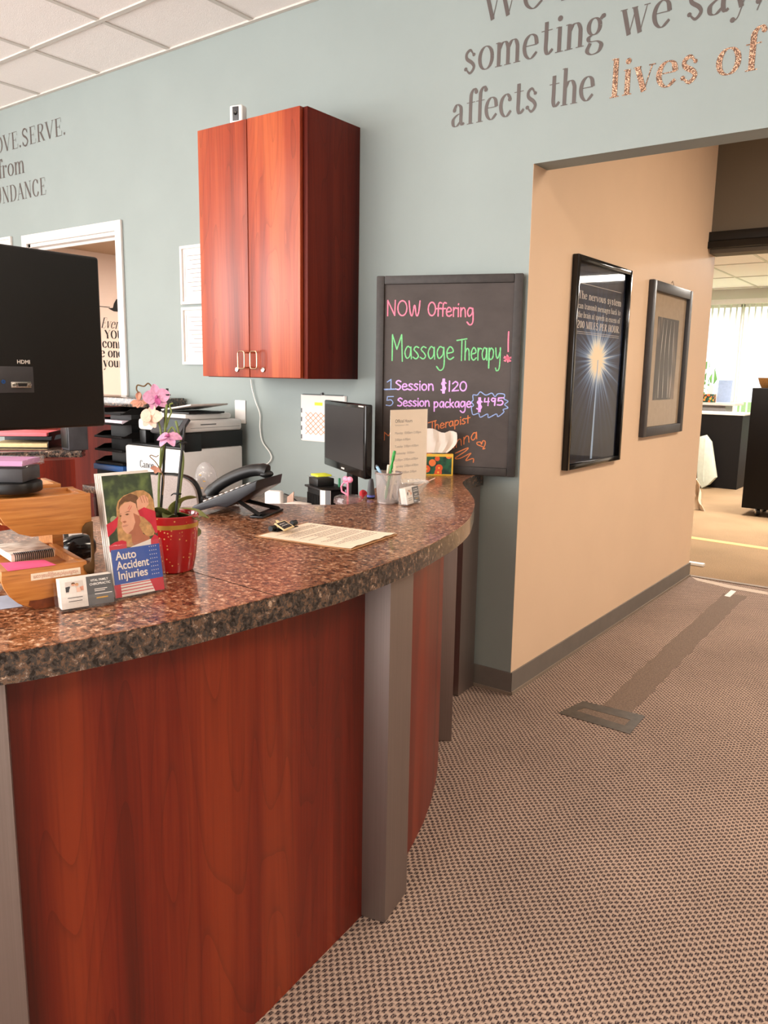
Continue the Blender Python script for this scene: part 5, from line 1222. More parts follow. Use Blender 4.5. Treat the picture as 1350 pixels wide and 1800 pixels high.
for k in range(4):
    br_ = thing('brochure', 'front brochure in the clear rack titled Auto Accident Injuries with a woman holding her head' if k == 0 else 'plain-edged brochure standing behind the front one in the clear rack', 'brochure', MXROOT[bh.name] @ Vector((.0032 + .0003 * k, .002 + .0082 * k, .0046)), rotz=math.atan2(d.y, d.x), group='brochures in the clear rack')
    mb = MB(); mb.box(0, BWd, 0, .0016 + .001 * (k > 1), 0, BHt + .002 * (k == 1), .0003); put(mb, til); obj('leaflet', mb, M['paper'], br_)
    if k: continue
    def uv(X, Y):
        xl = 130 + .14 * (Y - 150); xr = 775 + .146 * (Y - 100); u = (X - xl) / (xr - xl)
        return (u, 1 - (Y - (150 - 50 * u)) / 1560)
    layer = [0]
    def art(pts, m, nm, raw=False):
        layer[0] += 1
        q = [(min(max(u, .0), 1), min(max(v, 0), 1)) for u, v in (pts if raw else [uv(*p) for p in pts])]
        mb = MB(); f = mb.face([til @ Vector((u * BWd, -.0001 - .00004 * layer[0], v * BHt)) for u, v in q])
        bmesh.ops.triangulate(mb.bm, faces=mb.bm.faces[:]); obj(nm, mb, m, br_, smooth=False)
    art([(.02, .005), (1, .005), (1, .992), (.02, .992)], M['bokeh'], 'cover_photo', True)
    P_ = 'photo_figure'
    art([(345, 640), (340, 560), (360, 480), (430, 415), (520, 380), (600, 350), (690, 348), (770, 395), (822, 470), (842, 545), (860, 620), (840, 700), (855, 900), (840, 940), (760, 960), (700, 900), (560, 1075), (400, 1060), (372, 980), (352, 800)], M['hair'], P_)
    art([(420, 430), (520, 385), (610, 420), (640, 500), (600, 600), (560, 500), (450, 490), (390, 540), (365, 600), (372, 500)], M['haird'], P_)
    art([(540, 890), (640, 800), (700, 915), (790, 965), (770, 1040), (600, 1080), (555, 1020)], M['skind'], P_)
    art([(385, 560), (440, 508), (520, 488), (590, 520), (612, 600), (642, 680), (662, 760), (605, 862), (545, 912), (480, 902), (432, 850), (410, 790), (422, 760), (395, 735), (405, 690), (383, 640)], M['skin'], P_)
    art([(560, 640), (642, 680), (662, 760), (605, 862), (545, 912), (500, 900), (560, 850), (590, 760)], M['skind'], P_)
    art([(610, 560), (600, 480), (640, 430), (700, 408), (752, 450), (765, 530), (720, 590), (630, 620)], M['skin'], P_)
    for fx in (640, 675, 710): art([(fx, 425), (fx + 6, 420), (fx + 40, 510), (fx + 34, 515)], M['skind'], P_)
    art([(620, 610), (700, 570), (855, 625), (880, 800), (908, 900), (870, 925), (800, 790), (700, 700), (650, 680)], M['red'], P_)
    art([(205, 775), (300, 730), (366, 670), (356, 800), (320, 862), (236, 935)], M['red'], P_)
    art([(245, 1045), (330, 1000), (420, 982), (475, 1000), (485, 1085), (255, 1125)], M['red'], P_)
    art([(800, 1000), (850, 928), (905, 960), (920, 1060), (800, 1065)], M['red'], P_)
    art([(470, 1110), (560, 1065), (700, 1020), (802, 985), (805, 1065), (490, 1120)], M['paper'], P_)
    for ex, ey, w in ((480, 655, 30), (395, 672, 16)): art([(ex - w, ey), (ex, ey - 12), (ex + w, ey - 2), (ex, ey + 12)], M['haird'], P_)
    for ex, ey, w in ((485, 620, 45), (395, 645, 14)): art([(ex - w, ey + 12), (ex, ey - 4), (ex + w, ey), (ex, ey + 3)], M['haird'], P_)
    art([(420, 800), (470, 785), (505, 790), (470, 812), (430, 815)], M['petalw'], P_)
    art([(415, 745), (455, 735), (475, 750), (445, 765)], M['skind'], P_)
    for sx, sy in ((485, 560), (510, 565), (495, 590)): art([(sx, sy + 25), (sx + 4, sy + 28), (sx + 30, sy - 20), (sx + 26, sy - 22)], M['red'], P_)
    art([(.02, .105), (1, .105), (1, .39), (.02, .39)], M['blue'], 'title_band', True)
    art([(.0, .0), (1, .0), (1, .105), (.0, .105)], M['red'], 'lower_photo', True)
    art([(.13, .0), (.80, .0), (.72, .105), (.13, .105)], M['paper'], 'lower_photo', True)
    for v in (.02, .045, .07, .092): art([(.13, v), (.78, v), (.775, v + .007), (.13, v + .007)], M['red'], 'shirt_stripe', True)
    for s, v in (('Auto', .305), ('Accident', .225), ('Injuries', .145)):
        me = sans(s, .021, True, width={'Auto': .04, 'Accident': .0635, 'Injuries': .057}[s]); put(me, til @ Matrix(((1, 0, 0, .0085), (0, 0, -1, -.0030), (0, 1, 0, v * BHt), (0, 0, 0, 1)))); obj('lettering', me, M['paper'], br_, smooth=False)
    mb = MB()
    for i in range(8):
        for j in range(4): disc(mb, (.78 * BWd + j * .0042, (.375 - i * .033) * BHt), .0009, .0026, 8)
    put(mb, til @ Matrix(((1, 0, 0, 0), (0, 0, -1, 0), (0, 1, 0, 0), (0, 0, 0, 1)))); obj('dot_grid', mb, M['paper'], br_, smooth=False)

# ---- potted orchid
pc = (at(280, 1012) + at(328, 1006)) / 2 + Vector((-.012, .022, 0))
pc = PZ(303, 1001, TOP)
orch = thing('potted_orchid', 'pink orchid with black stakes in a gold-banded red pot', 'potted plant', pc)
ps = .057
mb = MB(); mb.lathe([(0, 0), (.040, 0), (.0435, .003), (.049, .03), (.0535, .07), (.0555, .105), (.0565, .118), (.0545, .1195), (.0525, .116), (.0505, .095), (0, .093)], n=48); obj('pot', mb, M['pot'], orch)
mb = MB(); mb.lathe([(.05465, .094), (.0553, .094), (.0559, .103), (.0552, .103)], n=48); obj('gold_rim_band', mb, M['gold'], orch)
mb = MB()
rn = random.Random(3)
mb.lathe([(0, .1), (.02, .101), (.049, .097)], n=24)
for _ in range(40):
    an, rr = rn.uniform(0, 2 * PI), rn.uniform(0, .045); mb.ell((rr * math.cos(an), rr * math.sin(an), .101), (.007, .004, .003), Matrix.Rotation(rn.uniform(0, 3), 4, 'Z'), 6, 4)
obj('bark_soil', mb, M['soil'], orch)
DPT = (pc - EYE).dot(CF)
def OP(px, py, dd=0.0): return PD(px, py, DPT + dd)
def leaf(pts, wmax, m, twist=0.0):
    pts = cat3(pts, 6); n = len(pts); rows = []
    for i, p in enumerate(pts):
        t = (pts[min(i + 1, n - 1)] - pts[max(i - 1, 0)]).normalized(); s = t.cross(Vector((0, 0, 1)))
        s = s.normalized() if s.length > .05 else Vector((0, 1, 0)); u = s.cross(t)
        k = i / (n - 1); w = wmax * (math.sin(PI * min(1, .12 + .88 * k) ** .8) ** .7 if k < .97 else .12)
        s = s * math.cos(twist) + u * math.sin(twist); u = s.cross(t)
        rows.append([p - s * w + u * w * .35, p - s * w * .5 + u * w * .08, p, p + s * w * .5 + u * w * .08, p + s * w + u * w * .35])
    mb = MB(); mb.sheet(rows, .0012); obj('leaf', mb, m, orch, world=True)
b0 = OP(298, 920)
leaf([OP(296, 925), OP(305, 900), OP(322, 880), OP(345, 874, .03)], .017, M['leafl'], .5)
leaf([OP(300, 925, .02), OP(315, 905, .05), OP(340, 901, .07), OP(366, 911, .05)], .016, M['leafl'], -.2)
leaf([OP(298, 926), OP(318, 908), OP(335, 908, -.03), OP(350, 915, -.05)], .014, M['leaf'], .3)
leaf([OP(294, 925, -.01), OP(285, 905, -.03), OP(272, 898, -.04), OP(258, 905, -.05)], .017, M['leaf'], -.4)
leaf([OP(292, 926, .02), OP(280, 912, .03), OP(262, 914, .02)], .014, M['leaf'], .2)
leaf([OP(318, 924, .02), OP(338, 924, .03), OP(345, 935, .02), OP(340, 946, .0)], .013, M['leaf'], .6)
leaf([OP(300, 927, -.02), OP(296, 906, -.04), OP(288, 912, -.06)], .013, M['leaf'], .1)
def stemtube(name, px, r, m, dd=0.0, dz=None):
    mb = MB(); mb.tube(cat3([OP(x, y, dd + (dz[i] if dz else 0)) for i, (x, y) in enumerate(px)], 5), r, 8); return obj(name, mb, m, orch, world=True)
stemtube('stake', [(281, 918), (286, 850), (289, 790), (291, 720), (294, 683)], .0029, M['black'], .0)
stemtube('stake', [(307, 920), (313, 860), (319, 800), (325, 747)], .0029, M['black'], -.015)
stemtube('stem', [(279, 915), (279, 860), (281, 830), (288, 780), (291, 740), (293, 711)], .0026, M['stem'], -.006)
stemtube('stem', [(279, 860), (282, 800), (283, 770), (281, 750), (275, 735), (266, 727)], .0019, M['stem'], -.012)
stemtube('stem', [(311, 915), (318, 850), (322, 810), (318, 780), (314, 760), (309, 740)], .0024, M['stem'], -.006)
stemtube('stem', [(292, 752), (297, 735), (301, 724), (298, 712), (304, 709)], .0017, M['stem'], -.004)
stemtube('stem', [(276, 702), (270, 686), (261, 674), (253, 679), (242, 677), (240, 684), (243, 690)], .0015, M['twig'], -.004)
stemtube('stem', [(309, 760), (303, 751), (298, 756), (294, 762)], .0017, M['stem'], -.02)
stemtube('stem', [(286, 870), (288, 845), (284, 830), (274, 813), (264, 803), (266, 800), (274, 803), (279, 800)], .0011, M['twig'], -.02)
for x, y, dd in ((293, 694, 0), (322, 778, -.015), (285, 832, 0), (312, 868, -.015)):
    mb = MB(); p = OP(x, y, dd); mb.box(p.x - .008, p.x + .008, p.y - .0045, p.y + .0045, p.z - .0016, p.z + .0016, .001)
    mb.tube([p + Vector((-.008, -.004, 0)), p + Vector((-.011, -.008, -.004))], .0012, 6); obj('stake_clip', mb, M['black'], orch, world=True)
def petal_mesh(c, nrm, ang, L, Wd, curl):
    n = Vector(nrm).normalized(); a = (CR - n * CR.dot(n)).normalized(); b = n.cross(a)
    d = a * math.cos(ang) + b * math.sin(ang); s = n.cross(d); rows = []
    for i in range(8):
        k = i / 7; w = Wd * math.sin(PI * (.08 + .88 * k)) ** .75
        rows.append([c + d * (L * k) + s * (w * j / 2) + n * (curl * k * k * L + .12 * abs(j) * w) for j in (-2, -1, 0, 1, 2)])
    mb = MB(); mb.sheet(rows, .0006); return mb
def flower(px, py, dd, nrm, rot, L, m, lipm, curl=.1):
    c = OP(px, py, dd); f = None
    mb = MB(); mb.ell(c + Vector(nrm).normalized() * .003, (.0035, .0035, .0045)); f = obj('flower', mb, lipm, orch, world=True)
    for k, (an, l, w) in enumerate(((90, 1, .36), (90 + 72 + 8, 1, .52), (90 - 72 - 8, 1, .52), (90 + 145, .95, .34), (90 - 145, .95, .34))):
        obj('petal', petal_mesh(c - Vector(nrm).normalized() * .001 * (k % 2), nrm, math.radians(an + rot), L * l, L * w, curl), m, f, world=True)
    obj('lip', petal_mesh(c + Vector(nrm).normalized() * .004, nrm, math.radians(270 + rot), L * .62, L * .22, .6), lipm, f, world=True)
vn = -CF
flower(275, 699, -.01, vn + CR * .4, 12, .028, M['petal'], M['petald'])
flower(265, 733, -.015, vn - CR * .25 + Vector((0, 0, .1)), -10, .026, M['petalp'], M['petalp'], -.1)
flower(296, 768, -.03, vn * .55 + Vector((0, 0, .75)), 0, .026, M['petal'], M['petald'], -.35)
mb = MB(); c = OP(244, 697)
for k in range(4): mb.merge(petal_mesh(OP(244, 689), vn + CR * (.5 - .3 * k), math.radians(262 + 9 * k), .018, .006, .2).bm)
obj('wilted_bud', mb, M['petalw'], orch, world=True)
mb = MB()
for k in range(5): mb.merge(petal_mesh(OP(245, 705), vn + Vector((0, 0, .6)), math.radians(205 + 32 * k), .019, .006, .1).bm)
obj('wilted_bud', mb, M['petalw'], orch, world=True)
mb = MB()
for k in range(3): mb.merge(petal_mesh(OP(276, 822, -.02), vn + CR * .4, math.radians(190 + 60 * k), .013, .005, .2).bm)
obj('wilted_bud', mb, M['petalw'], orch, world=True)

# ---- desk phone
r1, r2 = at(458, 911), at(494, 897); wd = (r2 - r1); WL = wd.length; yd = wd.normalized(); xd = Vector((yd.y, -yd.x, 0))
mid = (r1 + r2) / 2
ph0 = r1 - xd * .255 - yd * .012
ph = thing('desk_phone', 'black corded desk phone propped up on its stand on the counter', 'telephone', ph0, rotz=math.atan2(xd.y, xd.x))
top_ = [LY(ph, *p) for p in [(336, 892.5), (340, 889), (452, 845)]]; bot = [LY(ph, *p) for p in [(449, 862), (416, 883), (398, 892), (380, 890), (347, 899)]]
prof = top_ + bot; zm = min(p[1] for p in prof); 
prof = [(x, max(z, .002) if zm > -.01 else z - zm + .002) for x, z in prof]
mb = MB(); mb.prism(prof, 0, .178, 'y', bev=.004); obj('body', mb, plain('charcoal_phone_plastic', '#232327', .38), ph)
def slope(x): (xa, za), (xb, zb2) = prof[1], prof[2]; return za + (zb2 - za) * (x - xa) / (xb - xa)
ang_ = math.atan2(prof[2][1] - prof[1][1], prof[2][0] - prof[1][0]); Lb = prof[2][0] - prof[1][0]
surf = Matrix.Translation((prof[1][0], 0, prof[1][1] + .0002)) @ Matrix.Rotation(-ang_, 4, 'Y')
SL = Lb / math.cos(ang_)
mb = MB(); mb.box(SL * .6, SL * .97, .006, .098, 0, .0015, .0005); put(mb, surf); obj('display_bezel', mb, M['gloss'], ph)
mb = MB(); mb.box(SL * .66, SL * .9, .03, .09, .0016, .0022); put(mb, surf); obj('display', mb, plain('grey_lcd', '#8d9a8a', .3), ph)
for i in range(4):
    for j in range(3):
        mb = MB(); mb.box(SL * (.14 + .1 * i), SL * (.14 + .1 * i) + .013, .03 + j * .022, .046 + j * .022, .0, .003, .001); put(mb, surf); obj('key', mb, M['black'], ph)
for i in range(9):
    mb = MB(); mb.box(SL * (.14 + .085 * i), SL * (.14 + .085 * i) + .011, .006, .018, 0, .0035, .001); put(mb, surf); obj('line_key', mb, M['lgrey'], ph)
hy = .135
hs = [LY(ph, *p, hy) for p in [(369, 869), (378, 858), (395, 846), (415, 836), (438, 828), (458, 826), (470, 829)]]
mb = MB(); mb.tube(cat3([(x, hy, max(z, slope(x) + .012)) for x, z in hs], 4), [.021] * 4 + [.0185] * 17 + [.021] * 4, 14); 
for (x, z), nx in ((hs[0], .010), (hs[-1], -.004)):
    mb.ell((x + nx, hy, (max(z, slope(x) + .012) + slope(x)) / 2 + .004), (.022, .021, max((z - slope(x)) / 2, .012)), u=16, v=10)
hd = obj('handset', mb, M['black'], ph)
for sgn, y in ((0, .012), (1, WL - .004)):
    p0, p1_ = LY(ph, 418, 880, y), (.255, .004)
    mb = MB(); mb.tube([(p0[0], y, max(p0[1], .03)), (p1_[0], y, p1_[1] + .004)], .0105, 4, flat=.6); obj('stand_leg', mb, M['black'], ph)
mb = MB(); mb.box(.225, .266, .004, WL + .006, .0005, .007, .002); obj('stand_foot', mb, M['black'], ph)
mb = MB(); pts = []
e0 = Vector((.02, .178, .02)); 
for k in range(26 * 8):
    an = k / 8 * 2 * PI; s = k / 208; c = Vector((.10 - .13 * s, .187 + .02 * math.sin(3 * s), .012)); pts.append(c + Vector((0, math.cos(an), math.sin(an))) * .0085)
mb.tube(pts, .0016, 5); obj('coiled_cord', mb, M['black'], ph)

# ---- clipboard with form
Lc, Bc, Rc = PZ(447.5, 942, TOP + .003), PZ(617, 966.5, TOP + .003), PZ(706.8, 940, TOP + .003)
u = (Bc - Lc); v = (Rc - Bc); ul, vl = u.length, v.length
cl = thing('clipboard', 'brown hardboard clipboard lying on the counter', 'clipboard', (Lc.x, Lc.y, TOP), rotz=math.atan2(u.y, u.x))
vv = Matrix.Rotation(-math.atan2(u.y, u.x), 3, 'Z') @ v; sh = vv.x
mb = MB(); mb.prism([(0, 0), (ul, 0), (ul + 0 * sh, vl), (0, vl)], 0.0002, .0032, bev=.0008); obj('board', mb, M['kraft'], cl)
mb = MB(); mb.box(-.002, .022, vl / 2 - .045, vl / 2 + .045, .0043, .0062, .001); mb.box(.004, .018, vl / 2 - .03, vl / 2 + .03, .0062, .0115, .003)
for s in (-1, 1): mb.tube([(.006, vl / 2 + s * .055, .0125), (.006, vl / 2 + s * .036, .0125)], .0072, 12)
obj('clip', mb, M['black'], cl)
fm = thing('paper_form', 'cream printed form held on the brown clipboard', 'paper', (Lc.x, Lc.y, TOP + .0034), rotz=math.atan2(u.y, u.x))
rows = []
for i in range(13):
    x = .008 + (ul - .012) * i / 12
    rows.append([(x, .005 + (vl - .008) * j / 8, .0002 + (.004 * max(0, (i - 9) / 3) ** 2 * (.3 + .7 * math.sin(j * 1.3) ** 2) if i > 9 else 0)) for j in range(9)])
mb = MB(); mb.sheet(rows, -.0003); obj('sheet', mb, M['cream'], fm)
mb = MB(); rr = random.Random(5)
for i in range(23):
    x = .035 + i * (ul - .075) / 23; y1 = vl - .022
    if i in (3, 8, 13, 18): continue
    y0 = y1 - (vl - .05) * (.45 if i in (0,) else rr.choice((1, 1, .96, .7)))
    y = y1
    while y > y0:
        w = rr.uniform(.006, .018); mb.face([(x, y, .0009), (x, max(y - w, y0), .0009), (x + .0022, max(y - w, y0), .0009), (x + .0022, y, .0009)]); y -= w + .0022
obj('printed_lines', mb, M['inkl'], fm, smooth=False)
sz = TOP + .0205
qs = [PZ(x, y, sz) for x, y in ((482, 920), (499.5, 932), (517.5, 925), (500.5, 914))]
ms = thing('mini_sign', 'tiny wood-framed chalkboard sign lying over the clipboard clip', 'sign', (qs[0].x, qs[0].y, sz - .003))
def inset(k): c = sum(qs, Vector()) / 4; return [tuple((c + (q - c) * k)[:2]) for q in qs]
mb = MB(); mb.prism(inset(1), sz - .0028, sz, bev=.0006); obj('wood_frame', mb, M['manila'], ms, world=True)
mb = MB(); mb.prism(inset(.8), sz + .0001, sz + .0005); obj('slate', mb, M['black_ink'], ms, world=True)
pq = [PZ(x, y, sz) for x, y in ((484.5, 914.5), (487.5, 913.5), (491.5, 917), (488.5, 918.2))]
mb = MB(); mb.prism([tuple(p[:2]) for p in pq], sz - .0026, sz - .0002); obj('peg', mb, M['manila'], ms, world=True)
for f, a0, a1 in ((.34, .2, .7), (.56, .2, .8)):
    mb = MB(); pts = []
    for k in range(26):
        u_ = a0 + (a1 - a0) * k / 25; w_ = f + .07 * math.sin(k * 1.9) * (1 if k % 7 else .2)
        pts.append((qs[0] * (1 - u_) + qs[3] * u_) * (1 - w_) + (qs[1] * (1 - u_) + qs[2] * u_) * w_)
    ribbon(mb, [Vector(p[:2]) for p in pts], [.0009] * len(pts), sz + .0007); obj('chalk_scribble', mb, M['paper'], ms, world=True, smooth=False)

# ---- mesh pen cup and pens
pc2 = PZ(682, 884, TOP)
cup = thing('pen_cup', 'silver wire mesh pen cup on the counter', 'pen cup', pc2)
mb = MB(); mb.lathe([(.034, .002), (.0365, .03), (.0405, .07), (.0425, .096)], n=48); obj('mesh_wall', mb, M['mesh'], cup)
mb = MB(); mb.lathe([(0, .0), (.0345, .0), (.0352, .004), (.0345, .006), (0, .003)], n=40); obj('base', mb, M['steel'], cup)
mb = MB(); mb.lathe([(.0416, .095), (.0438, .095), (.0442, .0985), (.043, .1005), (.0414, .099)], n=40); obj('rim', mb, M['steel'], cup)
def pen(name, label, b, t, r, m, capm=None, twist=False, group='pens in the mesh cup'):
    b, t = pc2 + Vector(b), Vector(t)
    d = (t - b).normalized(); L = (t - b).length
    T = thing(name, label, 'pen', b, group=group)
    mx = Matrix.Translation(b) @ d.to_track_quat('Z', 'Y').to_matrix().to_4x4()
    mb = MB()
    if twist:
        prof = [(0, 0), (r * .4, .004), (r, .014)] + [(r * (1 + .22 * math.sin(k * 1.25)), .02 + (L - .02) * k / 26) for k in range(27)] + [(0, L + .002)]
    else: prof = [(0, 0), (r * .3, .003), (r, .014), (r, L - .003), (r * .8, L), (0, L)]
    mb.lathe(prof, n=14, mx=mx); obj('barrel', mb, m, T, world=True)
    if capm:
        mb = MB(); mb.lathe([(r * 1.05, L - .03), (r * 1.16, L - .03), (r * 1.16, L - .006), (r * .6, L), (0, L + .001)], n=14, mx=mx); obj('cap', mb, capm, T, world=True)
pdp = (pc2 - EYE).dot(CF)
pen('pen', 'translucent green twisted pen standing in the mesh cup', (-.004, -.012, .008), PD(693.5, 793, pdp), .0045, M['greenp'], M['greenp'], True)
pen('pen', 'grey pen with a blue end leaning left in the mesh cup', (.017, .012, .010), PD(661.5, 818, pdp), .0042, M['slate'], plain('pale_blue_plastic', '#8fb6d8', .4))
pen('pen', 'cream pen left of the green pen in the mesh cup', (-.012, -.002, .008), PD(683, 817, pdp + .01), .004, M['cream'])
pen('pen', 'cream pen right of the green pen in the mesh cup', (.012, -.006, .008), PD(694.5, 817, pdp + .012), .004, M['cream'])

# ---- cut glass bowl
gb = PZ(724, 873, TOP)
bw = thing('glass_bowl', 'clear cut glass bowl behind the farther card holder', 'bowl', gb)
mb = MB()
ring = []; n = 64
prof = [(0, .004), (.024, .004), (.028, .008), (.04, .028), (.052, .047), (.0565, .05), (.055, .053), (.049, .05), (.037, .03), (.024, .012), (0, .010)]
b2 = bmesh.new(); rings = []
for r, z in prof:
    rings.append([b2.verts.new(((r * (1 + (.035 if j % 4 < 2 else -.01) * (r > .03))) * math.cos(2 * PI * j / n), (r * (1 + (.035 if j % 4 < 2 else -.01) * (r > .03))) * math.sin(2 * PI * j / n), z + (.002 if (j // 2) % 2 and r > .05 else 0))) for j in range(n)] if r else [b2.verts.new((0, 0, z))])
for A_, B_ in zip(rings[:-1], rings[1:]):
    for j in range(n):
        q = []
        for v_ in (A_[j % len(A_)], A_[(j + 1) % len(A_)], B_[(j + 1) % len(B_)], B_[j % len(B_)]):
            if v_ not in q: q.append(v_)
        b2.faces.new(q)
mb.merge(b2); mb.lathe([(0, 0), (.026, 0), (.026, .004), (0, .004)], n=40)
obj('bowl', mb, M['cutglass'], bw, angle=20)
mb = MB(); mb.tube([gb + Vector((.0, .02, .03)), gb + Vector((.05, .065, .062))], .0018, 6); solo('wooden_stick', 'thin pink-tipped stick leaning in the glass bowl', 'stick', mb, M['petalp'])

# ---- official hours sign
s0 = PZ(683, 855, TOP); d = Vector((.156, .988, 0)).normalized(); SW = .205
dpt0 = (s0 - EYE).dot(CF); z1s = PD(682, 717, dpt0).z; SH = z1s - TOP - .002
hr = thing('hours_sign', 'upright clear acrylic sign listing the official opening hours on the counter', 'sign', s0 + Vector((0, 0, .0002)), rotz=math.atan2(d.y, d.x))
mb = MB(); mb.box(0, SW, -.035, .035, 0, .0025, .001); obj('base', mb, M['acrylic'], hr)
mb = MB(); mb.box(0, SW, -.0025, -.0012, .003, SH, .0004); obj('front_pane', mb, M['acrylic'], hr)
mb = MB(); mb.box(.003, SW - .003, -.0010, -.0002, .004, SH - .004); obj('paper_insert', mb, plain('beige_paper', '#efe0cd', .8, var=.02), hr)
def hl(s, v, size, m, w=None):
    me = sans(s, size, width=w); put(me, Matrix(((1, 0, 0, SW * .135), (0, 0, -1, -.0011), (0, 1, 0, SH * v), (0, 0, 0, 1)))); obj('lettering', me, m, hr, smooth=False)
hl('Official Hours', .82, .0175, M['ink'], SW * .44); hl('Starting January 5, 2026', .78, .007, M['inkl'], SW * .34)
for s, v, w in (('Monday: 10:00am-12:00pm', .67, .68), ('2:00pm-6:00pm', .585, .40), ('Tuesday: 2:00pm-6:00pm', .495, .62), ('Wednesday: 10:00am-', .405, .53), ('12:00pm 2:00pm-6:00pm', .32, .61), ('Thursday: 2:00pm-6:00pm', .235, .63), ('Friday: 10:00am-2:00pm', .15, .58)): hl(s, v, .0125, M['inkl'], SW * w)

# ---- tissue box
t0, t1 = PZ(750, 835.5, TOP), PZ(795.5, 836, TOP); t2 = PZ(801, 829, TOP)
d = (t1 - t0).normalized()
tb = thing('tissue_box', 'flower-patterned tissue box with a yellow border in front of the chalkboard', 'tissue box', t1 + Vector((-CF.x, -CF.y, 0)) * .012 + Vector((0, 0, .0002)), rotz=math.atan2(d.y, d.x))
TH = PD(795.5, 797.5, (t1 - EYE).dot(CF)).z - TOP
mb = MB(); mb.box(-.116, 0, 0, .045, 0, TH, .0008); obj('carton', mb, plain('yellow_carton', '#e2b63e', .5, var=.03), tb)
mb = MB(); e = .0065; mb.face([(-.116 + e, -.0004, e), (-e, -.0004, e), (-e, -.0004, TH - e * 1.6), (-.116 + e, -.0004, TH - e * 1.6)])
mb.face([(.0004, e, e), (.0004, .045 - e, e), (.0004, .045 - e, TH - e), (.0004, e, TH - e)]); mb.face([(-.116 + e, e, TH + .0003), (-e, e, TH + .0003), (-e, .045 - e, TH + .0003), (-.116 + e, .045 - e, TH + .0003)])
obj('flower_print', mb, M['floral'], tb, smooth=False)
outl = [(712, 754), (752, 757), (776, 757), (803, 769), (795, 785), (785, 796.5), (752, 796)]
tz = lambda px, py, yy: LY(tb, px, py, .0225)
rows = []
for k in range(9):
    f = k / 8; a_ = tz(752 - 2 * f, 796.5 - 42 * f, .03); b_ = tz(786 + 17 * math.sin(f * 2.0), 796.5 - 27 * f - 8 * f * (f > .8), .03); 
    rows.append([(a_[0] + (b_[0] - a_[0]) * j / 10 - (.012 if j == 0 else 0), .0225 + .012 * math.sin(j * 1.5 + f * 2) * (.3 + f), TH + .0008 + (max(a_[1], TH) - TH) * (1 - j / 10) + (max(b_[1], TH) - TH) * j / 10 + .006 * f * math.sin(j * .9)) for j in range(11)])
mb = MB(); mb.sheet(rows, .0006); obj('tissue', mb, M['tissue'], tb)
# ================================================================ BEHIND THE COUNTER
# ---- big black monitor seen from behind
mxp = -1.62
TRm, BRm = PX(179, 453, mxp), PX(182, 749, mxp)
my1 = (TRm.y + BRm.y) / 2; mz0, mz1 = BRm.z, TRm.z; mw = (mz1 - mz0) * 1.68
mon = thing('monitor', 'large black computer monitor seen from behind at the left edge of the counter', 'monitor', (mxp - .06, my1 - mw / 2, TOP + .0002))
prof = [(my1 - mw, mz0), (my1, mz0), (my1, mz1), (my1 - mw, mz1)]
mb = MB(); mb.box(mxp - .018, mxp, my1 - mw, my1, mz0, mz1, .007, seg=3); obj('back_shell', mb, M['black'], mon, world=True)
mb = MB(); mb.box(mxp - .0205, mxp - .0182, my1 - mw + .008, my1 - .008, mz0 + .012, mz1 - .008); obj('screen', mb, M['screen'], mon, world=True)
p0, p1 = PX(-40, 643, mxp), PX(60, 690, mxp)
mb = MB(); mb.box(mxp + .0002, mxp + .0012, p0.y, p1.y, p1.z, p0.z, .0004); pl = obj('port_panel', mb, M['greyt'], mon, world=True)
a, b_ = PX(18, 672, mxp), PX(54, 684, mxp)
v0 = PX(36, 671.5, mxp)
mb = MB(); cyv, czv = (a.y + b_.y) / 2, (a.z + b_.z) / 2 + .002; hwv = (b_.y - a.y) / 2
mb.box(mxp + .0013, mxp + .003, cyv - hwv, cyv + hwv, czv - .0062, czv + .0062, .0006)
mb.prism([(cyv - hwv * .55, czv + .0045), (cyv + hwv * .55, czv + .0045), (cyv + hwv * .46, czv - .0045), (cyv - hwv * .46, czv - .0045)], mxp + .003, mxp + .0085, 'x')
vg = obj('display_socket', mb, M['chrome'], pl, world=True)
mb = MB(); mb.prism([(cyv - hwv * .48, czv + .0034), (cyv + hwv * .48, czv + .0034), (cyv + hwv * .4, czv - .0034), (cyv - hwv * .4, czv - .0034)], mxp + .0085, mxp + .0088, 'x'); obj('socket_insert', mb, M['black_ink'], pl, world=True)
for s in (-1, 1):
    mb = MB(); mb.lathe([(.0012, 0), (.003, 0), (.003, .006), (.0012, .006)], mx=Matrix.Translation((mxp + .003, cyv + s * hwv * .78, czv)) @ Matrix.Rotation(PI / 2, 4, 'Y'), n=6); obj('jack_screw', mb, M['chrome'], pl, world=True)
mb = MB(); c = PX(5, 671, mxp); mb.lathe([(.0015, 0), (.0042, 0), (.0042, .002), (.0015, .002)], mx=Matrix.Translation((mxp + .0013, c.y, c.z)) @ Matrix.Rotation(PI / 2, 4, 'Y'), n=16); obj('audio_jack', mb, M['navy'], pl, world=True)
a, b_ = PX(29.5, 639, mxp), PX(52, 639, mxp)
me = sans('HDMI', .011, True, width=b_.y - a.y); put(me, Matrix(((0, 0, 1, mxp + .0006), (1, 0, 0, a.y), (0, 1, 0, a.z), (0, 0, 0, 1)))); obj('lettering', me, M['paper'], mon, world=True, smooth=False)
yc = my1 - mw / 2 - .03
mb = MB(); mb.box(mxp - .075, mxp - .05, yc - .04, yc + .04, TOP + .012, mz1 - .12, .004); mb.box(mxp - .052, mxp - .0186, yc - .045, yc + .045, mz0 + .06, mz1 - .1, .004); obj('stand_column', mb, M['black'], mon, world=True)
mb = MB(); mb.box(mxp - .16, mxp + .06, yc - .12, yc + .12, TOP + .0004, TOP + .013, .005); obj('stand_base', mb, M['gloss'], mon, world=True)

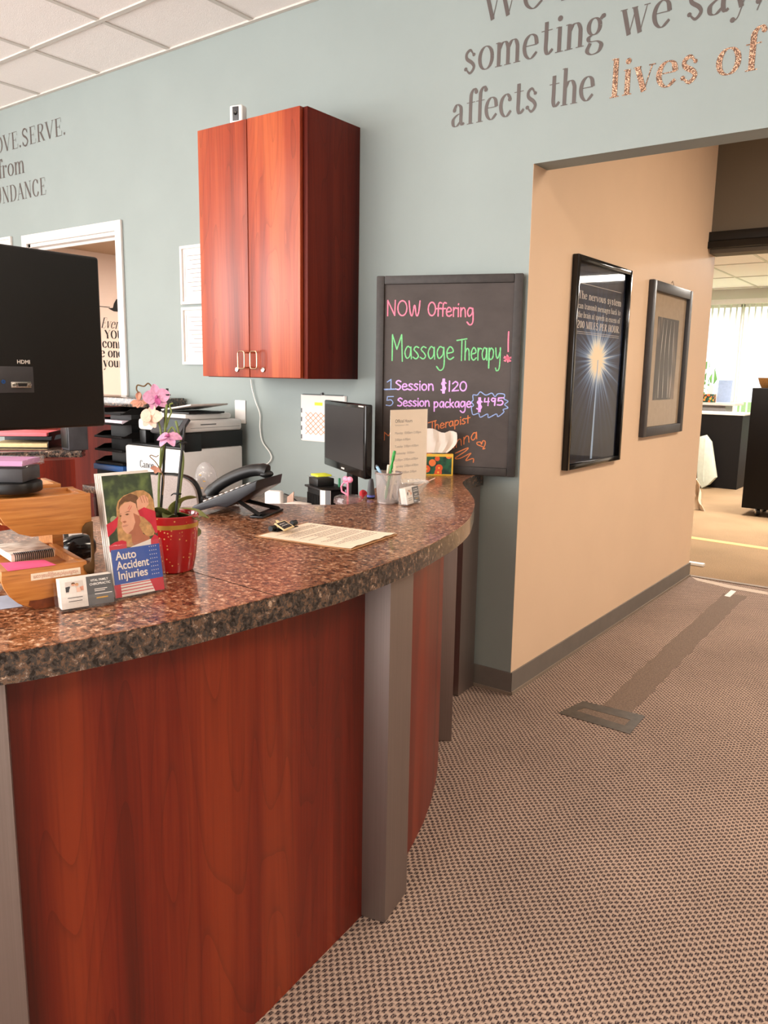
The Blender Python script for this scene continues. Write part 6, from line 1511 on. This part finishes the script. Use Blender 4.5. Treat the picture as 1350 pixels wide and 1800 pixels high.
# ---- low worktop along the teal wall
DT = .74
wk = thing('worktop', 'low granite-topped work desk along the teal wall behind the counter', 'desk', (-2.8, 2.7, 0))
mb = MB(); mb.prism([(-3.86, 2.47), (-2.3, 2.47), (-2.02, 2.05), (-1.72, 1.98), (-1.72, 2.2), (-1.86, 2.42), (-2.0, 2.6), (-2.08, 2.944), (-3.535, 2.944), (-3.535, 2.868), (-3.86, 2.868)], DT - .04, DT, bev=.002); obj('top', mb, M['gran'], wk, world=True)
for x in (-3.84, -2.95, -2.25):
    mb = MB(); mb.box(x, x + .02, 2.52, 2.86, .001, DT - .0405); obj('side_panel', mb, M['cherryd'], wk, world=True)
mb = MB(); mb.box(-1.86, -1.80, 2.1, 2.16, .001, DT - .0405); obj('leg', mb, M['cherryd'], wk, world=True)

# ---- multifunction printer
rx = -3.06; fy = PX(318, 792, rx).y; lz = PX(318, 792, rx).z; lx = PY(219.5, 782, fy).x
sy = PX(326, 745, rx).y + .0; sz0 = PX(326, 762, rx).z; sz1 = PX(326, 741, rx).z; sx = PY(241.5, 740, sy).x
D0 = DT + .0005
pr = thing('printer', 'white multifunction printer with a black control panel against the teal wall', 'printer', ((lx + rx) / 2, 2.7, D0))
mb = MB(); mb.box(lx, rx, fy, 2.90, D0, lz, .012, seg=3); obj('lower_body', mb, M['white'], pr, world=True)
mb = MB(); mb.box(lx + .05, rx, sy + .06, 2.90, lz + .0005, sz0 - .0005, .004); mb.box(lx + .01, rx - .004, fy + .01, sy + .06, lz + .0005, lz + .012, .003); mb.box(rx - .03, rx + .0006, fy + .02, sy + .1, lz - .015, sz0 - .001, .006); mb.box(sx, sx + .05, sy + .01, sy + .08, lz + .012, sz0 - .0005, .004); obj('paper_bay', mb, M['black'], pr, world=True)
mb = MB(); mb.box(sx, rx, sy, 2.90, sz0, sz1, .016, seg=3); obj('scanner', mb, M['white'], pr, world=True)
lt0 = PY(330, 737, 2.75).z
mb = MB(); mb.box(sx + .01, rx - .06, sy + .05, 2.88, sz1 + .0005, sz1 + .03, .01); obj('document_feeder', mb, M['white'], pr, world=True)
mb = MB(); mb.box(sx + .12, rx - .045, sy + .06, 2.82, sz1 + .0305, sz1 + .04, .003); obj('feeder_slot', mb, M['black'], pr, world=True)
mb = MB(); mb.box(-.11, .12, -.12, .12, -.004, .004, .003); put(mb, Matrix.Translation(((sx + rx) / 2 + .07, 2.68, sz1 + .062)) @ Matrix.Rotation(math.radians(-8), 4, 'Y')); obj('feeder_tray', mb, M['lgrey'], pr, world=True)
a, b_ = PY(270, 758, sy - .03), PY(324, 758, sy - .03)
cp = Matrix.Translation(((a.x + b_.x) / 2, sy - .018, (sz0 + sz1) / 2 + .006)) @ Matrix.Rotation(math.radians(-42), 4, 'X')
mb = MB(); mb.box(-.11, .11, -.008, .008, -.05, .045, .004); put(mb, cp); pnl = obj('control_panel', mb, M['greyt'], pr, world=True)
mb = MB(); mb.box(-.03, .08, -.0095, -.0082, -.032, .03); put(mb, cp); obj('touch_screen', mb, plain('dim_touch_screen', '#4b5356', .2), pnl, world=True)
mb = MB(); mb.box(rx - .002, rx + .0008, 2.62, 2.72, sz1 - .022, sz1 - .017); mb.box(rx - .001, rx + .0006, sy + .03, 2.88, sz1 - .036, sz1 - .0345); obj('side_seam', mb, M['slate'], pr, world=True)
a = PY(246, 821, fy - .0008)
mb = serif_text('Canon', .05, 1.5, .02, wscale=.9); put(mb, Matrix(((1, 0, 0, a.x), (0, 0, -1, fy - .0008), (0, 1, 0, a.z), (0, 0, 0, 1)))); obj('lettering', mb, M['slate'], pr, world=True, smooth=False)
mb = MB(); c = PY(304, 797, fy - .001); mb.box(c.x - .018, c.x + .018, fy - .0012, fy - .0002, c.z - .006, c.z + .006, .0004); obj('latch', mb, M['lgrey'], pr, world=True)

# ---- cherry ledge with a granite top behind the printer
lg = thing('ledge_cabinet', 'dark cherry back ledge with a granite top left of the printer', 'cabinet', (-4.2, 2.88, 0))
mb = MB(); mb.box(-5.0, -3.545, 2.655, 2.925, 1.160, 1.209, .004); obj('granite_top', mb, M['grane'], lg, world=True)
mb = MB(); mb.box(-4.98, -3.56, 2.872, 2.925, .102, 1.1595); obj('back_panel', mb, M['cherryd'], lg, world=True)
mb = MB(); mb.box(-4.98, -4.94, 2.67, 2.871, .001, 1.1595); mb.box(-4.98, -3.9, 2.84, 2.871, .001, .101); obj('side_panel', mb, M['cherryd'], lg, world=True)

# ---- blue case and the black stack of letter trays
mb = MB(); mb.box(-3.78, -3.53, 2.51, 2.82, D0, .8295, .004); solo('file_box', 'black file box at the bottom of the stack left of the printer', 'box', mb, M['blackmat'])
mb = MB(); mb.box(-3.79, -3.53, 2.495, 2.82, .83, .862, .006); solo('document_case', 'flat blue document case under the black letter trays', 'case', mb, M['navy'])
bt = thing('letter_trays', 'stack of black letter trays left of the printer', 'letter trays', (-3.65, 2.65, .8625))
zz = [.867, .935, 1.005, 1.075, 1.128]
for k, z in enumerate(zz):
    mb = MB(); mb.box(-3.775, -3.525, 2.50, 2.83, z, z + .005, .001)
    mb.prism([(2.50, z + .005), (2.83, z + .005), (2.83, z + .03), (2.56, z + .03)], -3.775, -3.771, 'x'); mb.prism([(2.50, z + .005), (2.83, z + .005), (2.83, z + .03), (2.56, z + .03)], -3.529, -3.525, 'x')
    mb.box(-3.77, -3.53, 2.496, 2.5, z - .002, z + .010, .001)
    obj('tray', mb, M['blackmat'], bt)
    bt.children[-1].data.transform(MXROOT[bt.name].inverted())
mb = MB(); mb.box(-3.71, -3.53, 2.56, 2.829, .8626, 1.135); obj('backing', mb, M['black'], bt, world=True)
mb = MB(); mb.box(-3.765, -3.535, 2.505, 2.555, 1.0803, 1.098, .001); solo('paper_stack', 'lavender paper stack in an upper black letter tray', 'paper', mb, M['lav'])

# ---- side counter with its own granite top
sc = thing('side_counter', 'cherry side counter with a rounded granite top behind the monitor', 'counter', (-3.9, 2.1, 0))
pts = [PZ(-60, 803, .95)[:2], PZ(0, 796, .95)[:2], PZ(80, 792.5, .95)[:2], PZ(143, 792, .95)[:2], PZ(150, 789.5, .95)[:2], PZ(147, 787, .95)[:2]]
pts = [tuple(p) for p in pts] + [(-3.95, 2.44), (-4.45, 2.3), (-4.5, 1.75)]
mb = MB(); mb.prism(pts, .915, .95, bev=.003); obj('granite_top', mb, M['grane'], sc, world=True)
a, b_ = PZ(138, 810, .915), PZ(-40, 818, .915); a = Vector((a.x, a.y)); b_ = Vector((b_.x, b_.y)); dd = (b_ - a).normalized(); nn = Vector((dd.y, -dd.x))
if nn.dot(Vector((-.8, .6))) < 0: nn = -nn
q = [a + nn * .08, b_ + nn * .08, b_ + nn * .42, a + nn * .14]
mb = MB(); mb.prism([tuple(v_) for v_ in q], .001, .9145); obj('cabinet', mb, M['cherry'], sc, world=True)
r0 = PZ(86, 788, .9505)
dx = Vector((.75, .66, 0)).normalized(); rz = math.atan2(dx.y, dx.x)
ft_ = thing('folder_tray', 'black two-tier letter tray on the side counter under the big monitor', 'letter trays', r0, rotz=rz)
mb = MB(); mb.box(-.30, 0, 0, .22, 0, .004, .001); mb.box(-.004, 0, 0, .22, .004, .035, .001); mb.box(-.3, 0, .216, .22, .004, .06); obj('tray', mb, M['black'], ft_)
mb = MB(); mb.box(-.30, 0, 0, .22, .058, .062, .001); mb.prism([(.05, .0352), (.09, .0352), (.12, .0579), (.07, .0579)], -.004, 0, 'x'); mb.box(-.004, 0, .02, .22, .062, .08, .001); obj('tray', mb, M['black'], ft_)
def sheetstack(nm, lab, cat, z, th, m, ins=.008):
    o = thing(nm, lab, cat, MXROOT[ft_.name] @ Vector((0, 0, z)), rotz=rz)
    mb = MB(); mb.box(-.29, -.006, -ins, .2, 0, th, .001); obj('sheets', mb, m, o)
    return o
sheetstack('paper_stack', 'manila papers in the lower tier of the black tray on the side counter', 'paper', .0044, .02, M['manila'])
o = sheetstack('folder', 'salmon pink folder on top of the black tray on the side counter', 'folder', .0624, .018, M['salmon'])
mb = MB(); mb.box(-.285, -.008, -.007, .19, -.0 + .0005, .004); 
mb.bm.free()
sp0 = PZ(112, 790.5, .9505)
spk = thing('speaker', 'small black box speaker beside the black folder tray', 'speaker', sp0, rotz=math.radians(-12))
mb = MB(); mb.box(-.03, .075, 0, .10, .0, .16, .006); obj('cabinet', mb, M['greyt'], spk)
mb = MB(); mb.box(-.022, .067, -.003, -.0002, .012, .15, .001); obj('grille', mb, M['black'], spk)

# ---- office chair
cb0 = PD(265, 870, 3.2)
ch = thing('office_chair', 'grey upholstered office chair behind the counter', 'chair', (cb0.x, cb0.y, 0), rotz=math.radians(32))
zc = PD(300, 831, 3.2).z
rows = []
ring = []
for k in range(40):
    an = 2 * PI * k / 40; e = .45; ring.append((.205 * math.copysign(abs(math.cos(an)) ** e, math.cos(an)), zc - .2 + .2 * math.copysign(abs(math.sin(an)) ** e, math.sin(an))))
mb = MB(); mb.prism([(x * .96, zc - .2 + (z - zc + .2) * .96) for x, z in ring], -.012, .012, 'y', bev=.006); obj('back_cover', mb, M['fabric'], ch)
mb = MB(); mb.prism(ring, .0125, .05, 'y', bev=.015); obj('backrest', mb, M['black'], ch)
mb = MB(); mb.box(-.23, .23, .08, .52, .46, .53, .03, seg=3); obj('seat', mb, M['fabric'], ch)
mb = MB(); mb.box(-.03, .03, .0505, .07, .44, zc - .15, .004); mb.box(-.03, .03, .05, .3, .43, .455, .004); obj('back_bracket', mb, M['black'], ch)
mb = MB(); mb.tube([(0, .3, .06), (0, .3, .4295)], .028, 16); obj('gas_post', mb, M['black'], ch)
for k in range(5):
    an = 2 * PI * k / 5 + .3; c, s = math.cos(an), math.sin(an)
    mb = MB(); mb.tube([(.03 * c, .3 + .03 * s, .085), (.27 * c, .3 + .27 * s, .07)], [.022, .014], 8); lg_ = obj('leg', mb, M['black'], ch)
    mb = MB(); mb.lathe([(0, -.012), (.027, -.012), (.028, 0), (.027, .012), (0, .012)], mx=Matrix.Translation((.265 * c, .3 + .265 * s, .0285)) @ Matrix.Rotation(an + PI / 2, 4, 'Z') @ Matrix.Rotation(PI / 2, 4, 'Y'), n=18); obj('caster', mb, M['black'], lg_)

# ---- clear wrap, white box, cables
c = PD(362, 868, 3.35); c.z = D0
mb = MB()
b2 = bmesh.new(); bmesh.ops.create_uvsphere(b2, u_segments=28, v_segments=16, radius=1)
for v_ in b2.verts:
    k = 1 + .08 * math.sin(v_.co.x * 7 + v_.co.z * 5); v_.co = Vector((v_.co.x * .055 * k, v_.co.y * .05 * k, max(v_.co.z, -.96) * .125 + .12))
mb.merge(b2)
wr = thing('clear_wrap', 'puff of clear cellophane wrap with gold flecks right of the grey chair', 'wrapping', c)
obj('film', mb, glassy('cellophane', '#f1eeee', .06, .16), wr)
mb = MB()
for (px, py, a) in ((352, 835, .9), (359, 846, 1.1), (347, 850, .5), (355, 858, 1.0)):
    q = LY(wr, px, py, -.052); mb.box(q[0] - .007, q[0] + .007, -.053, -.0522, q[1] - .002, q[1] + .002)
obj('gold_fleck', mb, M['gold'], wr)
c = PD(482, 878, 3.15)
rb = thing('router', 'small white plastic box on the low desk behind the phone', 'router', (c.x, c.y, D0), rotz=math.radians(25))
zt_ = PD(482, 862, 3.15).z
mb = MB(); mb.box(-.034, .034, -.02, .02, 0, zt_ - D0, .008, seg=3); obj('case', mb, M['white'], rb)
mb = MB(); mb.box(-.03, .03, -.0205, -.0198, .02, .03); obj('vent', mb, M['lgrey'], rb)
c = PD(508, 874, 3.2); mb = MB()
mb.prism([(c.x - .02, D0), (c.x + .015, D0), (c.x + .025, c.z + .025), (c.x - .01, c.z)], c.y, c.y + .004, 'y'); solo('paper_tag', 'small pale paper tag beside the white box', 'paper', mb, M['petalp'])
mb = MB(); mb.tube(cat3([PD(500, 868, 3.35), PD(512, 873, 3.3), PD(524, 882, 3.25), PD(536, 884, 3.2), PD(545, 890, 3.2)], 5), .003, 6); solo('power_cable', 'black cable on the low desk between the white box and the small monitor', 'cable', mb, M['black'])
a = PD(520, 886, 3.1); mb = MB(); mb.box(a.x - .035, a.x + .05, a.y - .05, a.y + .04, D0, a.z + .004, .004); solo('paper_stack', 'pale pink stack of papers on the low desk left of the small black drawers', 'paper', mb, M['tissue'])

# ---- small black monitor facing the staff side
dR = 3.05; dL = dR / .861
TR, BR = PD(643.5, 711, dR), PD(640, 844.5, dR); TL, BL = PD(571.5, 702.5, dL), PD(568.3, 817.5, dL)
a = (TR + BR) / 2; b_ = (TL + BL) / 2; w_ = Vector((a.x - b_.x, a.y - b_.y, 0)); MW = w_.length; w_.normalize()
mz0, mz1 = (BR.z + BL.z) / 2, (TR.z + TL.z) / 2
m2 = thing('monitor', 'small black widescreen monitor angled away by the chalkboard', 'monitor', ((a.x + b_.x) / 2, (a.y + b_.y) / 2, D0), rotz=math.atan2(w_.y, w_.x))
h0, h1 = mz0 - D0, mz1 - D0; hw = MW / 2
mb = MB(); mb.box(-hw, hw, .0, .03, h0, h1, .006, seg=3); mb.box(-hw + .06, hw - .06, .03, .05, h0 + .05, h1 - .04, .01); obj('housing', mb, M['gloss'], m2)
mb = MB(); mb.box(-hw + .017, hw - .017, -.0012, -.0002, h0 + .033, h1 - .017); obj('screen', mb, M['screen'], m2)
mb = MB(); mb.box(-.02, .02, -.0008, -.0002, h0 + .010, h0 + .017); obj('badge', mb, M['lgrey'], m2)
mb = MB(); mb.box(hw - .08, hw - .02, -.0008, -.0002, h1 - .011, h1 - .006); obj('sticker', mb, M['lgrey'], m2)
mb = MB(); mb.prism([(.02, .012), (.06, .012), (.052, h0 + .08), (.0505, h0 + .08), (.03, h0 - .004)], -.035, .035, 'x'); obj('stand_neck', mb, M['black'], m2)
mb = MB(); mb.lathe([(0, 0), (.11, 0), (.112, .006), (.1, .012), (0, .014)], n=36, c=(0, .03, 0)); obj('stand_base', mb, M['gloss'], m2)

# ---- black desktop drawers with notes on top
c = PD(572, 868, 3.12); ztop = PD(572, 857, 3.12).z
du = thing('desktop_drawers', 'black ribbed desktop drawer unit in front of the small monitor', 'drawers', (c.x - .005, c.y - .005, D0), rotz=math.radians(-24))
hh = ztop - D0
mb = MB(); mb.box(-.055, .07, -.045, .06, 0, hh, .004)
for k in range(9): mb.box(-.052 + k * .0135, -.045 + k * .0135, -.0475, -.0448, .01, hh - .02)
obj('casing', mb, M['blackmat'], du)
mb = MB(); mb.box(-.068, .085, -.052, .068, hh + .0003, hh + .008, .002); obj('lid', mb, M['black'], du)
n2 = thing('note_dispenser', 'small black note box with yellow notes on the black drawers', 'note dispenser', MXROOT[du.name] @ Vector((-.02, 0, hh + .0085)), rotz=math.radians(-24))
mb = MB(); mb.box(-.042, .042, -.036, .036, 0, .03, .003); obj('block', mb, M['black'], n2)
mb = MB(); mb.box(-.046, .046, -.04, .04, .0304, .036, .001); obj('clear_tray', mb, M['acrylic'], n2)
mb = MB(); mb.box(-.035, .03, -.03, .03, .0363, .043, .001); obj('note_pad', mb, M['yellow'], n2)
c = PD(572, 876, 2.92)
tg = thing('name_tag', 'white and black card leaning on the black desktop drawers', 'card', (c.x, c.y, D0), rotz=math.radians(12))
mb = MB(); mb.box(-.022, .022, -.001, .001, .0, PD(572, 862, 2.92).z - D0, .0004); obj('card', mb, M['paper'], tg)
zt_ = PD(572, 862, 2.92).z - D0
mb = MB(); mb.box(.0, .022, -.0016, -.0011, zt_ - .07, zt_); obj('dark_print', mb, M['slate'], tg)

# ---- clear tumbler with straws
c = PD(612, 876, 2.95)
tm = thing('tumbler', 'clear lidded tumbler with a pink bow straw behind the counter edge', 'tumbler', (c.x, c.y, D0))
hz = PD(612, 868, 2.95).z - D0
mb = MB(); mb.lathe([(0, .001), (.033, .001), (.036, .006), (.050, hz - .02), (.0495, hz - .02), (.034, .01), (0, .008)], n=36); obj('cup', mb, glassy('pinkish_acrylic', '#f6e6e4', .05, .06), tm)
mb = MB(); mb.lathe([(0, hz - .006), (.034, hz - .004), (.052, hz - .010), (.055, hz - .022), (.055, hz - .032), (.052, hz - .032), (.0515, hz - .0195), (0, hz - .009)], n=36); obj('lid', mb, glassy('rosy_lid_acrylic', '#f8e2e0', .05, .1), tm)
ztp = PD(612, 846, 2.95).z - D0
mb = MB(); mb.tube([(-.002, 0, .02), (-.002, 0, ztp + .005)], .0042, 10); st_ = obj('straw', mb, M['pinkp'], tm)
mb = MB()
for s in (-1, 1): mb.ell((-.002 + s * .010, -.001, ztp + .008), (.014, .007, .012), u=12, v=8)
mb.ell((-.002, -.004, ztp + .006), (.005, .005, .006)); obj('bow_topper', mb, M['pinkp'], st_)
mb = MB(); mb.tube([(-.006, 0, hz - .003), (-.03, 0, hz + .006), (-.034, 0, hz + .025), (-.02, 0, hz + .042), (-.004, 0, hz + .04)], .0035, 8); obj('handle_loop', mb, M['pinkp'], tm)
c = PD(597, 872, 3.1); zt_ = PD(596, 840, 3.1).z
mb = MB(); mb.tube([(c.x, c.y, D0), (c.x - .002, c.y, zt_)], .0048, 12); solo('drinking_straw', 'dark green straw standing behind the clear tumbler', 'straw', mb, M['dgreen'])
c = PD(638, 877, 3.08); hz = PD(638, 867, 3.08).z - D0
td = thing('red_cap_jar', 'clear jar with a round red cap right of the tumbler', 'jar', (c.x, c.y, D0))
mb = MB(); mb.lathe([(0, 0), (.014, 0), (.015, .01), (.015, hz - .02), (0, hz - .02)], n=20); obj('jar', mb, M['white'], td)
mb = MB(); mb.lathe([(0, -.006), (.019, -.006), (.021, -.002), (.021, .004), (.017, .008), (.008, .008), (.006, .004), (0, .004)], mx=Matrix.Translation((.004, 0, hz - .006)) @ Matrix.Rotation(math.radians(60), 4, 'Y'), n=24); obj('cap', mb, M['redp'], td)
c = PZ(652, 876, TOP); dB = (c - EYE).dot(CF); hz = PD(652, 841, dB).z - TOP; zb_ = .006; kB = dB / 3.3
bb = thing('black_bottle', 'black tapered bottle with a bluish base between the small monitor and the pen cup', 'bottle', (c.x, c.y, TOP))
mb = MB(); mb.lathe([(0, 0), (.012, 0), (.0135, .002), (.0135, zb_ - .001), (.0, zb_ - .001)], n=24); obj('foot', mb, M['gloss'], bb)
mb = MB(); mb.lathe([(.0, zb_ - .0008), (.0135, zb_ - .0008), (.0138, zb_ + .006), (0, zb_ + .006)], n=24); obj('blue_ring', mb, plain('violet_blue_plastic', '#5f66b8', .25), bb)
mb = MB(); mb.lathe([(0, zb_ + .0062), (.0135, zb_ + .0062), (.009, hz - .012), (.0065, hz), (0, hz)], n=24); obj('body', mb, M['greyt'], bb)

# ================================================================ FAR ROOM
# vertical blinds
bl = thing('vertical_blinds', 'white vertical blinds hanging in the far room window', 'blinds', (-2.8, 12.2, .36))
mb = MB(); mb.box(wx0 - .02, wx1 + .02, 12.17, 12.22, wz1 - .02, wz1 + .05, .004); obj('head_rail', mb, M['white'], bl, world=True)
slm, t_, b_m = nt('white_blind_slat')
b_m.inputs['Base Color'].default_value = rgb('#efece8'); b_m.inputs['Roughness'].default_value = .6
nz_ = N(t_, 'ShaderNodeTexNoise', Scale=20.0); t_.links.new(coords(t_), nz_.inputs['Vector'])
tl_ = t_.nodes.new('ShaderNodeBsdfTranslucent'); tl_.inputs[0].default_value = (.85, .84, .82, 1)
mx_ = t_.nodes.new('ShaderNodeMixShader'); t_.links.new(math_(t_, 'ADD', math_(t_, 'MULTIPLY', nz_.outputs['Fac'], .1), .4), mx_.inputs[0])
t_.links.new(b_m.outputs[0], mx_.inputs[1]); t_.links.new(tl_.outputs[0], mx_.inputs[2]); t_.links.new(mx_.outputs[0], t_.nodes['Material Output'].inputs[0])
nsl = 34
for k in range(nsl):
    x = wx0 + .03 + (wx1 - wx0 - .06) * k / (nsl - 1)
    mb = MB(); mb.box(-.042, .042, -.0008, .0008, wz0 + .03, wz1 - .021); put(mb, Matrix.Translation((x, 12.195, 0)) @ Matrix.Rotation(math.radians(88), 4, 'Z')); obj('slat', mb, slm, bl, world=True)
# trees outside
def tree(label, x, y, h, seed):
    rt = random.Random(seed)
    t = thing('tree', label, 'tree', (x, y, -.2), group='trees outside the far window')
    mb = MB(); mb.tube([(0, 0, 0), (.05, 0, h * .4), (0, .05, h * .7)], [.14, .1, .05], 8); obj('trunk', mb, M['twig'], t)
    mb = MB()
    for _ in range(900):
        a_, z_ = rt.uniform(0, 2 * PI), rt.random(); r_ = (1.5 * (1 - z_) ** .7 + .2) * math.sqrt(rt.random()); p = Vector((r_ * math.cos(a_), r_ * math.sin(a_), .5 + h * z_ * .95))
        e = Euler((rt.uniform(0, 3), rt.uniform(0, 3), rt.uniform(0, 3))).to_matrix(); s = rt.uniform(.1, .2)
        mb.face([p + e @ Vector(q) * s for q in ((-1, 0, 0), (0, -.5, .1), (1, 0, 0), (0, .5, .1))])
    obj('foliage', mb, plain('garden_leaf', '#6f9a4f', .6, var=.4, scale=3), t, smooth=False)
tree('leafy green tree outside the left of the far window', -5.6, 16.5, 4.2, 1); tree('leafy green tree outside the right of the far window', -2.0, 18.5, 4.6, 2)
# black reception desk and the grey counter behind it
dy = PZ(1294, 861, 0).y; dx1 = PZ(1294, 861, 0).x; dz = PY(1305, 728, dy).z
fd = thing('far_desk', 'black-fronted desk standing in the far room', 'desk', (dx1 - .5, dy, 0))
mb = MB(); mb.box(dx1 - 1.1, dx1, dy, dy + .03, .001, dz - .02); obj('front_panel', mb, M['blackmat'], fd, world=True)
mb = MB(); mb.box(dx1 - 1.12, dx1 + .02, dy - .01, dy + .5, dz - .0195, dz + .005, .003); obj('top', mb, M['lgrey'], fd, world=True)
mb = MB(); mb.box(dx1 - .03, dx1, dy + .0305, dy + .48, .001, dz - .02); obj('side_panel', mb, M['blackmat'], fd, world=True)
gy = dy + .7; gz = PY(1290, 709, gy).z; gx = PY(1292, 709, gy).x
gc = thing('far_counter', 'pale grey counter behind the black desk in the far room', 'counter', (gx - .5, gy + .2, 0))
mb = MB(); mb.box(gx - 1.2, gx, gy, gy + .5, gz - .035, gz, .003); obj('top', mb, M['lgrey'], gc, world=True)
mb = MB(); mb.box(gx - 1.15, gx - .13, gy + .06, gy + .45, .001, gz - .0355); obj('body', mb, plain('mid_grey_laminate', '#8f8a88', .5), gc, world=True)
c = PY(1246, 707, gy + .1); z = gz + .0004
tb2 = thing('tissue_box', 'small flowered tissue box on the grey counter in the far room', 'tissue box', (c.x, gy + .12, z))
mb = MB(); mb.box(-.07, .07, -.06, .06, 0, .11, .002); obj('carton', mb, M['floral'], tb2)
mb = MB(); mb.prism([(-.03, .1105), (.03, .1105), (.045, .2), (.0, .26), (-.035, .19)], -.01, .01, 'y'); obj('tissue', mb, M['tissue'], tb2)
c = PY(1268, 706, gy + .1)
bs = thing('brochure_stand', 'pale blue upright leaflet stand beside the far tissue box', 'leaflet stand', (c.x, gy + .2, z))
mb = MB(); mb.box(-.09, .09, -.004, .004, .003, .30, .001); put(mb, Matrix.Rotation(math.radians(-8), 4, 'X')); obj('leaflet', mb, plain('pale_blue_leaflet', '#9fb3d6', .5), bs)
mb = MB(); mb.box(-.09, .09, -.01, .06, 0, .004); obj('foot', mb, M['acrylic'], bs)
# rolling black cabinet
cx0 = PZ(1325, 908, 0); by = cx0.y; zt2 = PY(1325, 682, by).z; lx2 = PY(1303, 892, by).x
rc = thing('rolling_cabinet', 'tall matte black cabinet on casters at the right of the far room', 'cabinet', (lx2 + .5, by + .2, 0))
mb = MB(); mb.box(lx2, lx2 + 1.0, by, by + .45, PY(1303, 892, by).z, zt2, .004); obj('body', mb, M['blackmat'], rc, world=True)
zc0 = PY(1303, 892, by).z
for k, (x, y) in enumerate(((lx2 + .14, by + .06), (lx2 + .86, by + .06), (lx2 + .14, by + .39), (lx2 + .86, by + .39))):
    mb = MB(); mb.lathe([(0, -.016), (.042, -.016), (.045, 0), (.042, .016), (0, .016)], mx=Matrix.Translation((x, y, .0455)) @ Matrix.Rotation(.5, 4, 'Z') @ Matrix.Rotation(PI / 2, 4, 'Y'), n=20); ca = obj('caster', mb, M['black'], rc, world=True)
    mb = MB(); mb.tube([(x - .03, y, zc0 - .0005), (x - .02, y, .05)], .012, 8); mb.lathe([(0, -.018), (.02, -.018), (.02, .018), (0, .018)], mx=Matrix.Translation((x, y, .0455)) @ Matrix.Rotation(.5, 4, 'Z') @ Matrix.Rotation(PI / 2, 4, 'Y'), n=12); obj('bracket', mb, M['chrome'], ca, world=True)
c = PY(1350, 680, by + .15)
mb = MB(); mb.lathe([(0, 0), (.08, 0), (.10, .04), (.12, .1), (.115, .1), (.095, .04), (0, .01)], n=28, c=(c.x + .02, by + .16, zt2 + .0006)); solo('wicker_basket', 'small wicker basket on top of the black rolling cabinet', 'basket', mb, M['wicker'])
# mint bag leaning on the desk
c = PZ(1240, 867, 0)
bg = thing('tote_bag', 'pale mint folded bag leaning against the black desk in the far room', 'bag', (c.x, dy - .16, 0))
def BG(px, py): q = PY(px, py, dy - .1); return (q.x - c.x, q.z)
out_ = [BG(*p) for p in [(1228, 785), (1231, 777), (1243, 774), (1252, 786), (1261, 848), (1248, 861), (1236, 867), (1228, 850)]]
zmin = min(p[1] for p in out_); out_ = [(x, z - zmin + .001) for x, z in out_]
mb = MB(); mb.prism(out_, -.05, .06, 'y', bev=.02, seg=2); obj('body', mb, M['mint'], bg)
mb = MB(); p_, q_ = BG(1242, 776), BG(1238, 862); mb.prism([(p_[0], p_[1] - zmin - .02), (p_[0] + .012, p_[1] - zmin - .02), (q_[0] + .012, q_[1] - zmin + .05), (q_[0], q_[1] - zmin + .05)], -.056, -.0502, 'y'); obj('fold', mb, M['mint'], bg)
# pale cloth, door stop and yellow line
c = PZ(1230, 898, 0); mb = MB()
rows = []
for i in range(9):
    f = i / 8; rows.append([(c.x - .16 + .05 * f + (.09 + .05 * f) * (j / 6) + .02 * math.sin(j * 2 + i), c.y + .05 * math.sin(j * 1.7 + f) + .06, .002 + .34 * (1 - f) + .02 * math.sin(j + i) * (f < .95)) for j in range(7)])
mb.sheet(rows, .004); solo('cloth', 'pale crumpled cloth draped to the floor just inside the far room', 'cloth', mb, M['cream'])
c = PZ(1218, 994, 0); mb = MB(); mb.box(c.x - .12, c.x + .075, c.y, c.y + .04, .0005, .022, .004); solo('door_guide', 'white plastic strip on the floor just past the far doorway', 'strip', mb, M['white'])
a, b_ = PZ(1205, 943.5, 0), PZ(1360, 966, 0); d = (b_ - a).normalized(); n = Vector((-d.y, d.x, 0)) * .045
mb = MB(); mb.prism([tuple((p)[:2]) for p in (a - n - d * 1, b_ - n + d * 1.2, b_ + n + d * 1.2, a + n - d * 1)], .0003, .0012); solo('floor_line', 'yellow tape line across the far room carpet', 'tape', mb, M['yline'])
